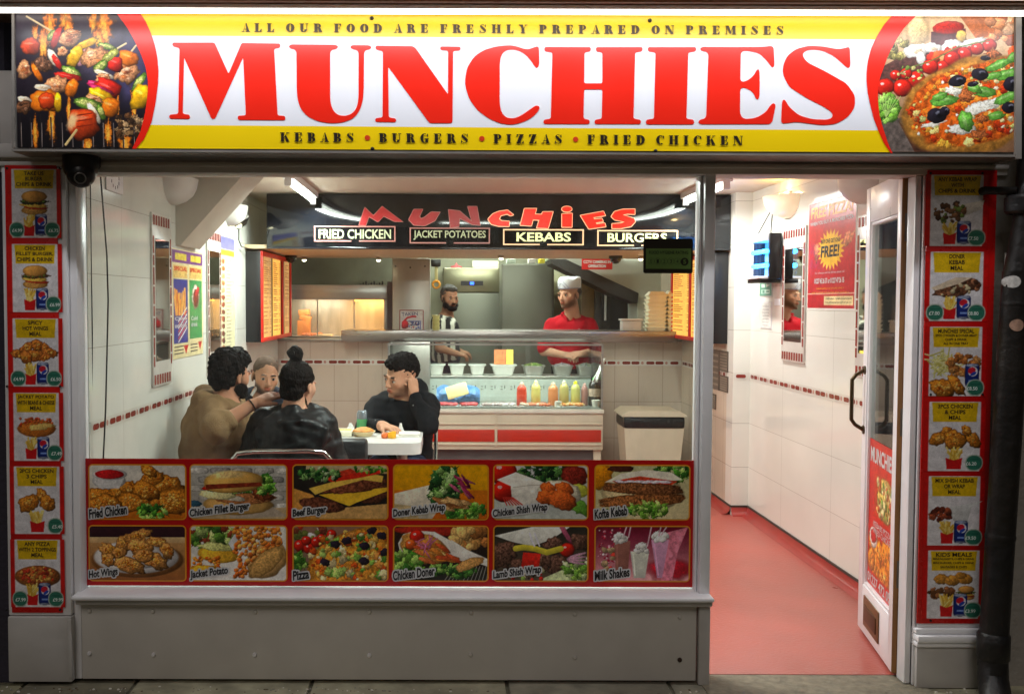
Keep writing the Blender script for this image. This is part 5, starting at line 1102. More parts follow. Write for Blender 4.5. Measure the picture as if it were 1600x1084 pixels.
bottle(899, 595, 640, 15, (206,204,120), 'yellow capped sauce bottle with a dark label in the row', (214,206,40))
bottle(913, 598, 640, 11, (176,130,120), 'slim brownish pink sauce bottle beside the dark drink bottle', (200,160,150))
# dark drink bottle with green top, tissue
t = bottle(929, 588, 643, 20, (44,40,34), 'large dark soft drink bottle with a green sleeve beside the right glass', (60,150,60), kind='drink_bottle')
p = at_y(929, 620, 4.42); mb = MB().mat(M('drink_label', (190,170,150), .4, nz=.4, ns=30)); r = 20/1565*8.34/2+.0012; mb.lathe((p.x, 4.42, .641), [(r,.08),(r,.145)], 18); mb.build('drink_label', t)
mb = MB().mat(M('white_pot', (226,222,210), .4)); p = at_y(931, 640, 4.33); mb.lathe((p.x, 4.33, .641), [(0,0),(.028,0),(.036,.055),(.032,.056),(0,.05)], 16); tag(mb.build('white_pot'), 'small white pot in front of the dark drink bottle', 'pot')
mb = MB().mat(M('white_pot', (226,222,210), .4)); p = at_y(872, 636, 4.30); mb.lathe((p.x, 4.30, .641), [(0,0),(.028,0),(.03,.045),(.026,.047),(0,.045)], 16); tag(mb.build('white_pot'), 'small white dip pot below the orange pink sauce bottle', 'pot')
# trays of meat
def tray(px0, px1, label, col, lidc):
    y = DY+.13; x0 = FP(px0, 640, y)[0]; x1 = FP(px1, 640, y)[0]
    t = thing('food_tray', ((x0+x1)/2, y, .641), label, 'tray'); mb = MB().mat(M('clear_tray', (200,200,196), .15, nz=.1)); mb.box(x0, x1, y-.08, y+.08, .641, .649, b=.003)
    mb.build('tray_base', t); m = MB(); random.seed(px0)
    for i in range(46):
        m.mat(M('tray_%d_%d_%d' % col, col, .45, nz=.3, ns=30) if i % 3 else M('tray_alt_%d_%d_%d' % lidc, lidc, .3)); x, yq = random.uniform(x0+.02, x1-.02), random.uniform(y-.06, y+.06)
        m.lathe((x, yq, .65), [(0,0),(.018,.002),(.02,.012),(.012,.02),(0,.023)], 7, sx=random.uniform(.7,1.3))
    m.build('food_pieces', t)
tray(684, 716, 'clear tray of red meat on the left of the display deck', (190,50,60), (214,110,110))
tray(717, 747, 'clear tray of red meat beside the blue bag', (196,60,66), (214,120,120))
tray(750, 806, 'steel tray of grey wrapped meat in the middle of the display deck', (170,150,146), (206,200,200))
tray(812, 862, 'tray of orange marinated pieces in front of the sauce bottles', (206,110,70), (206,180,160))
tray(868, 914, 'tray of yellow orange pieces in front of the yellow capped bottle', (206,130,60), (214,190,140))
mb = MB().mat(M('blue_bag', (90,140,196), .3, nz=.35, ns=18, bump=1., bs=30)); x0 = FP(682, 640, 4.46)[0]; x1 = FP(750, 640, 4.46)[0]
prof = []; random.seed(4); nx_, ny_ = 22, 10; vs = []; 
for j in range(ny_):
    for i in range(nx_):
        u, v = i/(nx_-1), j/(ny_-1); vs.append((x0+(x1-x0)*u, 4.54-.07*math.sin(math.pi*v)+random.uniform(-.012,.012), .642+.15*v*(.55+.45*abs(math.sin(u*5.2+.6)))+random.uniform(0,.012)*v))
mb.add(vs, [[j*nx_+i, j*nx_+i+1, (j+1)*nx_+i+1, (j+1)*nx_+i] for j in range(ny_-1) for i in range(nx_-1)], True)
tag(mb.build('plastic_bag'), 'crumpled blue plastic bag at the left of the display counter', 'bag')
mb = MB().mat(M('yellow_foam_lid', (226,216,150), .5)); mb.box(-.09, .09, -.006, .006, -.055, .055, b=.006, mtx=Matrix.Translation((FP(714,618,4.40)[0], 4.38, .765)) @ Matrix.Rotation(-.3, 4, 'Y') @ Matrix.Rotation(-.4, 4, 'X')); tag(mb.build('foam_carton'), 'pale yellow foam box piece leaning on the blue bag', 'foam carton')
# glowing picture card in the case and white cloth at its right end
k0 = FP(772, 574, 4.9); k1 = FP(802, 546, 4.9)
t = thing('picture_card', (k0[0], 4.9, k0[1]), 'small glowing orange and yellow picture card standing behind the lidded tubs', 'picture card')
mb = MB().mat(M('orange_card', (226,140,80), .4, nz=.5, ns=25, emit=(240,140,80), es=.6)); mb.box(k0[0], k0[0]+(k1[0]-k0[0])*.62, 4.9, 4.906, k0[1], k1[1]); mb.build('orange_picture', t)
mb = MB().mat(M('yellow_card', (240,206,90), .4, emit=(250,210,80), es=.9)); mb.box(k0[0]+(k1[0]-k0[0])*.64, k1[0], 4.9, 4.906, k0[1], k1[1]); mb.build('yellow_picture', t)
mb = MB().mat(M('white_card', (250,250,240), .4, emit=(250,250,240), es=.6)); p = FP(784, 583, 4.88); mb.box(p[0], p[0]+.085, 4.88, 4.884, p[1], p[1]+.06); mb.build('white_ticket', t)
mb = MB().mat(M('white_cloth', (235,235,230), .6, bump=.5, bs=12)); A0 = FP(930, 597, 4.30); A1 = FP(945, 560, 4.30); w_ = .04
vs = []
for j in range(8):
    v = j/7; xx = A0[0]+(A1[0]-A0[0])*v+.0; ww = w_*(1.1-.5*v)
    for i in range(6): u = i/5; vs.append((xx+ww*(u-.5), 4.30+.01*math.sin(u*6+v*2), A0[1]+(A1[1]-A0[1])*v))
mb.add(vs, [[j*6+i, j*6+i+1, (j+1)*6+i+1, (j+1)*6+i] for j in range(7) for i in range(5)], True)
o = mb.build('white_cloth'); sm_ = o.modifiers.new('s', 'SOLIDIFY'); sm_.thickness = .006; tag(o, 'folded white cloth hanging at the right end of the display glass', 'cloth')

# ================================================================== HOT CABINET AND THE WALL BEHIND
HY = 4.80
hc = thing('hot_cabinet', (-.9, HY, 1.186), 'stainless hot food cabinet with an orange heat lamp on the left of the counter', 'hot cabinet')
hx0 = LX+.01; hx1 = FP(607, 500, HY)[0]; hzt = at_y(500, 445, HY).z; hzh = at_y(500, 468, HY).z; px_ = FP(600, 500, HY)[0]
mb = MB().mat(M('hood_steel', (200,203,198), .3, .45, nz=.14, ns=3, stretch=(.5,6,10))); mb.box(hx0, hx1, HY, HY+.45, hzh, hzt, b=.006); mb.build('hood', hc)
mb = MB().mat(alu)
for q in (hx0+.30, hx0+.62): mb.box(q, q+.008, HY+.002, HY+.012, 1.19, hzh)
mb.box(hx0, px_, HY+.0, HY+.012, 1.187, 1.20, b=.002); mb.build('glass_trim', hc)
mb = MB().mat(alu); mb.box(hx0+.02, px_-.01, HY+.06, HY+.42, 1.193, 1.199); mb.build('rack', hc)
mb = MB().mat(alu); mb.box(px_, hx1, HY, HY+.45, 1.187, hzh, b=.004); mb.build('side_post', hc)
mb = MB().mat(M('warm_steel_back', (176,170,160), .34, .35, nz=.22, ns=3, stretch=(5,1,.8))); mb.box(hx0, px_, HY+.43, HY+.45, 1.187, hzh); mb.build('back_panel', hc)
mb = MB().mat(M('heat_lamp', (255,180,90), .4, emit=(255,150,60), es=9)); mb.box(FP(552,0,HY)[0], FP(598,0,HY)[0], HY+.05, HY+.07, hzh-.014, hzh-.002); mb.build('heat_lamp', hc)
lamp('heat_glow', (-.66, HY+.12, hzh-.03), (-.1,.45,-1), .35, .1, 6, (1,.45,.15), hc); lamp('heat_glow', (-1.15, HY+.15, hzh-.03), (0,.5,-1), .4, .1, 2.2, (1,.80,.62), hc)
mb = MB().mat(glass_mat('case_glass', refl=1.0)); mb.box(hx0+.02, px_, HY+.013, HY+.017, 1.20, hzh-.004); mb.build('front_glass', hc)
for (px, label, c) in ((487, 'pile of fried chicken pieces glowing under the heat lamp', 0), ):
    p = at_y(px, 528, HY+.18); t = MB().mat(M('fried_chicken', (190,104,50), .6, nz=.4, ns=40, bump=1, bs=60)); random.seed(2)
    for i in range(16): t.lathe((p.x+random.uniform(-.07,.07), HY+.18+random.uniform(-.05,.05), 1.187), [(0,0),(.03,.003),(.034,.02),(.018,.036),(0,.04)], 9, sx=random.uniform(.7,1.2))
    tag(t.build('fried_chicken'), label, 'fried chicken')
p = at_y(505, 528, HY+.16); mb = MB().mat(M('paper_tray', (226,206,170), .6)); mb.box(p.x-.06, p.x+.08, HY+.1, HY+.22, 1.187, 1.212, b=.008); tag(mb.build('paper_tray'), 'shallow pale paper tray on the floor of the hot cabinet', 'tray')
mb = MB().mat(M('brown_box', (206,130,70), .6)); p = at_y(476, 485, HY+.3)
for dz, a in ((0,.3),(.05,-.1)): mb.box(-.05, .05, -.03, .03, 0, .05, b=.004, mtx=Matrix.Translation((p.x, HY+.30, 1.33+dz)) @ Matrix.Rotation(a, 4, 'Y'))
mb.box(p.x-.06, p.x+.05, HY+.26, HY+.34, 1.187, 1.33); tag(mb.build('food_box'), 'orange lit cardboard carton at the left inside the hot cabinet', 'carton')
# backsplash / canopy
mb = MB().mat(M('greasy_steel', (120,120,104), .5, .15, nz=.3, ns=4, bump=.1, bs=6)); mb.box(LX, FP(614,430,5.2)[0], 5.30, 5.34, hzt-.3, 2.3); tag(mb.build('splashback'), 'dull greasy steel splashback above the hot cabinet', 'splashback')
mb = MB().mat(blackp); p = at_y(578, 443, HY+.1)
for i in range(9): mb.box(p.x-.09+i*.024, p.x-.075+i*.024, HY+.1, HY+.13, hzt+.001, hzt+.012+.012*((i*7) % 3), b=.002)
tag(mb.build('kitchen_tongs'), 'small dark utensils lying on top of the hot cabinet', 'utensils')
# steel column
cy_ = 4.72; cxa = FP(613, 450, cy_)[0]; cxb = FP(672, 450, cy_)[0]
col = thing('steel_column', ((cxa+cxb)/2, cy_, 1.187), 'square stainless steel clad column right of the hot cabinet', 'column')
mb = MB().mat(M('column_steel', (176,172,164), .36, .75, nz=.12, ns=3)); mb.box(cxa, cxb, cy_, cy_+.30, .6, sz0_-.009, b=.006); mb.build('cladding', col)
mb = MB().mat(M('brown_strip', (70,52,46), .5)); mb.box(cxa-.045, cxa-.002, cy_+.02, cy_+.3, 1.187, at_y(606,440,cy_).z); mb.build('edge_strip', col)
for (x, y) in ((618,416),(641,418),(664,416)):
    q = at_y(x, y, cy_); m2 = MB().mat(blackp); m2.lathe((q.x, cy_, q.z), [(0,-.005),(.006,-.004),(.008,.001)], 10, 'y'); m2.build('screw', col)
# notice on the column
N0 = FP(624, 517, cy_-.012); N1 = FP(662, 484, cy_-.012); nf = front(cy_-.012)
nt_ = thing('notice', (N0[0], cy_-.01, N0[1]), 'framed white notice with a red swoosh and blue hand lettering on the steel column', 'notice')
mb = MB().mat(M('notice_frame', (150,60,56), .5)); mb.box(N0[0], N1[0], cy_-.012, cy_-.001, N0[1], N1[1], b=.002); mb.build('frame', nt_)
c = Cv(38, 33, 3, (222,220,222)); c.line([(4,20),(12,12),(20,10),(26,10)], 3, (200,40,50)); c.blob(8, 24, 6, 7, (206,40,50), 20, irr=.1); c.line([(14,18),(34,18),(34,32)], 2, (120,130,190)); c.many(14, 14, 34, 20, 31, 1, 2, [(90,110,180),(200,60,60),(150,160,200)])
c.mesh('print', nf, N0[0]+.008, N1[0]-.008, N0[1]+.008, N1[1]-.008, .001, nt_, print_m)
mb = MB().mat(M('blue_marker', (50,60,120), .5)); text(mb, 'TAKEN', nf, N0[0]+.02, N1[0]-.05, N1[1]-.055, N1[1]-.025, .0022, bold=.01, rot=.06)
text(mb, '20', nf, N0[0]+.09, N1[0]-.035, N0[1]+.045, N0[1]+.085, .0022, bold=.01); mb.build('lettering', nt_)

# ================================================================== KITCHEN
fy = 6.7
def fridge(px0, px1, py, label, y, panel):
    a, z = FP(px0, py, y); b = FP(px1, py, y)[0]
    t = thing('tall_fridge', ((a+b)/2, y, 0), label, 'fridge'); mb = MB().mat(steel_d); mb.box(a, b, y, y+.6, .1, z, b=.01); mb.build('cabinet', t)
    return t, a, b, z
f1, a, b, z = fridge(692, 782, 418, 'tall stainless fridge with a small blue lit control display', fy, True)
zp = at_y(700, 458, fy).z
mb = MB().mat(M('fridge_header', (150,146,120), .3, .85, nz=.1)); mb.box(a+.004, b-.004, fy-.025, fy, zp+.01, z-.004, b=.01); mb.build('header', f1)
mb = MB().mat(steel_d); mb.box(a+.004, b-.004, fy-.03, fy, .14, zp, b=.008); mb.build('door', f1)
q0 = FP(720, 446, fy-.03); q1 = FP(755, 439, fy-.03); mb = MB().mat(blackp); mb.box(q0[0], q1[0], fy-.03, fy-.026, q0[1], q1[1]); dsp = mb.build('control_panel', f1)
mb = MB().mat(M('blue_led', (40,80,255), .4, emit=(40,90,255), es=4)); m0 = (q0[0]+q1[0])/2; mb.box(m0-.02, m0+.02, fy-.0315, fy-.030, q0[1]+.01, q1[1]-.01); mb.build('blue_display', dsp)
f2, a, b, z = fridge(784, 866, 412, 'tall plain stainless cupboard right of the fridge with the blue display', fy-.5, False)
mb = MB().mat(steel_d); mb.box(a+.004, b-.02, fy-.528, fy-.5, .14, z-.012, b=.008); mb.build('door', f2)
# things on the fridges
random.seed(9)
p = at_y(713, 414, fy+.1); mb = MB().mat(M('crumpled_red', (190,90,90), .6, nz=.5)); mb.lathe((p.x, fy+.15, f1.dimensions.z+at_y(713,418,fy).z), [(0,0),(.07,0),(.06,.02),(.02,.03),(0,.06)], 9); tag(mb.build('plastic_wrap'), 'crumpled reddish wrapping on top of the fridge with the blue display', 'wrapping')
mb = MB().mat(M('carton_white', (206,200,180), .6)); z = at_y(752,418,fy).z; p = FP(738, 410, fy+.1); mb.box(p[0], p[0]+.28, fy+.1, fy+.3, z+.001, z+.075, b=.004); tag(mb.build('carton'), 'low cream carton on top of the fridge with the blue display', 'carton')
z = at_y(820, 411, fy-.5).z
for i, (c, w, l) in enumerate((((196,206,190), .09, 'pale green'), ((214,206,200), .07, 'white'), ((220,200,30), .055, 'bright yellow'), ((170,186,150), .22, 'long sage green'))):
    x = FP((792,826,843,853)[i], 405, fy-.45)[0]; mb = MB().mat(M('pack_%d' % i, c, .5)); mb.box(x, x+w, fy-.45, fy-.3, z+.001, z+.045, b=.004); tag(mb.build('food_pack'), l+' pack lying on top of the plain stainless cupboard', 'pack')
# hanging hook lamp yellow at left
p = at_y(681, 412, 6.2); t = thing('wall_hook', (p.x, 6.2, p.z), 'black bracket with a hanging cream strap and orange ring beside the steel column', 'hook')
mb = MB().mat(blackp); mb.box(p.x-.05, p.x+.05, 6.15, 6.25, p.z-.03, p.z+.04, b=.01); mb.build('bracket', t)
mb = MB().mat(M('cream_strap', (206,190,130), .5)); mb.box(p.x-.012, p.x+.02, 6.19, 6.2, p.z-.19, p.z-.03, b=.004); mb.build('strap', t)
mb = MB().mat(M('orange_ring', (230,150,40), .5)); mb.tube([(p.x+.004+.035*math.cos(k*.45), 6.19, p.z-.21+.035*math.sin(k*.45)) for k in range(15)], .012, 8); mb.build('ring', t)
# slanted extract canopy on the right
ky = 5.5; K = front(ky); kc = thing('extract_canopy', (1.3, ky, 1.6), 'stainless extract canopy with a slanting dark lower edge above the foam boxes', 'extract canopy')
mb = MB().mat(M('canopy_steel', (190,190,176), .36, .25, nz=.1, ns=2)); P = ccw(fpts([(862,398),(1060,398),(1060,560),(996,560),(996,470),(958,452),(872,410)], ky)); mb.prism(P, K, 0, .5); mb.build('side_sheet', kc)
mb = MB().mat(M('dark_canopy_edge', (46,44,42), .45)); P = ccw(fpts([(860,405),(884,405),(998,458),(996,474),(958,460),(862,412)], ky-.05)); mb.prism(P, K, .05, .5); mb.build('dark_edge', kc)
mb = MB().mat(M('white_strip_lamp', (255,255,250), .4, emit=(255,255,245), es=5)); a = FP(974, 403, ky); b = FP(1004, 398, ky); mb.box(a[0], b[0], ky-.03, ky-.005, a[1], b[1]); mb.build('lamp', kc)
# back racks right of the worker
rk = thing('rack', (1.35, 6.4, 0), 'brown and steel kitchen rack with hanging tools behind the man in red', 'rack')
mb = MB().mat(M('brown_rack', (120,92,56), .5, nz=.3)); a = FP(908, 520, 6.4); b = FP(934, 430, 6.4); mb.box(a[0], b[0], 6.4, 6.5, .1, b[1], b=.005); mb.build('board', rk)
mb = MB().mat(M('dark_rack', (60,56,48), .5, nz=.3)); b = FP(955, 445, 6.35); mb.box(FP(934,0,6.35)[0], b[0], 6.35, 6.45, .1, b[1], b=.005); mb.box(FP(955,0,6.5)[0], FP(1010,0,6.5)[0], 6.5, 6.6, .1, 1.7); mb.build('frame', rk)
for i, x in enumerate((941, 946)):
    p = at_y(x, 470, 6.3); mb = MB().mat(M('tool_white', (214,214,210), .4) if i else blackp); mb.tube([(p.x, 6.3, p.z+.1), (p.x, 6.3, p.z-.2)], .012, 8); mb.build('hanging_tool', rk)
# pots/shelf behind left head of worker
mb = MB().mat(M('cream_shelf', (200,196,160), .5)); a = FP(862, 462, 7.0); b = FP(880, 420, 7.0); mb.box(a[0], b[0]+.1, 7.0, 7.25, a[1], b[1], b=.01); tag(mb.build('wall_cupboard'), 'small cream cupboard on the kitchen wall left of the white cap', 'cupboard')
# yellow stacked tubs in front of the striped shirt
p = at_y(682, 517, 5.1)
mb = MB().mat(M('yellow_tub', (214,206,140), .5, nz=.15)); tz = 1.215
# foam boxes
foam = M('foam_box', (242,237,212), .6, nz=.06); random.seed(5)
def foam_box(x, y, z, w, d, h, label, lid=True, group='polystyrene food boxes stacked on the pass shelf'):
    t = thing('foam_box', (x, y, z), label, 'foam box', group); mb = MB().mat(foam)
    vs = []
    for ww, zz in ((.84, 0), (1, h)): vs += [(x-w/2*ww, y-d/2*ww, z+zz), (x+w/2*ww, y-d/2*ww, z+zz), (x+w/2*ww, y+d/2*ww, z+zz), (x-w/2*ww, y+d/2*ww, z+zz)]
    mb.add(vs, [(0,3,2,1),(4,5,6,7),(0,1,5,4),(1,2,6,5),(2,3,7,6),(3,0,4,7)]); mb.box(x-w/2-.006, x+w/2+.006, y-d/2-.006, y+d/2+.006, z+h, z+h+.007, b=.003); mb.build('tray', t)
    if lid:
        mb = MB().mat(foam); vs = []; z2 = z+h+.0075
        for ww, zz in ((1, 0), (.7, .03)): vs += [(x-w/2*ww, y-d/2*ww, z2+zz), (x+w/2*ww, y-d/2*ww, z2+zz), (x+w/2*ww, y+d/2*ww, z2+zz), (x-w/2*ww, y+d/2*ww, z2+zz)]
        mb.add(vs, [(0,3,2,1),(4,5,6,7),(0,1,5,4),(1,2,6,5),(2,3,7,6),(3,0,4,7)]); mb.build('lid', t)
    return t
pz = lz1+.001
bx = FP(1024, 500, 4.62)[0]; bx2 = FP(1047, 500, 4.62)[0]
ordn = ['lowest', 'second from the bottom', 'third from the bottom', 'fourth from the bottom', 'fifth from the bottom', 'sixth from the bottom', 'seventh from the bottom', 'eighth from the bottom', 'topmost, lidded']
for i in range(9): foam_box(bx+.004*random.uniform(-1,1)-.02+i*.001, 4.56, pz+i*.0335, .155, .16, .026, 'pale foam box in the left foam stack, '+ordn[i], lid=(i == 8))
for i in range(9): foam_box(bx2+.004*random.uniform(-1,1)+.03, 4.58, pz+i*.0345, .15, .16, .026, 'pale foam box in the right foam stack, '+ordn[i], lid=(i == 8))
t = thing('plastic_tub', (FP(989,505,4.5)[0], 4.5, pz), 'translucent white plastic tub with a flat lid beside the foam boxes', 'tub'); mb = MB().mat(M('milky_plastic', (210,206,200), .3))
a = FP(974, 0, 4.5)[0]; b = FP(1008, 0, 4.5)[0]; mb.box(a+.01, b-.01, 4.44, 4.56, pz, pz+.085, b=.01); mb.build('tub_body', t); mb = MB().mat(M('milky_lid', (226,222,214), .3)); mb.box(a, b, 4.43, 4.57, pz+.086, pz+.102, b=.004); mb.build('lid', t)
# yellow tubs on the shelf by the striped man
for i in range(4):
    x = FP(684, 0, 4.5)[0]; w = .03
    mb = MB().mat(M('yellow_cup', (214,210,140), .5, nz=.1)); mb.lathe((x-.006, 4.5, pz+i*.032), [(0,0),(.026,0),(.033,.03),(.035,.0315),(0,.0315)], 14); tag(mb.build('stacked_cup'), 'pale yellow tub by the striped shirt, %s in its pile' % ('lowest','second','third','topmost')[i], 'tub', 'pale yellow tubs piled on the pass shelf')
# CCTV sign and dome
c0_, c1_ = FP(909, 421, 5.35), FP(957, 404, 5.35); cs = front(5.35)
t = thing('cctv_sign', (c0_[0], 5.35, c0_[1]), 'small red sign with white camera warning lettering under the soffit', 'sign')
mb = MB().mat(M('cctv_red', (196,40,40), .4)); mb.box(c0_[0], c1_[0], 5.35, 5.356, c0_[1], c1_[1]); mb.build('board', t)
mb = MB().mat(price_w); h = c1_[1]-c0_[1]; text(mb, 'CCTV CAMERAS IN', cs, c0_[0]+.015, c1_[0]-.015, c0_[1]+h*.56, c0_[1]+h*.82, .001, bold=.02); text(mb, 'OPERATION', cs, c0_[0]+.06, c1_[0]-.06, c0_[1]+h*.18, c0_[1]+h*.44, .001, bold=.02); mb.build('lettering', t)
p = at_z(962, 400, sz0_-.01); t = thing('dome_camera', (p.x, min(p.y, 4.4), sz0_-.009), 'black dome camera under the soffit beside the red warning sign', 'camera')
mb = MB().mat(blackp); mb.lathe((p.x, min(p.y, 4.4), sz0_-.009), [(0,0),(.055,0),(.055,-.02),(.048,-.02)], 18); mb.build('base', t); mb = MB().mat(gloss_black); mb.lathe((p.x, min(p.y, 4.4), sz0_-.03), [(.046,0),(.042,-.02),(.026,-.038),(0,-.045)], 18); mb.build('dome', t)
# spot head black at left under soffit
p = at_z(466, 405, sz0_-.02); y_ = min(p.y, 4.3)
t = thing('dome_camera', (p.x, y_, sz0_-.009), 'black dome camera under the soffit next to the left menu lightbox', 'camera')
mb = MB().mat(blackp); mb.lathe((p.x, y_, sz0_-.009), [(0,0),(.05,0),(.05,-.018),(.042,-.02)], 18); mb.build('base', t); mb = MB().mat(gloss_black); mb.lathe((p.x, y_, sz0_-.03), [(.042,0),(.038,-.02),(.022,-.036),(0,-.04)], 18); mb.build('dome', t)
# ================================================================== PEOPLE
class Sdf:
    """bodies and clothes: rounded volumes blended together, then meshed as one continuous skin"""
    def __init__(s, lo, hi, h=.006):
        s.lo = np.array(lo, float); s.h = h; s.n = np.ceil((np.array(hi)-s.lo)/h).astype(int)+1
        s.D = np.full(s.n, .5, np.float32); s.C = np.zeros((*s.n, 3), np.float32); s.ax = [s.lo[i]+h*np.arange(s.n[i]) for i in range(3)]
    def region(s, lo, hi):
        a = np.clip(np.floor((np.array(lo)-s.lo)/s.h).astype(int), 0, s.n); b = np.clip(np.ceil((np.array(hi)-s.lo)/s.h).astype(int)+1, 0, s.n)
        sl = tuple(slice(a[i], b[i]) for i in range(3)); return sl, np.meshgrid(*[s.ax[i][sl[i]] for i in range(3)], indexing='ij')
    def mix(s, sl, d, k, col, sub=False):
        A = s.D[sl].copy()
        if A.size == 0: return
        if sub:
            h = np.clip(.5-.5*(A+d)/k, 0, 1); s.D[sl] = A*(1-h)-d*h+k*h*(1-h); return
        h = np.clip(.5+.5*(A-d)/k, 0, 1); s.D[sl] = A*(1-h)+d*h-k*h*(1-h)
        if col is not None:
            hc = np.clip(.5+.5*(A-d)/.004, 0, 1)[..., None]; s.C[sl] = s.C[sl]*(1-hc)+np.array(col, np.float32)*hc
    def cap(s, a, b, r1, r2=None, k=.02, col=None, sub=False):
        a, b = np.array(a, float), np.array(b, float); r2 = r1 if r2 is None else r2; m = max(r1, r2)+k+.02
        sl, (X, Y, Z) = s.region(np.minimum(a, b)-m, np.maximum(a, b)+m); ab = b-a; L = (ab**2).sum() or 1e-9
        t = np.clip(((X-a[0])*ab[0]+(Y-a[1])*ab[1]+(Z-a[2])*ab[2])/L, 0, 1)
        d = np.sqrt((X-a[0]-t*ab[0])**2+(Y-a[1]-t*ab[1])**2+(Z-a[2]-t*ab[2])**2)-(r1+(r2-r1)*t); s.mix(sl, d, k, col, sub)
    def chain(s, pts, rs, k=.02, col=None):
        for i in range(len(pts)-1): s.cap(pts[i], pts[i+1], rs[i], rs[i+1], k, col)
    def local(s, c, R, rad):
        m = max(rad); sl, (X, Y, Z) = s.region(np.array(c)-m, np.array(c)+m); P = [X-c[0], Y-c[1], Z-c[2]]
        Q = [P[0]*R[0][i]+P[1]*R[1][i]+P[2]*R[2][i] for i in range(3)]; return sl, Q
    def ell(s, c, r, R=None, k=.02, col=None, sub=False):
        R = np.eye(3) if R is None else np.array(R); c = np.array(c, float); sl, Q = s.local(c, R, [v+k+.03 for v in r])
        k0 = np.sqrt(sum((Q[i]/r[i])**2 for i in range(3)))+1e-9; k1 = np.sqrt(sum((Q[i]/r[i]**2)**2 for i in range(3)))+1e-9; s.mix(sl, k0*(k0-1)/k1, k, col, sub)
    def paint(s, c, r, col, R=None, soft=.35, amt=1.):
        R = np.eye(3) if R is None else np.array(R); c = np.array(c, float); sl, Q = s.local(c, R, [v*1.3 for v in r])
        w = (np.clip((1-np.sqrt(sum((Q[i]/r[i])**2 for i in range(3))))/soft, 0, 1)*amt)[..., None]; s.C[sl] = s.C[sl]*(1-w)+np.array(col, np.float32)*w
    def noise(s, amp, sc, seed=0, stretch=(1,1,1)):
        g = np.random.default_rng(seed); m = np.abs(s.D) < .05; I = np.nonzero(m); P = [s.ax[i][I[i]]*stretch[i] for i in range(3)]; o = 0
        for j in range(7):
            v = g.normal(size=3); v /= np.linalg.norm(v); f = sc*g.uniform(.6, 1.5); w = 2.0*np.sin(P[(j+1) % 3]*sc*.6+j)
            o = o+np.sin((P[0]*v[0]+P[1]*v[1]+P[2]*v[2])*f+w+g.uniform(0, 6.28))
        s.D[I] += amp*o/3.2
    def build(s, name, parent, mat, smooth=1):
        D = s.D; D[0] = D[-1] = .1; D[:, 0] = D[:, -1] = .1; D[:, :, 0] = D[:, :, -1] = .1; ins = D < 0
        n = [k-1 for k in D.shape]; cnt = np.zeros(n, np.uint8)
        cs = [(i, j, k) for i in (0, 1) for j in (0, 1) for k in (0, 1)]; V = lambda A, c: A[c[0]:c[0]+n[0], c[1]:c[1]+n[1], c[2]:c[2]+n[2]]
        for c in cs: cnt += V(ins, c)
        act = (cnt > 0) & (cnt < 8); I = np.array(np.nonzero(act)).T; N = len(I); idx = np.full(n, -1, np.int32); idx[act] = np.arange(N)
        vals = {c: D[I[:, 0]+c[0], I[:, 1]+c[1], I[:, 2]+c[2]] for c in cs}; P = np.zeros((N, 3)); W = np.zeros(N)
        for c in cs:
            for a in range(3):
                if c[a] == 0:
                    e = list(c); e[a] = 1; e = tuple(e); u, v = vals[c], vals[e]; m = (u < 0) != (v < 0); t = np.where(m, u/np.where(m, u-v, 1), 0)
                    q = np.tile(np.array(c, float), (N, 1)); q[:, a] += t; P[m] += q[m]; W[m] += 1
        P = P/W[:, None]; co = s.lo+(I+P)*s.h; F = []
        for a in range(3):
            b, c = (a+1) % 3, (a+2) % 3; sl0 = [slice(None)]*3; sl1 = [slice(None)]*3; sl0[a] = slice(0, -1); sl1[a] = slice(1, None)
            x = ins[tuple(sl0)] != ins[tuple(sl1)]; x[(slice(None),)*b+(0,)] = False; x[(slice(None),)*c+(0,)] = False
            for ax_ in (b, c):
                s_ = [slice(None)]*3; s_[ax_] = -1; x[tuple(s_)] = False
            E = np.array(np.nonzero(x)).T; fl = ins[tuple(E.T)]
            def id_(db, dc): Q = E.copy(); Q[:, b] -= db; Q[:, c] -= dc; return idx[tuple(Q.T)]
            q = np.stack([id_(1, 1), id_(0, 1), id_(0, 0), id_(1, 0)], 1); q[~fl] = q[~fl][:, ::-1]; F.append(q)
        F = np.concatenate(F); F = F[(F >= 0).all(1)]
        Ci = np.clip(np.round(I+P).astype(int), 0, np.array(D.shape)-1); col = s.C[tuple(Ci.T)]
        for _ in range(smooth):   # relax
            acc = np.zeros_like(co); w = np.zeros(N)
            for i in range(4): j = (i+1) % 4; np.add.at(acc, F[:, i], co[F[:, j]]); np.add.at(acc, F[:, j], co[F[:, i]]); np.add.at(w, F[:, i], 1); np.add.at(w, F[:, j], 1)
            co = co*.5+.5*acc/np.maximum(w, 1)[:, None]
        o0 = np.array(parent.location); me = bpy.data.meshes.new(name); me.vertices.add(N); me.vertices.foreach_set('co', (co-o0).reshape(-1))
        me.loops.add(F.size); me.loops.foreach_set('vertex_index', F.reshape(-1).astype(np.int32)); me.polygons.add(len(F)); me.polygons.foreach_set('loop_start', np.arange(0, F.size, 4)); me.polygons.foreach_set('loop_total', np.full(len(F), 4))
        me.update(calc_edges=True); me.validate(); me.polygons.foreach_set('use_smooth', np.ones(len(me.polygons), bool))
        ca = me.color_attributes.new('pic', 'FLOAT_COLOR', 'POINT'); K = col/255.; K = np.where(K <= .04045, K/12.92, ((K+.055)/1.055)**2.4)
        ca.data.foreach_set('color', np.concatenate([K, np.ones((N, 1))], 1).reshape(-1).astype(np.float32)); me.materials.append(mat)
        o = bpy.data.objects.new(name, me); COL.objects.link(o); o.parent = parent; return o
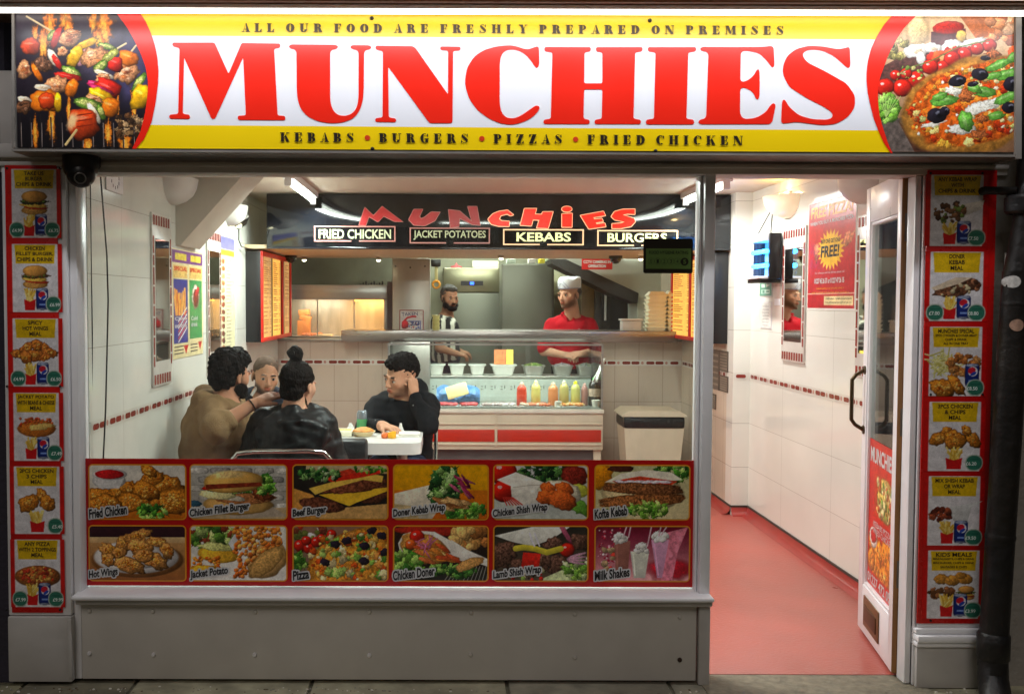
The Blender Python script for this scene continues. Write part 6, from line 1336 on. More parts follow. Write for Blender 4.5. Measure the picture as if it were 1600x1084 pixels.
skin_m = M('skin', attr='pic', rough=.62, nz=.06, ns=60, bump=.06, bs=220, spec=.15); skin_m.node_tree.nodes['Principled BSDF'].inputs['Subsurface Weight'].default_value = .12
skin_m.node_tree.nodes['Principled BSDF'].inputs['Subsurface Scale'].default_value = .01
cloth_col = lambda nm, c, r=.85, b=.5, bs=120, nz=.12, **k: M(nm, c, r, nz=nz, ns=20, bump=b, bs=bs, spec=.12, **k)
hair_m = M('dark_hair', (24,19,17), .6, nz=.5, ns=90, bump=1., bs=160, stretch=(1,1,.4), spec=.07); hair_g = M('greying_hair', (64,58,52), .6, nz=.5, ns=120, bump=1., bs=180)
eye_w = M('eye_white', (170,160,154), .3); eye_d = M('eye_iris', (30,20,14), .1)
def frame_of(fwd, up=(0,0,1), roll=0.):
    """columns: left, back, up (a head looks along its own -y)"""
    f = Vector(fwd).normalized(); u = Vector(up); back = -f; left = (back.cross(u)).normalized(); up2 = left.cross(back).normalized()
    R = Matrix((left, back, up2)).transposed(); 
    if roll: R = R @ Matrix.Rotation(roll, 3, 'Y')
    return R
class Head:
    def __init__(s, c, fwd, roll=0., sc=1.): s.c = Vector(c); s.R = frame_of(fwd, roll=roll); s.k = sc
    def p(s, x, y, z): return s.c+s.R @ (Vector((x, y, z))*s.k)
def add_head(S, H, skin, beard=None, fem=False, brow=(30,22,18)):
    k = H.k; R = np.array(H.R); p = H.p
    def E(c, r, kk=.012, col=skin, **q): S.ell(p(*c), [v*k for v in r], R, kk, col, **q)
    E((0,.012,.035), (.074,.094,.083)); E((0,-.028,-.025), (.060,.064,.088), .02); E((0,-.038,-.078), (.046,.046,.036), .02); E((0,-.080,-.100), (.018,.014,.014), .015)
    for sx in (-1, 1):
        E((sx*.041,-.054,-.022), (.022,.022,.022), .03); E((sx*.030,-.088,.016), (.022,.009,.008), .008); E((sx*.031,-.100,-.001), (.017,.012,.010), .008, sub=True)
        E((sx*.031,-.0765,.0045), (.0150,.0145,.0088), .003); E((sx*.031,-.0765,-.0130), (.0140,.0130,.0070), .003); E((sx*.075,.012,-.012), (.009,.019,.031), .004); E((sx*.083,.006,-.012), (.005,.010,.018), .004, sub=True); E((sx*.0105,-.098,-.037), (.0068,.009,.007), .006)
    S.cap(p(0,-.086,.010), p(0,-.107,-.034), .0072*k, .0102*k, .010, skin)
    lip = tuple(v*w for v, w in zip(skin, (.86,.66,.64)))
    E((0,-.0915,-.0605), (.022,.0075,.0042), .005, lip); E((0,-.0905,-.0700), (.018,.0085,.0050), .006, lip); E((0,-.102,-.0655), (.022,.006,.0014), .003, sub=True)
    S.cap(p(0,.018,-.070), p(0,.035,-.165), .056*k, .062*k, .03, skin)
    # colour on the skin
    for sx in (-1, 1):
        S.paint(p(sx*.031,-.094,.020), (.023*k,.018*k,.0055*k), brow, R @ np.array(Matrix.Rotation(sx*-.12, 3, 'Y')), .3, .9); S.paint(p(sx*.032,-.094,-.002), (.020*k,.016*k,.011*k), tuple(v*.74 for v in skin), R, .8, .7)
        S.paint(p(sx*.046,-.078,-.030), (.024*k,.024*k,.02*k), tuple(v*w for v, w in zip(skin, (1.02,.86,.82))), R, .9, .5)
    if beard:
        bc, amt = beard
        for c, r in (((0,-.082,-.098),(.060,.056,.036)), ((.040,-.062,-.086),(.036,.044,.034)), ((-.040,-.062,-.086),(.036,.044,.034)), ((0,-.104,-.052),(.026,.014,.008)), ((.054,-.030,-.070),(.032,.066,.048)), ((-.054,-.030,-.070),(.032,.066,.048)), ((.068,-.004,-.030),(.018,.026,.05)), ((-.068,-.004,-.030),(.018,.026,.05))): S.paint(p(*c), [v*k for v in r], bc, R, .75, amt)
        S.paint(p(0,-.098,-.0655), (.019*k,.016*k,.008*k), lip, R, .3, .9)
def eyes(t, H, look=(0,0)):
    for sx in (-1, 1):
        mb = MB().mat(eye_w); c = H.p(sx*.031,-.0806,-.0035); mb.lathe((0,0,0), [(math.sin(a)*.0115*H.k, -math.cos(a)*.0115*H.k) for a in np.linspace(0, math.pi, 9)], 14)
        mb.v = [tuple(Vector(v)+c) for v in mb.v]; mb.mat(eye_d); f = (H.R @ Vector((look[0], -1, look[1]))).normalized(); u = f.orthogonal().normalized(); w = f.cross(u)
        mb.add([c+f*.0128*H.k]+[c+f*.0099*H.k+(u*math.cos(a)+w*math.sin(a))*.0072*H.k for a in np.linspace(0, 2*math.pi, 13)[:-1]], [[0, 1+i, 1+(i+1) % 12] for i in range(12)]); mb.build('eye', t)
def hair_cap(t, H, mat, parts, amp=.006, sc=190, h=.0045, cut=(), seed=1, name='hair'):
    lo = H.c-Vector((.2,.2,.24))*H.k; hi = H.c+Vector((.2,.2,.26))*H.k; S = Sdf(lo, hi, h); R = np.array(H.R)
    for c, r in parts: S.ell(H.p(*c), [v*H.k for v in r], R, .015, (30,24,20))
    for c, r in cut: S.ell(H.p(*c), [v*H.k for v in r], R, .006, None, sub=True)
    S.noise(amp, sc, seed); return S.build(name, t, mat, 0)
def hand(S, w, d, n, skin, side=1, curl=(.2,.3,.3), spread=.08, sc=1., thumb=.7):
    """w wrist, d towards the fingers, n out of the back of the hand, side: +1 puts the thumb towards n x d"""
    d = Vector(d).normalized(); n = (Vector(n)-d*Vector(n).dot(d)).normalized(); a = n.cross(d).normalized()*side; w = Vector(w); k = sc
    R = np.array(Matrix((d, a, n)).transposed()); S.ell(w+d*.05*k, (.050*k,.040*k,.015*k), R, .012, skin); S.cap(w-d*.01, w+d*.02*k, .024*k, .026*k, .02, skin)
    for i, (off, L) in enumerate(((.030,.072),(.010,.080),(-.011,.075),(-.031,.060))):
        p = w+d*(.088-abs(off)*.15)*k+a*off*k; dr = (d+a*off*spread*30).normalized(); q = w+d*.045*k+a*off*.8*k; S.cap(q, p, .012*k, .0100*k, .010, skin); ang = 0
        for j, (f, r) in enumerate(((.45,.0094),(.32,.0086),(.23,.0078))):
            ang += curl[j]*(1+.12*i); v = dr*math.cos(ang)-n*math.sin(ang); p2 = p+v*L*f*k; S.cap(p, p2, r*k, r*.93*k, .004, skin); p = p2
    p = w+d*.025*k+a*.030*k; v = (d*math.cos(thumb)+a*math.sin(thumb)-n*.25).normalized(); p2 = p+v*.040*k; S.cap(w+d*.02*k+a*.01*k, p, .015*k, .0135*k, .012, skin); S.cap(p, p2, .0130*k, .0108*k, .006, skin); v = (v*.8+d*.5-n*.2).normalized(); S.cap(p2, p2+v*.032*k, .0105*k, .009*k, .005, skin)
def torso(S, pel, chest, side, fwd, W, Dp, col, k=.05, sh=1., belly=1.):
    side = Vector(side).normalized(); fwd = Vector(fwd).normalized(); u = (Vector(chest)-Vector(pel)).normalized(); fwd = (fwd-u*fwd.dot(u)).normalized(); side = u.cross(fwd)*-1
    R = np.array(Matrix((side, fwd, u)).transposed()); pel, chest = Vector(pel), Vector(chest)
    S.ell(pel, (W*.44, Dp*.62, .13), R, k, col); S.ell(pel.lerp(chest, .45), (W*.42*belly, Dp*.56*belly, .17), R, k, col); S.ell(chest, (W*.46, Dp*.60, .17), R, k, col); S.ell(chest+u*.10, (W*.44*sh, Dp*.46, .075), R, k, col)
def seated_legs(t, pel, side, fwd, mat, floor=.05, thigh=.42, shoe=None):
    side, fwd = Vector(side).normalized(), Vector(fwd).normalized(); pel = Vector(pel); ks = []
    lo = Vector((min(pel.x, (pel+fwd*thigh).x)-.3, min(pel.y, (pel+fwd*thigh).y)-.3, 0)); hi = Vector((max(pel.x, (pel+fwd*thigh).x)+.3, max(pel.y, (pel+fwd*thigh).y)+.3, pel.z+.2)); S = Sdf(lo-Vector((0,0,.03)), hi, .011)
    S.ell(pel, (.17,.17,.10), None, .04, (0,0,0))
    for s_ in (-1, 1):
        hip = pel+side*.09*s_; kn = hip+fwd*thigh+side*.03*s_+Vector((0,0,.0)); an = Vector((kn.x, kn.y, .10))+fwd*-.03; S.cap(hip, kn, .085, .062, .03, (0,0,0)); S.cap(kn, an, .060, .042, .02, (0,0,0))
    S.noise(.004, 40, 3); S.build('trousers', t, mat)
    for s_ in (-1, 1):
        kn = pel+side*.12*s_+fwd*thigh; mb = Sdf((kn.x-.2, kn.y-.2, -.02), (kn.x+.2, kn.y+.2, .2), .009); a = Vector((kn.x, kn.y, .05))-fwd*.05; mb.cap(a, a+fwd*.15, .042, .036, .03, (0,0,0)); mb.build('shoe', t, M('dark_shoe', (30,28,28), .5))
def mk(label, loc): return thing('person', loc, label, 'person')

# ---- man in the tan hooded top, seated on the bench, arm round the woman's shoulder
SK = (186,134,106)
t = mk('man in a tan hooded top seen from behind with his arm on the woman\'s shoulder', (-1.17, 1.30, 0))
Hd = Head((-1.120, 1.30, 1.118), (.55,.82,-.10), roll=-.04, sc=1.03)
sh_r, el_r, wr_r = Vector((-1.165,1.10,.955)), Vector((-1.115,.905,.885)), Vector((-.955,.985,.990))
S = Sdf((-1.42,.80,.42), (-.74,1.72,1.28), .0055)
torso(S, (-1.21,1.33,.55), (-1.19,1.30,.84), (0,-1,0), (1,.1,0), .40, .24, SK); add_head(S, Hd, SK, ((26,20,18),.97))
S.cap(sh_r, el_r, .045, .042, .02, SK); S.chain([el_r, el_r.lerp(wr_r, .35), wr_r], [.043,.041,.028], .02, SK)
hd_d = Vector((.115,.065,.055)); hand(S, wr_r+hd_d.normalized()*.02, hd_d, (-.35,-.55,.76), SK, side=-1, curl=(.18,.22,.20), spread=.05, thumb=.5)
S.cap((-1.15,1.48,.95), (-1.06,1.56,.80), .045, .04, .02, SK); S.cap((-1.06,1.56,.80), (-.86,1.60,.80), .038, .027, .02, SK); hand(S, (-.86,1.60,.80), (1,.1,-.12), (0,0,1), SK, side=1, curl=(.3,.4,.3))
S.build('body', t, skin_m); eyes(t, Hd)
S = Sdf((-1.425,.78,.42), (-.86,1.74,1.10), .0065); tan = (138,110,78)
torso(S, (-1.225,1.33,.56), (-1.195,1.29,.83), (0,-1,0), (1,.1,0), .50, .30, tan, belly=1.08)
S.cap(sh_r, el_r, .078, .070, .05, tan); S.cap(el_r, el_r.lerp(wr_r, .28), .069, .058, .02, tan); S.cap((-1.16,1.47,.94), (-1.06,1.56,.81), .075, .065, .05, tan); S.cap((-1.06,1.56,.81), (-.90,1.59,.80), .06, .045, .03, tan)
S.cap((-1.24,1.20,.985), (-1.27,1.33,1.00), .050, .055, .03, tan); S.cap((-1.27,1.33,1.00), (-1.19,1.42,.99), .055, .045, .03, tan); S.cap((-1.24,1.20,.985), (-1.10,1.19,.955), .050, .036, .03, tan); S.cap((-1.10,1.19,.955), (-1.05,1.25,.93), .035, .03, .03, tan)
q = el_r.lerp(wr_r, .34)
for dz in range(0): r_ = .10+.035*dz; S.cap(sh_r.lerp(el_r, .15+.24*dz)+Vector((-.02,-.055,.03)), sh_r.lerp(el_r, .3+.24*dz)+Vector((.05,-.045,.045)), .016, .016, .014, tan)
S.noise(.0052, 34, 5, (1,1,1.7)); S.noise(.0022, 95, 77, (1,1,.8)); S.build('hooded_top', t, cloth_col('tan_fleece', (140,112,80), .9, .5, 160))
hair_cap(t, Hd, hair_m, [((0,.030,.050),(.088,.100,.090)), ((0,-.03,.085),(.070,.070,.050)), ((0,.060,-.015),(.074,.065,.070)), ((.02,-.05,.115),(.04,.04,.03))], amp=.0065, sc=210, cut=[((0,-.125,-.02),(.085,.075,.085)), ((.098,-.012,-.03),(.03,.03,.045)), ((-.098,-.012,-.03),(.03,.03,.045)), ((0,.07,-.135),(.11,.08,.055))], seed=4)
S = Sdf(Hd.c-Vector((.16,.16,.18)), Hd.c+Vector((.16,.16,.05)), .005); R_3 = np.array(Hd.R)
for c, r in (((0,-.070,-.095),(.050,.044,.028)), ((.052,-.025,-.070),(.022,.050,.034)), ((-.052,-.025,-.070),(.022,.050,.034))): S.ell(Hd.p(*c), r, R_3, .02, (20,16,14))
S.ell(Hd.p(0,-.11,-.062), (.025,.03,.012), R_3, .01, None, sub=True); S.noise(.003, 260, 2); S.build('beard', t, hair_m, 0)
seated_legs(t, (-1.20,1.33,.52), (0,-1,0), (1,.1,0), cloth_col('dark_jeans', (40,46,60)), thigh=.34)
mb = MB().mat(blackp); ax = (wr_r-el_r).normalized(); u_ = ax.orthogonal().normalized(); w_ = ax.cross(u_); c_ = wr_r+ax*.005
mb.tube([c_+(u_*math.cos(a)+w_*math.sin(a))*.0315 for a in np.linspace(0, 2*math.pi, 20)], .0035, 6, False); mb.build('bracelet', t)

# ---- man with cropped hair behind
SK = (190,142,114)
t = mk('man with cropped hair and short beard half hidden behind the tan sleeve', (-1.07, 2.12, 0))
Hd = Head((-1.072, 2.04, 1.060), (.36,-.92,-.14), roll=.07, sc=.98)
S = Sdf((-1.42,1.80,.42), (-.72,2.40,1.24), .0044); add_head(S, Hd, SK, ((54,40,34),.8)); torso(S, (-1.10,2.18,.55), (-1.09,2.16,.80), (1,0,0), (.1,-1,0), .36, .2, SK)
S.paint(Hd.p(0,.075,.10), (.10,.12,.075), (116,92,78), np.array(Hd.R), .15, .75); S.paint(Hd.p(0,.085,.02), (.10,.085,.09), (116,92,78), np.array(Hd.R), .3, .75)
for sx in (-1, 1): S.cap((-1.09+sx*.17,2.15,.88), (-1.09+sx*.21,2.02,.76), .04, .036, .02, SK); S.cap((-1.09+sx*.21,2.02,.76), (-1.05+sx*.12,1.86,.79), .036, .026, .02, SK); hand(S, (-1.05+sx*.12,1.86,.79), (-.2*sx,-1,-.1), (0,0,1), SK, side=sx, curl=(.3,.4,.3))
S.build('body', t, skin_m); eyes(t, Hd, (-.1,-.05))
S = Sdf((-1.425,1.80,.42), (-.72,2.42,1.05), .007); torso(S, (-1.10,2.18,.56), (-1.09,2.17,.80), (1,0,0), (.1,-1,0), .46, .27, (30,32,40))
for sx in (-1, 1): S.cap((-1.09+sx*.17,2.15,.885), (-1.09+sx*.21,2.03,.76), .068, .056, .04, (30,32,40)); S.cap((-1.09+sx*.21,2.03,.76), (-1.05+sx*.13,1.90,.79), .054, .04, .02, (30,32,40))
S.cap((-1.16,2.12,.94), (-1.02,2.10,.94), .045, .045, .03, (30,32,40)); S.noise(.004, 38, 8); S.noise(.0022, 95, 77, (1,1,.8)); S.build('jacket', t, cloth_col('navy_cloth', (34,36,46)))
hair_cap(t, Hd, M('cropped_hair', (92,74,62), .8, nz=.3, ns=160, bump=.4, bs=300, spec=.1), [((0,.014,.038),(.0752,.0945,.0825)), ((0,.06,-.01),(.066,.05,.055))], amp=.0006, sc=200, h=.004, cut=[((0,-.115,-.020),(.11,.098,.094)), ((.098,-.010,-.04),(.036,.05,.055)), ((-.098,-.010,-.04),(.036,.05,.055)), ((0,.08,-.12),(.11,.08,.06))], seed=3)
mb = MB().mat(M('white_strap', (206,204,200), .5)); mb.tube([(-1.15,2.00,.945), (-1.12,2.0,.985), (-1.115,2.04,1.01)], .009, 8); mb.build('shirt_collar', t)
seated_legs(t, (-1.10,2.2,.52), (1,0,0), (.35,-1,0), cloth_col('black_trousers', (28,28,32)), thigh=.34)

# ---- woman with the bun
SK = (192,144,118)
t = mk('woman in a black leather jacket with her dark hair in a bun, seen from behind', (-.74, 1.05, 0))
Hd = Head((-.728, 1.04, 1.088), (.42,.90,-.12), roll=-.02, sc=.97)
S = Sdf((-1.05,.80,.42), (-.40,1.62,1.22), .0055); add_head(S, Hd, SK); torso(S, (-.76,1.02,.55), (-.75,1.03,.80), (-1,0,0), (.1,1,0), .34, .2, SK)
for sx in (-1, 1): S.cap((-.76+sx*.15,1.05,.90), (-.76+sx*.20,1.13,.72), .036, .032, .02, SK); S.cap((-.76+sx*.20,1.13,.72), (-.74+sx*.12,1.40,.79), .032, .024, .02, SK); hand(S, (-.74+sx*.12,1.40,.79), (-.3*sx,1,-.1), (0,0,1), SK, side=-sx, curl=(.3,.4,.3), sc=.92)
S.build('body', t, skin_m); eyes(t, Hd)
lj = M('black_leather', (19,19,21), .46, nz=.05, ns=14, bump=.12, bs=60, spec=.28); S = Sdf((-1.08,.78,.42), (-.38,1.50,1.06), .006); bk_ = (24,25,27)
torso(S, (-.76,1.02,.56), (-.755,1.025,.80), (-1,0,0), (.1,1,0), .44, .28, bk_, sh=.96, k=.06)
for sx in (-1, 1):
    S.cap((-.76+sx*.145,1.045,.895), (-.77+sx*.215,1.08,.70), .072, .062, .05, bk_); S.cap((-.77+sx*.215,1.08,.70), (-.75+sx*.15,1.33,.78), .060, .042, .03, bk_)
S.cap((-.80,1.02,.955), (-.66,1.04,.955), .042, .040, .03, bk_); S.cap((-.745,.975,.955), (-.715,1.08,.965), .045, .042, .03, bk_)
for a, b in (((-.92,.93,.86),(-.86,.90,.70)),((-.58,.93,.88),(-.62,.905,.74)),((-.64,.90,.80),(-.56,.95,.84)),((-.80,.885,.92),(-.70,.885,.925))): S.cap(a, b, .012, .012, .02, bk_)
S.noise(.0050, 42, 12, (1,1,1.5)); S.noise(.0022, 95, 77, (1,1,.8)); S.build('leather_jacket', t, lj)
hair_cap(t, Hd, hair_m, [((0,.024,.036),(.082,.104,.090)), ((0,.060,-.030),(.066,.056,.060)), ((0,.052,.158),(.042,.040,.038)), ((0,.045,.120),(.026,.026,.03))], amp=.0032, sc=120, cut=[((0,-.13,-.02),(.085,.085,.09)), ((0,.08,-.135),(.11,.08,.05))], seed=9)
mb = MB().mat(hair_m)
for k_ in range(7): p0 = Hd.p(-.055+.003*k_,.02,-.055); mb.tube([p0, p0+Vector((.012,-.005,-.03)), p0+Vector((.016+.004*math.sin(k_),-.002,-.07-.006*k_))], .0012, 5)
mb.build('loose_strands', t)
seated_legs(t, (-.76,1.05,.52), (-1,0,0), (.0,1,0), cloth_col('black_trousers', (28,28,32)), thigh=.36)

# ---- young man in the black hooded top
SK = (192,144,116)
t = mk('young man in a black hooded top resting his head on his hand at the table', (-.26, 2.10, 0))
Hd = Head((-.262, 2.03, 1.060), (-.74,-.64,-.20), roll=.20, sc=1.04)
sl_, el, wr = Vector((-.105,2.08,.885)), Vector((-.098,1.88,.79)), Vector((-.188,1.965,.955))
S = Sdf((-.56,1.58,.42), (.06,2.36,1.28), .0042); add_head(S, Hd, SK, ((96,70,56),.5)); torso(S, (-.27,2.20,.55), (-.26,2.16,.78), (1,0,0), (-.1,-1,0), .34, .2, SK)
S.cap(sl_, el, .04, .036, .02, SK); S.cap(el, wr, .036, .026, .02, SK); hand(S, wr, (-.05,.10,1.0), (.75,-.55,.1), SK, side=-1, curl=(1.0,1.1,.6), spread=.02, thumb=.45)
S.cap((-.41,2.10,.865), (-.47,1.98,.76), .04, .036, .02, SK); S.cap((-.47,1.98,.76), (-.36,1.80,.79), .034, .026, .02, SK); hand(S, (-.36,1.80,.79), (.7,-.6,-.1), (0,0,1), SK, side=-1, curl=(.3,.4,.3))
S.build('body', t, skin_m); eyes(t, Hd, (-.2,-.05))
S = Sdf((-.58,1.66,.42), (.08,2.40,1.10), .006); torso(S, (-.27,2.20,.56), (-.262,2.16,.77), (1,0,0), (-.1,-1,0), .44, .27, bk_, sh=.95)
S.cap(sl_, el, .070, .062, .045, bk_); S.cap(el, el.lerp(wr, .90), .060, .040, .02, bk_); S.cap((-.41,2.11,.862), (-.475,1.99,.75), .068, .056, .045, bk_); S.cap((-.475,1.99,.75), (-.385,1.84,.785), .054, .042, .02, bk_)
S.cap((-.18,2.10,.935), (-.165,2.17,.975), .050, .052, .04, bk_); S.cap((-.165,2.17,.975), (-.28,2.22,.965), .052, .05, .04, bk_); S.cap((-.36,2.14,.93), (-.26,2.06,.885), .034, .030, .03, bk_); S.cap((-.17,2.10,.93), (-.26,2.05,.885), .034, .030, .03, bk_)
S.noise(.0045, 40, 21, (1,1,1.5)); S.noise(.0022, 95, 77, (1,1,.8)); S.build('hooded_top', t, cloth_col('black_jersey', (24,24,27), .85, .2, 160, nz=.05))
hair_cap(t, Hd, hair_m, [((0,.022,.062),(.078,.094,.076)), ((0,-.045,.088),(.062,.055,.040)), ((.012,-.03,.112),(.05,.06,.034)), ((0,.070,.030),(.066,.046,.060))], amp=.0052, sc=210, cut=[((0,-.135,-.03),(.10,.085,.092)), ((.098,-.01,-.05),(.034,.05,.062)), ((-.098,-.01,-.05),(.034,.05,.062)), ((0,.08,-.10),(.11,.08,.06))], seed=14)
S2_ = Hd; seated_legs(t, (-.27,2.2,.52), (1,0,0), (-.1,-1,0), cloth_col('blue_jeans', (52,62,86)), thigh=.34)
mb = MB().mat(alu); mb.lathe((el.lerp(wr,.66)+Vector((-.03,-.034,0))), [(0,-.003),(.004,-.002),(.004,.002),(0,.003)], 8, 'y'); mb.build('cuff_stud', t)

# ---- worker in red
SK = (200,150,124)
def standing_legs(t, c, side, mat, top=.98):
    S = Sdf((c[0]-.3, c[1]-.25, -.01), (c[0]+.3, c[1]+.25, top+.12), .013); side = Vector(side)
    S.ell((c[0], c[1], top-.04), (.17,.13,.12), None, .05, (0,0,0))
    for s_ in (-1, 1): a = Vector((c[0], c[1], top-.08))+side*.09*s_; S.cap(a, a*1+Vector((0,0,-.44)), .09, .062, .03, (0,0,0)); S.cap(a+Vector((0,0,-.44)), Vector((a.x, a.y, .08)), .06, .045, .02, (0,0,0))
    S.noise(.004, 36, 6); S.build('trousers', t, mat)
    for s_ in (-1, 1): mb = MB().mat(M('dark_shoe', (30,28,28), .5)); a = Vector((c[0], c[1], 0))+side*.09*s_; mb.box(a.x-.045, a.x+.045, a.y-.16, a.y+.09, .007, .085, b=.03); mb.build('shoe', t)
t = mk('kitchen worker in a red polo shirt and white paper cap standing behind the counter', (1.14, 5.28, 0))
Hd = Head((1.128, 5.24, 1.575), (-.70,-.70,-.05), sc=1.12)
S = Sdf((.76,4.95,.85), (1.56,5.55,1.80), .0055); add_head(S, Hd, SK, ((90,62,46),.75), brow=(70,48,36)); torso(S, (1.16,5.32,1.0), (1.15,5.32,1.20), (1,0,0), (-.1,-1,0), .42, .22, SK)
sh = [Vector((.975,5.30,1.285)), Vector((1.325,5.30,1.285))]; el_ = [Vector((.90,5.22,1.06)), Vector((1.40,5.22,1.06))]; wr_ = [Vector((1.06,5.10,1.03)), Vector((1.24,5.10,1.04))]
for a, b, c_, sx in zip(sh, el_, wr_, (-1, 1)): S.cap(a, b, .052, .046, .03, SK); S.cap(b, c_, .044, .031, .02, SK); hand(S, c_, (-sx*.8,-.35,-.1), (0,-.5,.8), SK, side=-sx, curl=(.4,.5,.4))
S.build('body', t, skin_m); eyes(t, Hd, (-.1,0))
S = Sdf((.74,5.02,.85), (1.58,5.6,1.45), .007); rd = (176,22,34); torso(S, (1.16,5.32,1.0), (1.15,5.32,1.20), (1,0,0), (-.1,-1,0), .48, .29, rd, sh=.85)
S.cap((1.10,5.32,1.345), sh[0], .045, .055, .05, rd); S.cap((1.20,5.32,1.345), sh[1], .045, .055, .05, rd)
for a, b in zip(sh, el_): S.cap(a, a.lerp(b, .90), .064, .070, .04, rd)
S.cap((1.075,5.27,1.395), (1.115,5.185,1.335), .013, .010, .006, rd); S.cap((1.215,5.27,1.395), (1.135,5.185,1.335), .013, .010, .006, rd); S.cap((1.075,5.27,1.395), (1.11,5.37,1.405), .015, .015, .01, rd); S.cap((1.215,5.27,1.395), (1.17,5.37,1.405), .015, .015, .01, rd); S.ell((1.135,5.17,1.37), (.035,.06,.05), None, .006, None, sub=True)
S.noise(.0045, 30, 31, (1,1,1.4)); S.noise(.0022, 95, 77, (1,1,.8)); S.build('polo_shirt', t, cloth_col('red_pique', (178,20,34), .8))
mb = MB().mat(M('chest_embroidery', (230,200,200), .6)); bf = Fr((1.20, 5.146, 1.245), (1,.12,0)); text(mb, 'Munchies', bf, 0, .085, -.0, .022, 0, bold=.03, rot=-.12); mb.build('chest_embroidery', t)
mb = MB().mat(M('white_paper_cap', (226,226,232), .7, nz=.06, ns=14, bump=.5, bs=18)); vs = []; n = 26
prof = [(1.0,.040),(1.04,.052),(1.06,.098),(1.02,.122),(.90,.130),(.6,.132),(0,.133)]
for r, z in prof:
    for k_ in range(n): a = 2*math.pi*k_/n; vs.append(Hd.p(math.cos(a)*.082*r, .008+math.sin(a)*.102*r, z+.006+(.006*math.sin(3*a)+.005*math.cos(a*7) if z > .11 else 0)))
mb.add(vs, [[i*n+k_, i*n+(k_+1) % n, (i+1)*n+(k_+1) % n, (i+1)*n+k_] for i in range(len(prof)-1) for k_ in range(n)], True); cp = mb.build('paper_cap', t)
mb = MB().mat(M('cap_stripe', (70,80,130), .6)); mb.tube([Hd.p(math.cos(a)*.0835, .008+math.sin(a)*.104, .050) for a in np.linspace(0, 2*math.pi, 30)], .0022, 5, False)
mb.tube([Hd.p(math.sin(a)*.07, -.098+.012*a*a, .055+.062*(1-abs(a)/1.1)) for a in np.linspace(-1.1, 1.1, 14)], .0016, 5, False); mb.tube([Hd.p(math.sin(a)*.05, -.102+.012*a*a, .052+.045*(1-abs(a)/.9)) for a in np.linspace(-.9, .9, 12)], .0016, 5, False); mb.build('cap_stripe', cp)
hair_cap(t, Hd, M('short_brown_hair', (70,52,42), .7, nz=.3, ns=100, bump=.6, bs=200), [((0,.035,.02),(.078,.086,.062))], amp=.0015, sc=200, cut=[((0,-.11,-.01),(.10,.09,.10)), ((.098,-.006,-.03),(.03,.035,.045)), ((-.098,-.006,-.03),(.03,.035,.045)), ((0,.08,-.105),(.11,.09,.06))], seed=5)
mb = MB().mat(M('charcoal_apron', (50,44,44), .8)); 
standing_legs(t, (1.16,5.33), (1,0,0), cloth_col('black_trousers', (28,28,32)))

# ---- man in the striped shirt
SK = (160,114,90)
t = mk('bearded man in a black and white striped football shirt standing in the kitchen', (0, 6.1, 0))
Hd = Head((.040, 6.02, 1.545), (.42,-.88,-.12), sc=1.02)
S = Sdf((-.34,5.70,.8), (.36,6.42,1.76), .006); add_head(S, Hd, SK, ((30,24,22),.95), brow=(24,18,16)); torso(S, (-.02,6.12,1.0), (-.02,6.10,1.20), (.45,-.9,0), (.9,.3,0), .38, .22, SK)
for a, b, c_, sx in (((-.05,5.93,1.30),(-.06,5.90,1.05),(.10,5.88,1.0),1), ((.02,6.28,1.30),(.03,6.32,1.05),(.14,6.25,1.0),-1)): S.cap(a, b, .05, .043, .03, SK); S.cap(b, c_, .042, .03, .02, SK); hand(S, c_, (1,0,-.2), (0,-.3,1), SK, side=sx, curl=(.4,.5,.4))
S.build('body', t, skin_m); eyes(t, Hd)
S = Sdf((-.34,5.72,.8), (.36,6.46,1.46), .008); torso(S, (-.02,6.12,1.0), (-.02,6.10,1.20), (.45,-.9,0), (.9,.3,0), .44, .26, (24,24,24), sh=.95)
for a, b in (((-.05,5.93,1.30),(-.06,5.90,1.05)), ((.02,6.28,1.30),(.03,6.32,1.05))): S.cap(a, Vector(a).lerp(Vector(b), .6), .075, .066, .04, (24,24,24))
X = np.broadcast_to((s_x := S.ax[0])[:, None, None], S.D.shape); Y_ = np.broadcast_to(S.ax[1][None, :, None], S.D.shape)
st_ = (np.sin((X*.9-Y_*.25+.012)*2*math.pi/.062) > 0)[..., None]; S.C = np.where(st_, np.array((206,206,190), np.float32), np.array((24,24,26), np.float32))
S.noise(.004, 30, 41); S.noise(.0022, 95, 77, (1,1,.8)); S.build('striped_shirt', t, M('striped_jersey', attr='pic', rough=.7, nz=.1, ns=30, bump=.3, bs=90))
hair_cap(t, Hd, hair_g, [((0,.024,.052),(.078,.094,.076)), ((0,-.04,.088),(.056,.05,.03)), ((0,.060,.0),(.068,.056,.07))], amp=.004, sc=150, cut=[((0,-.13,-.03),(.10,.085,.095)), ((.098,-.01,-.05),(.032,.04,.06)), ((-.098,-.01,-.05),(.032,.04,.06)), ((0,.08,-.11),(.11,.08,.06))], seed=6)
S = Sdf(Hd.c-Vector((.17,.17,.19)), Hd.c+Vector((.17,.17,.05)), .006); R_3 = np.array(Hd.R)
for c, r in (((0,-.074,-.098),(.050,.044,.028)), ((.052,-.025,-.070),(.022,.050,.034)), ((-.052,-.025,-.070),(.022,.050,.034)), ((0,-.100,-.052),(.026,.014,.007))): S.ell(Hd.p(*c), [v*1.02 for v in r], R_3, .02, (20,16,14))
S.ell(Hd.p(0,-.115,-.066), (.024,.025,.008), R_3, .008, None, sub=True); S.noise(.002, 260, 2); S.build('beard', t, hair_m, 0)
standing_legs(t, (-.02,6.13), (.45,-.9,0), cloth_col('navy_tracksuit', (34,40,56)))
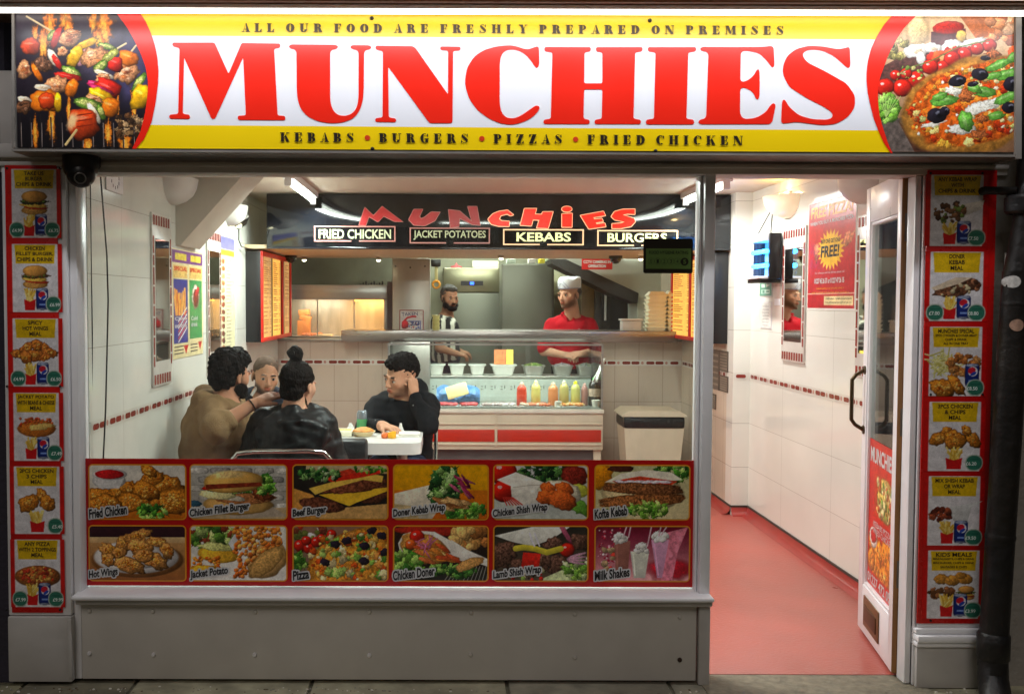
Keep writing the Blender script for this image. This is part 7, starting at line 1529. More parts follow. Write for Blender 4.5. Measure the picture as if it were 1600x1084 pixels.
# ================================================================== DOOR LEAF (standing open into the shop)
dA = Vector((1.905, .64, 0)); dB = Vector((1.795, .045, 0)); DU = (dB-dA); DW = DU.length; D = Fr(dA, DU); TH = .046
dr = thing('glazed_door', (dB.x, dB.y, 0), 'white glazed shop door standing open inward, red sticker on its lower glass', 'door')
def dbox(mb, u0, u1, v0, v1, o0, o1, b=.004):
    """box on the leaf: along, up, depth (o towards the room face)"""
    mtx = Matrix(((D.U.x, 0, D.N.x, D.O.x), (D.U.y, 0, D.N.y, D.O.y), (0, 1, 0, 0), (0, 0, 0, 1)))
    mb.box(u0, u1, v0, v1, o0, o1, b=b, mtx=mtx)
zt = 2.015; gt = 1.86; gb = .235
mb = MB().mat(white_paint); dbox(mb, 0, .075, .02, zt, -TH, 0); dbox(mb, DW-.06, DW-.0, .02, zt, -TH+.001, 0); dbox(mb, .075, DW-.06, gt, zt, -TH, -.0005); dbox(mb, .075, DW-.06, .02, gb, -TH, -.0005)
for (a, b, c, d) in ((.075,.09,gb,gt),(DW-.075,DW-.06,gb,gt),(.09,DW-.075,gt-.015,gt),(.09,DW-.075,gb,gb+.015)): dbox(mb, a, b, c, d, -TH+.006, -.006)
mb.build('leaf_frame', dr)
mb = MB().mat(wood_raw); dbox(mb, DW, DW+.004, .02, zt, -TH-.003, -.0005, b=.001); mb.build('bare_wood_edge', dr)
for z in (1.80, 1.03, .42):
    mb = MB().mat(M('steel_hinge', (120,112,104), .4, .7)); dbox(mb, DW+.004, DW+.007, z-.055, z+.055, -TH+.004, -.012, b=.001); mb.build('hinge', dr)
mb = MB().mat(glass_mat('door_glass', (238,246,242), 1.2)); dbox(mb, .09, DW-.075, gb+.015, gt-.015, -.026, -.020, b=0); mb.build('pane', dr)
brass = M('dark_brass', (96,80,58), .3, .85)
for s in (1, -1):
    o_ = 0 if s == 1 else -TH
    hp = []
    for k in range(13):
        t = k/12; v = .93+.27*t; hp.append(D.p(.045, v, o_+s*(.055 if .12 < t < .88 else .004+.051*min(t, 1-t)/.12)))
    mb = MB().mat(brass); mb.tube(hp, .009, 10)
    for v in (.93, 1.20): mb.tube([D.p(.045, v, o_), D.p(.045, v, o_+s*.006)], .02, 12)
    mb.build('pull_handle', dr)
mb = MB().mat(M('brown_letterbox', (122,92,62), .4, .5)); dbox(mb, .13, .40, .065, .20, -.0004, .006, b=.003); pl_ = mb.build('letterbox', dr)
mb = MB().mat(M('letterbox_flap', (86,64,44), .4, .6)); dbox(mb, .16, .37, .095, .165, .006, .010, b=.002); mb.build('flap', pl_)
# sticker on the lower glass
sv0, sv1 = gb+.016, .90; su0, su1 = .091, DW-.076
c = Cv(64, 100, 1.6, (206,38,26))
c.poly([(14,22),(64,20),(64,52),(14,50)], (196,60,30), .2); c.blob(42, 36, 22, 14, (216,180,90), 0, irr=.05, tex=.4); c.many(90, 22, 62, 24, 48, 1.5, 3.5, [(206,90,40),(230,200,110),(110,150,60),(240,220,150)], tex=.4)
for a in ((14,70,12,10),(30,74,13,10),(46,72,12,11),(58,78,12,10),(22,84,14,9),(44,86,14,9),(10,82,9,8),(60,66,9,7)): c.chicken(*a, col=(230,130,30))
c.blob(14, 66, 10, 7, (236,230,220), 0, irr=0); c.blob(14, 65, 8, 5, (190,20,20), 0); c.poly([(0,90),(64,90),(64,100),(0,100)], (206,30,24), .05); c.poly([(0,52),(64,54),(64,60),(0,58)], (206,34,24), .05)
stp = MB().mat(red_print); stp.quad(D, su0, su1, sv0, sv1, -.0190); st = stp.build('door_sticker', dr); c.mesh('printed_picture', D, su0, su1, sv0, sv1, -.0180, st, print_m)
mb = MB().mat(cap_w); text(mb, 'MUNCHIES', D, su0+.02, su1-.02, sv1-.10, sv1-.03, -.0170, bold=.03)
text(mb, '01227 472 051', D, su0+.01, su1-.01, sv0+.012, sv0+.055, -.0170, bold=.02); text(mb, 'KEBABS PIZZAS', D, su0+.1, su1-.02, sv1-.375, sv1-.35, -.0170); text(mb, 'FRIED CHICKEN', D, su0+.1, su1-.02, sv1-.405, sv1-.38, -.0170); mb.build('lettering', st)
# jamb of the doorway
mb = MB().mat(white_paint); mb.box(1.811, c0-.013, -.035, .034, .005, z0-.001, b=.005); mb.box(1.862, c0-.013, .0345, .10, .005, z0-.001, b=.003); mb.box(1.845, c0-.013, -.05, -.036, .005, z0-.001, b=.005)
tag(mb.build('door_jamb'), 'white painted door jamb between the open door and the right pilaster', 'door jamb')
mb = MB().mat(M('dark_closer', (60,48,44), .5)); mb.box(1.55, 1.84, .06, .09, 1.995, 2.01, b=.003); tag(mb.build('door_closer'), 'thin dark door closer arm under the door head', 'door closer')

# ================================================================== STREET SIDE FITTINGS
# drainpipe
dp = thing('drainpipe', (2.12, -.16, 0), 'black cast iron drainpipe with stickers at the right edge of the shopfront', 'drainpipe')
px = lambda z: 2.083+.036*z
R_ = .051
mb = MB().mat(black_iron); mb.tube([(px(.12), -.16, .12), (px(1.0), -.16, 1.0), (px(1.62), -.16, 1.62)], R_, 28); mb.tube([(px(1.62), -.16, 1.60), (px(1.7)+.012, -.16, 1.70), (px(1.85)+.02, -.16, 1.85), (px(2.6)+.02, -.16, 2.6)], [R_, R_*.94, R_*.84, R_*.84], 28); mb.build('pipe', dp)
for z, r, h in ((1.87, 1.16, .05), (1.50, 1.03, .006), (.62, 1.04, .012), (.20, 1.14, .09)):
    mb = MB().mat(black_iron); mb.lathe((px(z), -.16, z), [(R_*.98,-h/2-.01),(R_*r,-h/2),(R_*r,h/2),(R_*.98,h/2+.01)], 28); mb.build('collar', dp)
mb = MB().mat(black_iron); mb.tube([(px(.2), -.16, .18), (px(.1)+.0, -.17, .08), (px(0)-.02, -.24, .015)], [R_, R_*1.05, R_*1.1], 24); mb.build('shoe', dp)
mb = MB().mat(black_iron); mb.tube([(px(1.92)-.02, -.16, 1.92), (px(1.92)-.10, -.09, 1.93), (px(1.92)-.10, -.04, 1.93)], .016, 10); mb.build('bracket', dp)
for (x, y, col, nm) in ((1586,440,(206,204,200),'white_sticker'),(1590,508,(176,140,120),'brown_sticker')):
    q = at_y(x, y, -.16-R_); dx = q.x-px(q.z); mb = MB().mat(M(nm, col, .6, nz=.35, ns=60)); vs = []; n = 16
    for rr in (0, .5, 1):
        for k in range(n):
            a = k*2*math.pi/n; xx = dx+.0225*rr*math.cos(a); vs.append((px(q.z)+xx, -.16-math.sqrt(max(0, (R_+.0012)**2-xx*xx)), q.z+.0225*rr*math.sin(a)))
    mb.add(vs, [[i*n+k, i*n+(k+1) % n, (i+1)*n+(k+1) % n, (i+1)*n+k] for i in range(2) for k in range(n)], True); mb.build('round_sticker', dp)
wp = [at_y(x, y, -.07) for x, y in ((1572,395),(1568,470),(1563,520),(1558,560),(1561,600),(1565,660),(1566,760))]
mb = MB().mat(M('dirty_white_cable', (150,146,136), .6)); mb.tube(wp, .0045, 8); tag(mb.build('cable'), 'thin dirty white cable running down beside the drainpipe', 'cable')
# turret security camera
sc_ = at_y(126, 262, -.13); t = thing('security_camera', (sc_.x, -.05, sc_.z), 'black turret security camera fixed under the left end of the sign', 'camera')
mb = MB().mat(blackp); mb.lathe((sc_.x-.005, -.115, sc_.z), [(0,.075),(.062,.075),(.066,.06),(.066,.0),(.06,-.02),(.05,-.03)], 26); mb.box(sc_.x-.07, sc_.x+.055, -.12, -.052, sc_.z+.0, sc_.z+.06, b=.015); mb.build('housing', t)
mb = MB().mat(blackp); C_ = Vector((sc_.x+.002, -.13, sc_.z-.022)); mb.lathe(C_, [(.054*math.sin(k*math.pi/12), -.054*math.cos(k*math.pi/12)) for k in range(13)], 22); ball = mb.build('eyeball', t)
mb = MB().mat(M('lens_ring', (130,126,124), .3, .4)); ax = Vector((.22,-.85,-.45)).normalized(); q = C_+ax*.050; u_ = ax.orthogonal().normalized(); w_ = ax.cross(u_)
mb.tube([q+(u_*math.cos(k*.393)+w_*math.sin(k*.393))*.020 for k in range(17)], .003, 6, False); mb.build('lens_ring', ball)
mb = MB().mat(gloss_black); mb.lathe(q, [(0,0),(.001,0)], 4); mb.add([q+ax*.004+(u_*math.cos(k*.5236)+w_*math.sin(k*.5236))*.013 for k in range(12)], [list(range(12))]); mb.build('lens', ball)
# two black cables inside the window
for pts, lab in ((((141,292),(142,400),(144,520),(143,725)),'thin black cable hanging straight down at the left edge behind the window glass'),(((156,262),(160,310),(167,400),(169,470),(167,560),(165,640),(161,725)),'second thin black cable, bowed, hanging behind the window glass right of the first')):
    P = [at_y(x, y, .13) for x, y in pts]; P.insert(0, Vector((P[0].x, .13, 2.24))); mb = MB().mat(blackp); mb.tube(P, .0034, 8); tag(mb.build('hanging_cable'), lab, 'cable')
# hygiene sticker on the glass
hy = .031; hf = front(hy); a = FP(1005, 427, hy); b = FP(1083, 373, hy)
t = thing('hygiene_rating_sticker', (a[0], hy, a[1]), 'black and dark green food hygiene rating sticker at the top right of the window', 'sticker')
mb = MB().mat(M('sticker_black', (24,22,18), .3)); mb.prism(rrect(a[0], b[0], a[1], b[1], .008), hf, 0, .0015); mb.build('backing', t)
mb = MB().mat(M('sticker_green', (100,132,66), .35)); g0 = FP(1009, 420, hy); g1 = FP(1080, 388.5, hy); mb.quad(hf, g0[0], g1[0], g0[1], g1[1], .001); mb.build('green_panel', t)
mb = MB().mat(M('sticker_ink', (26,44,18), .4)); W_ = g1[0]-g0[0]; H_ = g1[1]-g0[1]; text(mb, 'FOOD HYGIENE RATING', hf, g0[0]+.012, g1[0]-.012, g1[1]-.022, g1[1]-.009, .002, bold=.02)
for k in range(5):
    u = g0[0]+W_*(.09+.145*k); text(mb, str(k), hf, u, u+.009, g0[1]+.022, g0[1]+.037, .002)
    for q in range(16): a0_, a1_ = q*.3927, (q+1)*.3927; cc = (u+.0045, g0[1]+.0295); mb.flat([(cc[0]+.012*math.cos(a0_), cc[1]+.012*math.sin(a0_)), (cc[0]+.013*math.cos(a0_), cc[1]+.013*math.sin(a0_)), (cc[0]+.013*math.cos(a1_), cc[1]+.013*math.sin(a1_)), (cc[0]+.012*math.cos(a1_), cc[1]+.012*math.sin(a1_))], hf, .002)
mb.build('lettering', t)
mb = MB().mat(M('sticker_black', (24,22,18), .3)); cc = FP(1069.5, 409, hy); mb.flat([(cc[0]+.0155*math.cos(k*.3), cc[1]+.0155*math.sin(k*.3)) for k in range(21)], hf, .002); mb.mat(M('sticker_green', (100,132,66), .35)); text(mb, '5', hf, cc[0]-.006, cc[0]+.006, cc[1]-.009, cc[1]+.009, .003, bold=.03); mb.build('rating_number', t)

# ================================================================== ON THE LEFT WALL
mosaic = M('red_mosaic', (142,56,48), .25, nz=.25, ns=40)
def mirror(fr, u0, u1, v0, v1, label, loc):
    t = thing('wall_mirror', loc, label, 'mirror', 'tall mirrors in red mosaic borders'); w = .058
    p0, p1 = fr.p(u0, v0, 0), fr.p(u1, v1, .012)
    mb = MB().mat(M('white_mosaic_grout', (216,212,204), .3)); mb.box(p0.x, p1.x, p0.y, p1.y, p0.z, p1.z, b=.002); mb.build('white_border', t)
    mb = MB().mat(mosaic)
    def run(a0, a1, vert, c):
        n = 0; a = a0
        while a < a1-.02:
            L = .085 if n % 3 else .05; e = min(a+L, a1)
            if vert: mb.quad(fr, c-.011, c+.011, a, e, .0135)
            else:
                mb.quad(fr, a+.002, min(a+.030, a1), c-.024, c+.024, .0135)
                e = a+.034
            a = e+.009; n += 1
    run(v0+.10, v1-.10, True, u0+.016); run(v0+.10, v1-.10, True, u1-.016); run(u0+.01, u1-.01, False, v1-.035); run(u0+.01, u1-.01, False, v0+.035); mb.build('mosaic_tiles', t)
    mb = MB().mat(M('mirror_silver', (226,230,226), .03, 1.0, nz=.01)); mb.quad(fr, u0+.045, u1-.045, v0+.125, v1-.125, .0142); mb.build('mirror_glass', t)
LWF = lwall(LX); RWF = rwall(RX)
Lu = lambda px: at_x(px, 470, LX).y
Ru = lambda px: -at_x(px, 470, RX).y
mirror(LWF, Lu(235), Lu(264.5), 1.08, 1.93, 'tall narrow mirror with red mosaic border on the left wall, nearest the window', (LX, Lu(249), 1.08))
mirror(LWF, Lu(322), Lu(342.5), 1.07, 1.93, 'tall narrow mirror with red mosaic border on the left wall between posters and menu sheet', (LX, Lu(332), 1.07))
mirror(RWF, Ru(1225), Ru(1260), 1.14, 1.96, 'tall narrow mirror with red mosaic border on the right wall left of the red poster', (RX, -Ru(1242), 1.14))
mirror(RWF, Ru(1341), Ru(1341)+.34, 1.12, 1.95, 'tall mirror with red mosaic border behind the open door', (RX, -Ru(1341), 1.12))
def zat(px, py, x): return at_x(px, py, x).z
# double poster
t = thing('poster', (LX, 1.6, 1.2), 'cream double poster with purple header, blue panel and green panel on the left wall', 'poster')
pa, pb = Lu(268.5), Lu(316); z1_ = zat(268.5, 387, LX); z0_ = zat(268.5, 562, LX)
c = Cv(90, 160, 1.4, (226,210,160)); c.poly([(0,2),(90,2),(90,20),(0,20)], (120,60,130), .05); c.poly([(8,6),(40,6),(40,16),(8,16)], (226,200,70), .2); c.poly([(52,6),(84,6),(84,16),(52,16)], (226,200,70), .2)
for x0_ in (3, 48): c.poly([(x0_,24),(x0_+39,24),(x0_+39,42),(x0_,42)], (232,190,110), .2)
c.poly([(3,44),(43,44),(43,138),(3,138)], (52,58,140), .06); c.poly([(48,44),(87,44),(87,134),(48,134)], (60,150,84), .06)
for i in range(26): x = random.uniform(8, 38); c.line([(x, 96), (x+random.uniform(-5,5), random.uniform(56,76))], 3.2, random.choice([(230,140,50),(240,170,80),(206,110,40)]))
c.blob(67, 70, 12, 18, (200,190,170), 0, irr=.1, tex=.5); c.blob(67, 72, 8, 14, (120,50,40), 0, tex=.6); c.blob(72, 62, 5, 9, (200,60,60), 30)
for i in range(7): c.line([(16, 136-i*5), (40, 116-i*5)], 2, (220,60,60) if i % 2 else (230,226,220))
for i in range(3): c.poly([(4,142+i*5),(30,142+i*5),(30,144+i*5),(4,144+i*5)], (90,80,70), 0); c.poly([(50,142+i*5),(72,142+i*5),(72,144+i*5),(50,144+i*5)], (90,80,70), 0)
c.poly([(30,142),(44,142),(37,156)], (200,40,40), 0); c.poly([(74,140),(86,140),(80,154)], (200,40,40), 0)
LF2 = lwall(LX); o = c.mesh('print', LF2, pa, pb, z0_, z1_, .003, t, print_m)
mb = MB().mat(white_p); mb.box(LX, LX+.0022, pa, pb, z0_, z1_); mb.build('paper', t)
mb = MB(); W_ = pb-pa; H_ = z1_-z0_
mb.mat(ink_red); text(mb, 'SPECIAL', LF2, pa+W_*.05, pa+W_*.46, z1_-H_*.2, z1_-H_*.16, .004, bold=.03); text(mb, 'SPECIAL', LF2, pa+W_*.55, pa+W_*.95, z1_-H_*.2, z1_-H_*.16, .004, bold=.03)
mb.mat(cap_w); text(mb, 'Chips', LF2, pa+W_*.06, pa+W_*.44, z1_-H_*.66, z1_-H_*.62, .004, bold=.02); text(mb, 'and drink', LF2, pa+W_*.06, pa+W_*.44, z1_-H_*.72, z1_-H_*.68, .004, bold=.02); text(mb, 'Cold', LF2, pa+W_*.58, pa+W_*.8, z1_-H_*.66, z1_-H_*.62, .004, bold=.02); text(mb, 'drink', LF2, pa+W_*.58, pa+W_*.8, z1_-H_*.72, z1_-H_*.68, .004, bold=.02); mb.build('lettering', t)
# menu sheet
t = thing('menu_sheet', (LX, 2.6, 1.2), 'tall pale yellow price list with a purple top on the left wall', 'menu sheet')
pa, pb = Lu(345), Lu(366); z1_ = zat(345, 368, LX); z0_ = zat(345, 556, LX); c = Cv(60, 190, 1.2, (226,222,180)); c.poly([(0,0),(60,0),(60,20),(0,20)], (120,116,180), .05); c.poly([(0,21),(60,21),(60,30),(0,30)], (226,180,50), .05)
for i in range(13): c.blob(9, 40+i*11.5, 7, 4.4, random.choice([(150,70,50),(190,110,60),(110,60,50),(200,160,110)]), 0, irr=.2, tex=.5)
for i in range(26): c.poly([(22,36+i*5.8),(22+random.uniform(12,30),36+i*5.8),(22+20,37.6+i*5.8),(22,37.6+i*5.8)], (150,140,120), 0)
c.mesh('print', LF2, pa, pb, z0_, z1_, .003, t, print_m); mb = MB().mat(white_p); mb.box(LX, LX+.0022, pa, pb, z0_, z1_); mb.build('paper', t)
# vent
t = thing('wall_vent', (LX, .4, 2.0), 'small white round-slotted vent high on the left wall', 'vent'); y0_, y1_ = Lu(166), Lu(192); zz_ = zat(178, 281, LX)
mb = MB().mat(white_paint); mb.box(LX, LX+.008, y0_, y1_, zz_-.055, zz_+.055, b=.003); mb.build('plate', t); mb = MB().mat(M('vent_slot', (50,54,54), .7)); f = lwall(LX+.0085)
for k in range(9):
    a = math.radians(200+k*35); cx_, cz_ = (y0_+y1_)/2+.05*math.cos(a), zz_+.035*math.sin(a); mb.quad(f, cx_-.004, cx_+.004, cz_-.007, cz_+.007)
mb.build('slot', t)
# wall lights (half bowls)
shade_m = M('white_glass_shade', (214,210,204), .35, nz=.03)
def bowl(wx, y, z, s, r, lit, label, zr=.135):
    t = thing('wall_light', (wx, y, z), label, 'wall light', 'white bowl wall lights')
    m = M('lit_glass_shade', (236,220,196), .35, emit=(255,226,180), es=.35) if lit else shade_m; mb = MB().mat(m); n = 16; prof = [(1,0),(.99,-.03),(.93,-.35),(.8,-.62),(.55,-.85),(.25,-.98),(0,-1)]; vs = []
    for a, h in prof:
        for k in range(n+1):
            th = math.pi*k/n; vs.append((wx+s*r*.8*a*math.sin(th), y+r*a*math.cos(th), z+h*zr))
    N_ = n+1; fs = [[i*N_+k, i*N_+k+1, (i+1)*N_+k+1, (i+1)*N_+k][::(1 if s < 0 else -1)] for i in range(len(prof)-1) for k in range(n)]
    mb.add(vs, fs, True); mb.build('bowl', t)
    mb = MB().mat(white_paint); mb.box(wx, wx+s*.02, y-.05, y+.05, z-.06, z+.03, b=.004); mb.build('wall_plate', t)
    if lit:
        pl = bpy.data.lights.new('bulb_light', 'POINT'); pl.energy = lit; pl.color = (1,.62,.22); pl.shadow_soft_size = .02
        o = bpy.data.objects.new('bulb_light', pl); COL.objects.link(o); o.parent = t; o.location = (s*.06, 0, .01)
        mb = MB().mat(M('warm_bulb', (255,200,120), .4, emit=(255,190,90), es=12)); mb.lathe((wx+s*.06, y, z-.03), [(0,0),(.018,.01),(.02,.035),(0,.05)], 10); mb.build('bulb', t)
bowl(LX, 1.33, 2.135, 1, .17, 0, 'white bowl wall light high on the left wall in front of the sloping bulkhead')
bowl(LX, 2.72, 2.13, 1, .155, 0, 'white bowl wall light beyond the bulkhead beside the black speaker')
bowl(RX, 2.36, 2.165, -1, .195, 2.6, 'white bowl wall light glowing orange upward above the fly killer')
bowl(RX, 1.22, 2.14, -1, .165, 0, 'white bowl wall light above the right poster near the open door')
# black speaker / floodlight with bulb
q = at_y(368, 336, 2.95); t = thing('floodlight', (q.x, 2.95, q.z), 'tilted black floodlight with a silver face beside the left wall light', 'floodlight')
R = Matrix.Translation(q) @ Matrix.Rotation(math.radians(-35), 4, 'Y') @ Matrix.Rotation(math.radians(20), 4, 'Z')
mb = MB().mat(blackp); mb.box(-.05, .05, -.09, .09, -.08, .08, b=.01, mtx=R); mb.build('body', t); mb = MB().mat(alu); mb.box(-.048, .048, -.094, -.091, -.076, .0, mtx=R); mb.build('face', t)
q2 = at_y(373, 352, 2.92); mb = MB().mat(bulb_m); mb.lathe(q2, [(0,-.02),(.018,-.012),(.02,0),(.012,.015),(0,.02)], 12); tag(mb.build('bare_bulb'), 'small bare lit bulb under the black floodlight', 'bulb')
mb = MB().mat(blackp); mb.tube([q2+Vector((0,0,.018)), at_y(373,375,2.95), at_y(377,385,3.0), at_y(386,388,3.1), at_y(400,390,3.22)], .004, 6); tag(mb.build('lamp_cable'), 'loose black cable from the bare bulb to the lightbox', 'cable')

# ================================================================== ON THE RIGHT WALL
t = thing('poster', (RX, 1.7, 1.5), 'red poster with yellow heading and a yellow starburst on the right wall', 'poster')
pa, pb = Ru(1262.5), Ru(1335.5); z1_ = zat(1262.5, 321, RX); z0_ = zat(1262.5, 481, RX); W_, H_ = pb-pa, z1_-z0_
c = Cv(100, 108, 1.3, (186,40,44)); c.grad((196,54,50), (176,32,44))
c.I *= 1
star = [(50+(30 if k % 2 else 22)*math.cos(k*math.pi/22), 50+(21 if k % 2 else 15)*math.sin(k*math.pi/22)) for k in range(44)]; c.blob(86, 42, 12, 6, (216,130,90), -20, irr=.3, tex=.5); c.blob(20, 50, 6, 9, (206,120,90), 0, irr=.3, tex=.5); c.poly(star, (240,190,50), .05)
c.poly([(0,93),(100,93),(100,94),(0,94)], (230,200,180), 0); c.poly([(38,96),(98,96),(98,105),(38,105)], (232,214,160), .04)
RF2 = rwall(RX); c.mesh('print', RF2, pa, pb, z0_, z1_, .003, t, print_m); mb = MB().mat(M('poster_edge', (226,222,214), .4)); mb.box(RX-.0022, RX, -pb-.008, -pa+.008, z0_-.012, z1_+.004); mb.build('paper', t)
def T(mb, s, a, b, v0, v1, **k): text(mb, s, RF2, pa+W_*a, pa+W_*b, z1_-H_*v1, z1_-H_*v0, .0042, **k)
mb = MB().mat(M('poster_yellow', (236,170,50), .4)); T(mb, 'FREE PIZZA!', .05, .95, .04, .15, bold=.03, shear=.1); T(mb, 'TERMS APPLY IN STORE ONLY', .2, .8, .81, .825); T(mb, 'ASK AT THE COUNTER FOR DETAILS', .1, .9, .85, .865)
mb.mat(cap_w); T(mb, 'WHEN YOU BUY A MUNCHIES PIZZA', .04, .96, .18, .215, bold=.02); T(mb, 'For collection and free delivery please call', .17, .8, .66, .685); T(mb, '01227 45 26 37 or 01227 47 26 15', .16, .8, .72, .77, bold=.03)
mb.mat(cap_k); T(mb, 'BUY ONE GET ONE', .3, .7, .36, .4, bold=.02); T(mb, 'FREE!', .29, .69, .42, .53, bold=.03, shear=.1); T(mb, 'OPENING TIMES 11AM-2AM', .42, .95, .905, .92); T(mb, 'TELEPHONE 01227 47 26 15', .42, .95, .94, .955); mb.build('lettering', t)
# fly killer
yk0, yk1 = 2.44, 2.78; fx0 = 2.005
t = thing('fly_killer', (fx0, yk0, 1.64), 'black and white electric fly killer glowing blue, hung from chains on the right wall', 'fly killer')
mb = MB().mat(blackp)
for a in (yk0, yk1-.03):
    mb.box(fx0+.045, RX-.012, a, a+.03, 1.656, 1.945, b=.006)
mb.box(fx0+.0, RX-.008, yk0+.031, yk1-.031, 1.63, 1.655, b=.004); mb.build('end_cap', t)
mb = MB().mat(white_paint); mb.box(fx0+.005, RX-.02, yk0+.031, yk1-.031, 1.895, 1.945, b=.005); mb.box(fx0-.025, RX-.02, yk0+.031, yk1-.031, 1.656, 1.672, b=.003); mb.build('white_cover', t)
mb = MB().mat(M('uv_tube', (60,170,255), .4, emit=(40,150,255), es=14)); 
mb.tube([(fx0+.03, yk0+.01, 1.74), (fx0+.03, yk1-.04, 1.74)], .014, 10); mb.tube([(fx0+.03, yk0+.01, 1.83), (fx0+.03, yk1-.04, 1.83)], .014, 10); mb.build('uv_tube', t)
mb = MB().mat(M('blue_glow_reflector', (150,205,225), .35, .1)); mb.box(RX-.022, RX-.018, yk0+.031, yk1-.031, 1.673, 1.894); mb.build('reflector', t)  # blue glow of the tubes put into the reflector's colour
mb = MB().mat(M('grey_grid', (110,120,130), .4, .6))
for k in range(9): y = yk0+.05+k*.029; mb.box(fx0+.004, fx0+.0055, y, y+.0015, 1.674, 1.893)
mb.build('safety_grille', t)
mb = MB().mat(blackp)
for y in (yk0+.03, yk1-.03): mb.tube([(fx0+.06, y, 1.945), (RX-.02, (yk0+yk1)/2, 2.12)], .0035, 6)
mb.build('hanging_chain', t)
def plate(name, px0, px1, py0, py1, label, cat, m, x=RX, paint=None, fr=None):
    a, b = at_x(px0, py0, x), at_x(px1, py1, x); t = thing(name, (x, b.y, b.z), label, cat); mb = MB().mat(m); mb.box(x-.004, x-.0005, a.y, b.y, a.z, b.z); mb.build('plate', t)
    if paint:
        c = Cv(40, 40, 1.2, (220,220,214)); paint(c); c.mesh('print', rwall(x), -max(a.y, b.y)+.004, -min(a.y, b.y)-.004, min(a.z, b.z)+.004, max(a.z, b.z)-.004, .0052, t, print_m)
    return t
def ex(c): c.I[:] = (60,140,110); c.poly([(6,6),(18,6),(18,16),(6,16)], (214,230,220), 0); c.poly([(22,6),(34,10),(22,16)], (214,230,220), 0); c.poly([(6,22),(34,22),(34,34),(6,34)], (190,220,206), 0); c.poly([(10,24),(16,24),(16,32),(10,32)], (60,140,110), 0); c.poly([(22,26),(32,26),(32,30),(22,30)], (60,140,110), 0)
plate('exit_sign', 1188, 1207, 440, 463, 'small green and white safety sign below the fly killer', 'sign', white_p, paint=ex)
def pp(c):
    for i in range(7): c.poly([(8,5+i*5),(32,5+i*5),(32,6.6+i*5),(8,6.6+i*5)], (170,168,166), 0)
plate('paper_notice', 1189, 1206, 472, 514, 'white paper notice taped below the green safety sign', 'notice', white_p, paint=pp)
plate('light_switch', 1211, 1219, 467, 477, 'white light switch beside the paper notice', 'switch', M('bright_switch', (240,244,250), .3))
nb = M('dark_notice', (84,74,66), .5, nz=.3, ns=60)
def nbp(c):
    c.I[:] = (92,80,70)
    for i in range(6): c.poly([(4,4+i*6),(36,4+i*6),(36,6+i*6),(4,6+i*6)], (150,138,120), 0)
for (a, b, c_, d, l) in ((1111,1124,545,610,'tall brown notice nearest the mullion on the beige wall by the doorway'),(1125,1138,547,582,'upper brown notice of the pair next to the wall corner'),(1125,1138,585,614,'lower brown notice of the pair next to the wall corner'),(1112,1119,614,640,'small narrow brown notice hanging lowest on the beige wall by the doorway')):
    plate('brown_notice', a, b, c_, d, l, 'notice', nb, x=CRX, paint=nbp)

# ================================================================== BIN
by = 3.85; bz = at_y(1022, 642, by).z; b0 = FP(972, 680, by)[0]; b1 = FP(1073, 680, by)[0]
t = thing('waste_bin', ((b0+b1)/2, by, 0), 'large beige flip-lid waste bin with a black liner beside the display counter', 'bin'); bm_ = M('beige_bin', (208,196,172), .45, nz=.06)
mb = MB().mat(bm_); x0_, x1_ = b0+.04, b1-.03
vs = []
for (w, d, z) in ((.82,.82,.007),(1,1,bz-.12),(1,1,bz-.075)): 
    for sx, sy in ((-1,-1),(1,-1),(1,1),(-1,1)): vs.append(((b0+b1)/2+sx*(b1-b0)/2*.93*w, by+.18+sy*.17*d, z))
mb.add(vs, [(0,3,2,1)]+[[i*4+k, i*4+(k+1) % 4, (i+1)*4+(k+1) % 4, (i+1)*4+k] for i in range(2) for k in range(4)]); mb.build('body', t)
mb = MB().mat(M('black_liner', (26,26,28), .3, bump=1., bs=30)); mb.box(b0+.012, b1-.012, by+.0, by+.36, bz-.14, bz-.046, b=.02); mb.build('liner', t)
mb = MB().mat(bm_); P = [(b0-.0, bz-.045), (b1, bz-.045), (b1-.005, bz-.03), (b1-.06, bz), (b0+.05, bz), (b0+.005, bz-.03)]; mb.prism(P, front(by-.012), 0, .40); mb.build('lid', t)

# ================================================================== TABLE AND WHAT IS ON IT
TX0, TX1, TY0, TY1, TZ = -1.12, -.128, 1.38, 1.90, .75
tb = thing('table', ((TX0+TX1)/2, (TY0+TY1)/2, 0), 'white rounded rectangular table between the four seated people', 'table')
mb = MB().mat(M('white_laminate', (222,220,216), .25, nz=.03)); mb.prism(rrect(TX0, TX1, TY0, TY1, .06, 6), Fr((0,0,0), (1,0,0), (0,1,0)), TZ, .062); mb.build('table_top', tb)
mb = MB().mat(alu); mb.tube([(-.24, 1.64, .006), (-.24, 1.64, .688)], .03, 16); mb.tube([(-.95, 1.64, .006), (-.95, 1.64, .688)], .03, 16); mb.build('leg', tb)
mb = MB().mat(alu); mb.box(-.29,-.19,1.44,1.84,.007,.02,b=.004); mb.box(-1.0,-.90,1.44,1.84,.007,.02,b=.004); mb.build('foot', tb)
def tp(px, py, z=TZ): p = at_z(px, py, z); return (p.x, min(max(p.y, TY0+.03), TY1-.03))
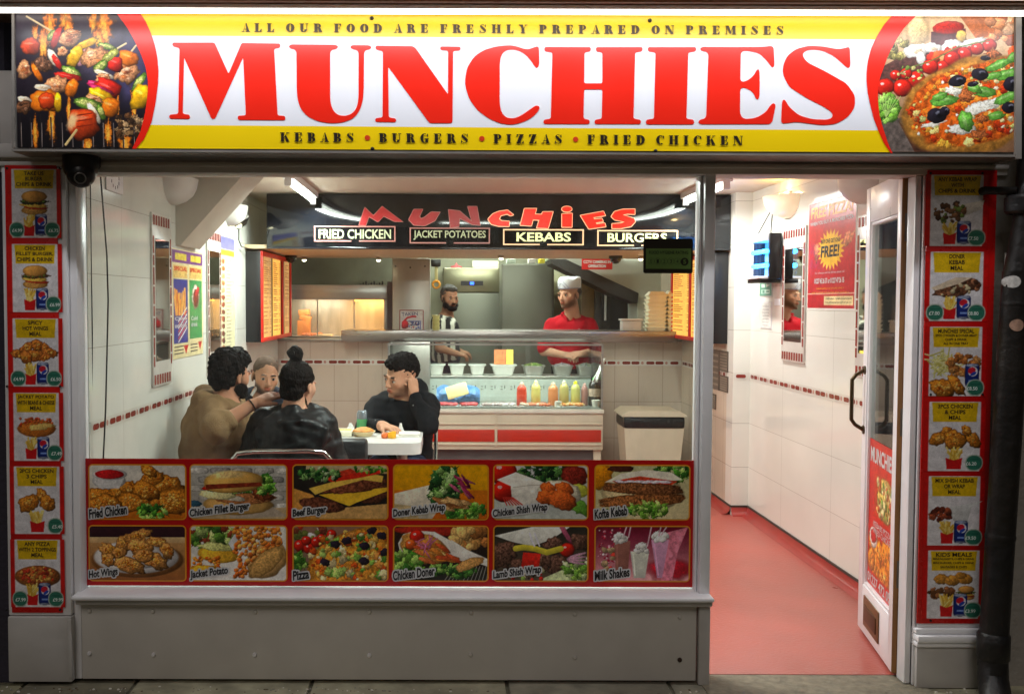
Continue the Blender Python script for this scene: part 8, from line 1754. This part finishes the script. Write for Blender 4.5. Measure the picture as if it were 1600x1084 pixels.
# open foam box
x, y = tp(535, 680); t = thing('foam_tray', (x, y, TZ), 'open pale yellow foam food tray on the table beside the woman', 'foam tray'); mb = MB().mat(foam)
mb.box(x-.09, x+.06, y-.06, y+.06, TZ+.001, TZ+.012, b=.004)
for a in ((x-.09,x-.082,y-.06,y+.06),(x+.052,x+.06,y-.06,y+.06),(x-.082,x+.052,y-.06,y-.052),(x-.082,x+.052,y+.052,y+.06)): mb.box(*a, TZ+.012, TZ+.034, b=.003)
mb.build('tray', t); m2 = MB().mat(M('tray_yellow_food', (222,200,120), .6, nz=.3)); 
for i in range(14): m2.tube([(x-.07+i*.009, y-.03, TZ+.02), (x-.06+i*.009, y+.03, TZ+.028)], .006, 6)
m2.build('chips', t)
x, y = tp(568, 681); t = thing('food_dish', (x, y, TZ), 'round dish of golden baked food behind the foam tray on the table', 'dish'); mb = MB().mat(M('card_dish', (222,206,160), .6)); mb.lathe((x, y, TZ+.001), [(0,0),(.045,0),(.066,.028),(.068,.028),(.06,.02),(0,.018)], 22); mb.build('dish', t)
mb = MB().mat(M('golden_food', (222,150,70), .6, nz=.4, ns=50, bump=1, bs=80)); mb.lathe((x, y, TZ+.02), [(.06,0),(.058,.014),(.04,.024),(.02,.03),(0,.03)], 18); mb.build('baked_food', t)
x, y = tp(565, 674); y += .03; t = thing('drink_can', (x, y, TZ), 'green and silver drink can standing on the table', 'can'); mb = MB().mat(M('can_silver', (170,180,190), .25, .7)); h = .118
mb.lathe((x, y, TZ+.001), [(0,.0),(.024,0),(.031,.008),(.031,h-.014),(.026,h-.003),(.027,h),(.024,h-.004),(0,h-.005)], 22); mb.build('can_body', t)
mb = MB().mat(M('can_green', (90,170,110), .3, .3, nz=.3, ns=30)); mb.lathe((x, y, TZ+.001), [(.0314,.014),(.0314,.07)], 22); mb.build('green_print', t)
def tissue(px, py, h, w, label, seed):
    x, y = tp(px, py); random.seed(seed); t = MB().mat(M('tissue_paper', (232,230,226), .7, bump=.4)); n = 9; vs = []
    for j in range(5):
        for k in range(n): a = 2*math.pi*k/n; r = w*(1-.2*j)*(random.uniform(.6,1.2)); vs.append((x+r*math.cos(a), y+r*.6*math.sin(a), TZ+.002+h*j/4*random.uniform(.85,1)))
    t.add(vs, [[j*n+k, j*n+(k+1) % n, (j+1)*n+(k+1) % n, (j+1)*n+k] for j in range(4) for k in range(n)]+[[4*n+k for k in range(n)]]); tag(t.build('tissue'), label, 'tissue')
tissue(587, 675, .07, .028, 'crumpled upright white tissue right of the drink can', 1); tissue(549, 672, .05, .03, 'white tissue left of the drink can', 3); tissue(626, 676, .055, .028, 'crumpled white tissue on the greaseproof paper', 5)
x, y = tp(634, 681); mb = MB().mat(M('greaseproof', (226,222,212), .6, bump=.5)); mb.box(x-.10, x+.075, y-.05, y+.07, TZ+.001, TZ+.005, b=.001); mb.box(x-.04, x+.08, y-.04, y+.05, TZ+.005, TZ+.02, b=.006); tag(mb.build('greaseproof_paper'), 'sheet of greaseproof paper with a flat box near the right end of the table', 'paper')
x, y = tp(606, 684); t = thing('chip_packet', (x, y, TZ), 'orange and yellow packet of chips lying near the front edge of the table', 'packet'); mb = MB().mat(M('orange_packet', (226,110,50), .5)); mb.box(x-.035, x+.0, y-.03, y+.03, TZ+.001, TZ+.028, b=.008); mb.build('packet', t); mb = MB().mat(M('yellow_chip', (240,176,30), .5)); 
for i in range(9): mb.box(x+random.uniform(-.002,.03), x+random.uniform(.034,.045), y-.03+i*.006, y-.025+i*.006, TZ+.001, TZ+random.uniform(.02,.045), b=.002)
mb.build('chips', t)
# black bag hanging at the near side of the table
mb = MB().mat(M('black_bag', (20,20,22), .5, bump=.6, bs=20)); a = FP(505, 716, 1.30); b = FP(574, 686, 1.30); mb.box(a[0], b[0], 1.24, 1.365, .44, b[1], b=.02); tag(mb.build('handbag'), 'black square bag standing beside the seated woman in front of the table', 'bag')

# ================================================================== CHAIRS AND BENCH
chrome = M('chrome_tube', (200,200,196), .15, 1.0, nz=.03); seat_m = M('black_seat_pad', (28,28,30), .5)
def chair(x, y, rz, label, w=.44, bh=.86):
    t = thing('chair', (x, y, 0), label, 'chair', 'chrome framed chairs at the table'); Rm = Matrix.Translation((x, y, 0)) @ Matrix.Rotation(rz, 4, 'Z')
    T_ = lambda p: Rm @ Vector(p)
    mb = MB().mat(seat_m); mb.box(-w/2+.02, w/2-.02, -.19, .20, .42, .455, b=.015, mtx=Rm); mb.build('seat', t)
    for sx in (-1, 1):
        for sy in (-1, 1): mb = MB().mat(chrome); mb.tube([T_((sx*w/2*.92, sy*.19, .008)), T_((sx*w/2*.92, sy*.18, .43))], .011, 10); mb.build('leg', t)
    arc = [T_((-w/2*.95, -.17, .43)), T_((-w/2*.97, -.21, .70)), T_((-w/2*.94, -.23, bh-.05)), T_((-w/2*.80, -.235, bh-.008)), T_((-w/2*.5, -.238, bh)), T_((0, -.24, bh)), T_((w/2*.5, -.238, bh)), T_((w/2*.80, -.235, bh-.008)), T_((w/2*.94, -.23, bh-.05)), T_((w/2*.97, -.21, .70)), T_((w/2*.95, -.17, .43))]
    mb = MB().mat(chrome); mb.tube(arc, .012, 10); mb.build('back_frame', t)
    mb = MB().mat(seat_m); mb.box(-w/2+.03, w/2-.03, -.235, -.215, .60, bh-.03, b=.008, mtx=Rm); mb.build('backrest', t)
wx_ = FP(430, 0, .78)[0]
chair(wx_, .98, .10, 'chrome framed chair with its shiny back rail showing behind the woman', w=.50, bh=at_y(375, 703, .78).z)
chair(-.27, 2.12, math.pi, 'chrome framed chair under the young man in the black hooded top', bh=.78)
t = thing('bench', (LX+.2, 1.7, 0), 'dark bench seat fixed along the left wall under the two men', 'bench'); mb = MB().mat(seat_m); mb.box(LX+.002, LX+.42, .95, 2.75, .40, .45, b=.015); mb.build('seat', t); mb = MB().mat(dark_wood); mb.box(LX+.002, LX+.36, 1.0, 2.70, .02, .399); mb.build('base', t)
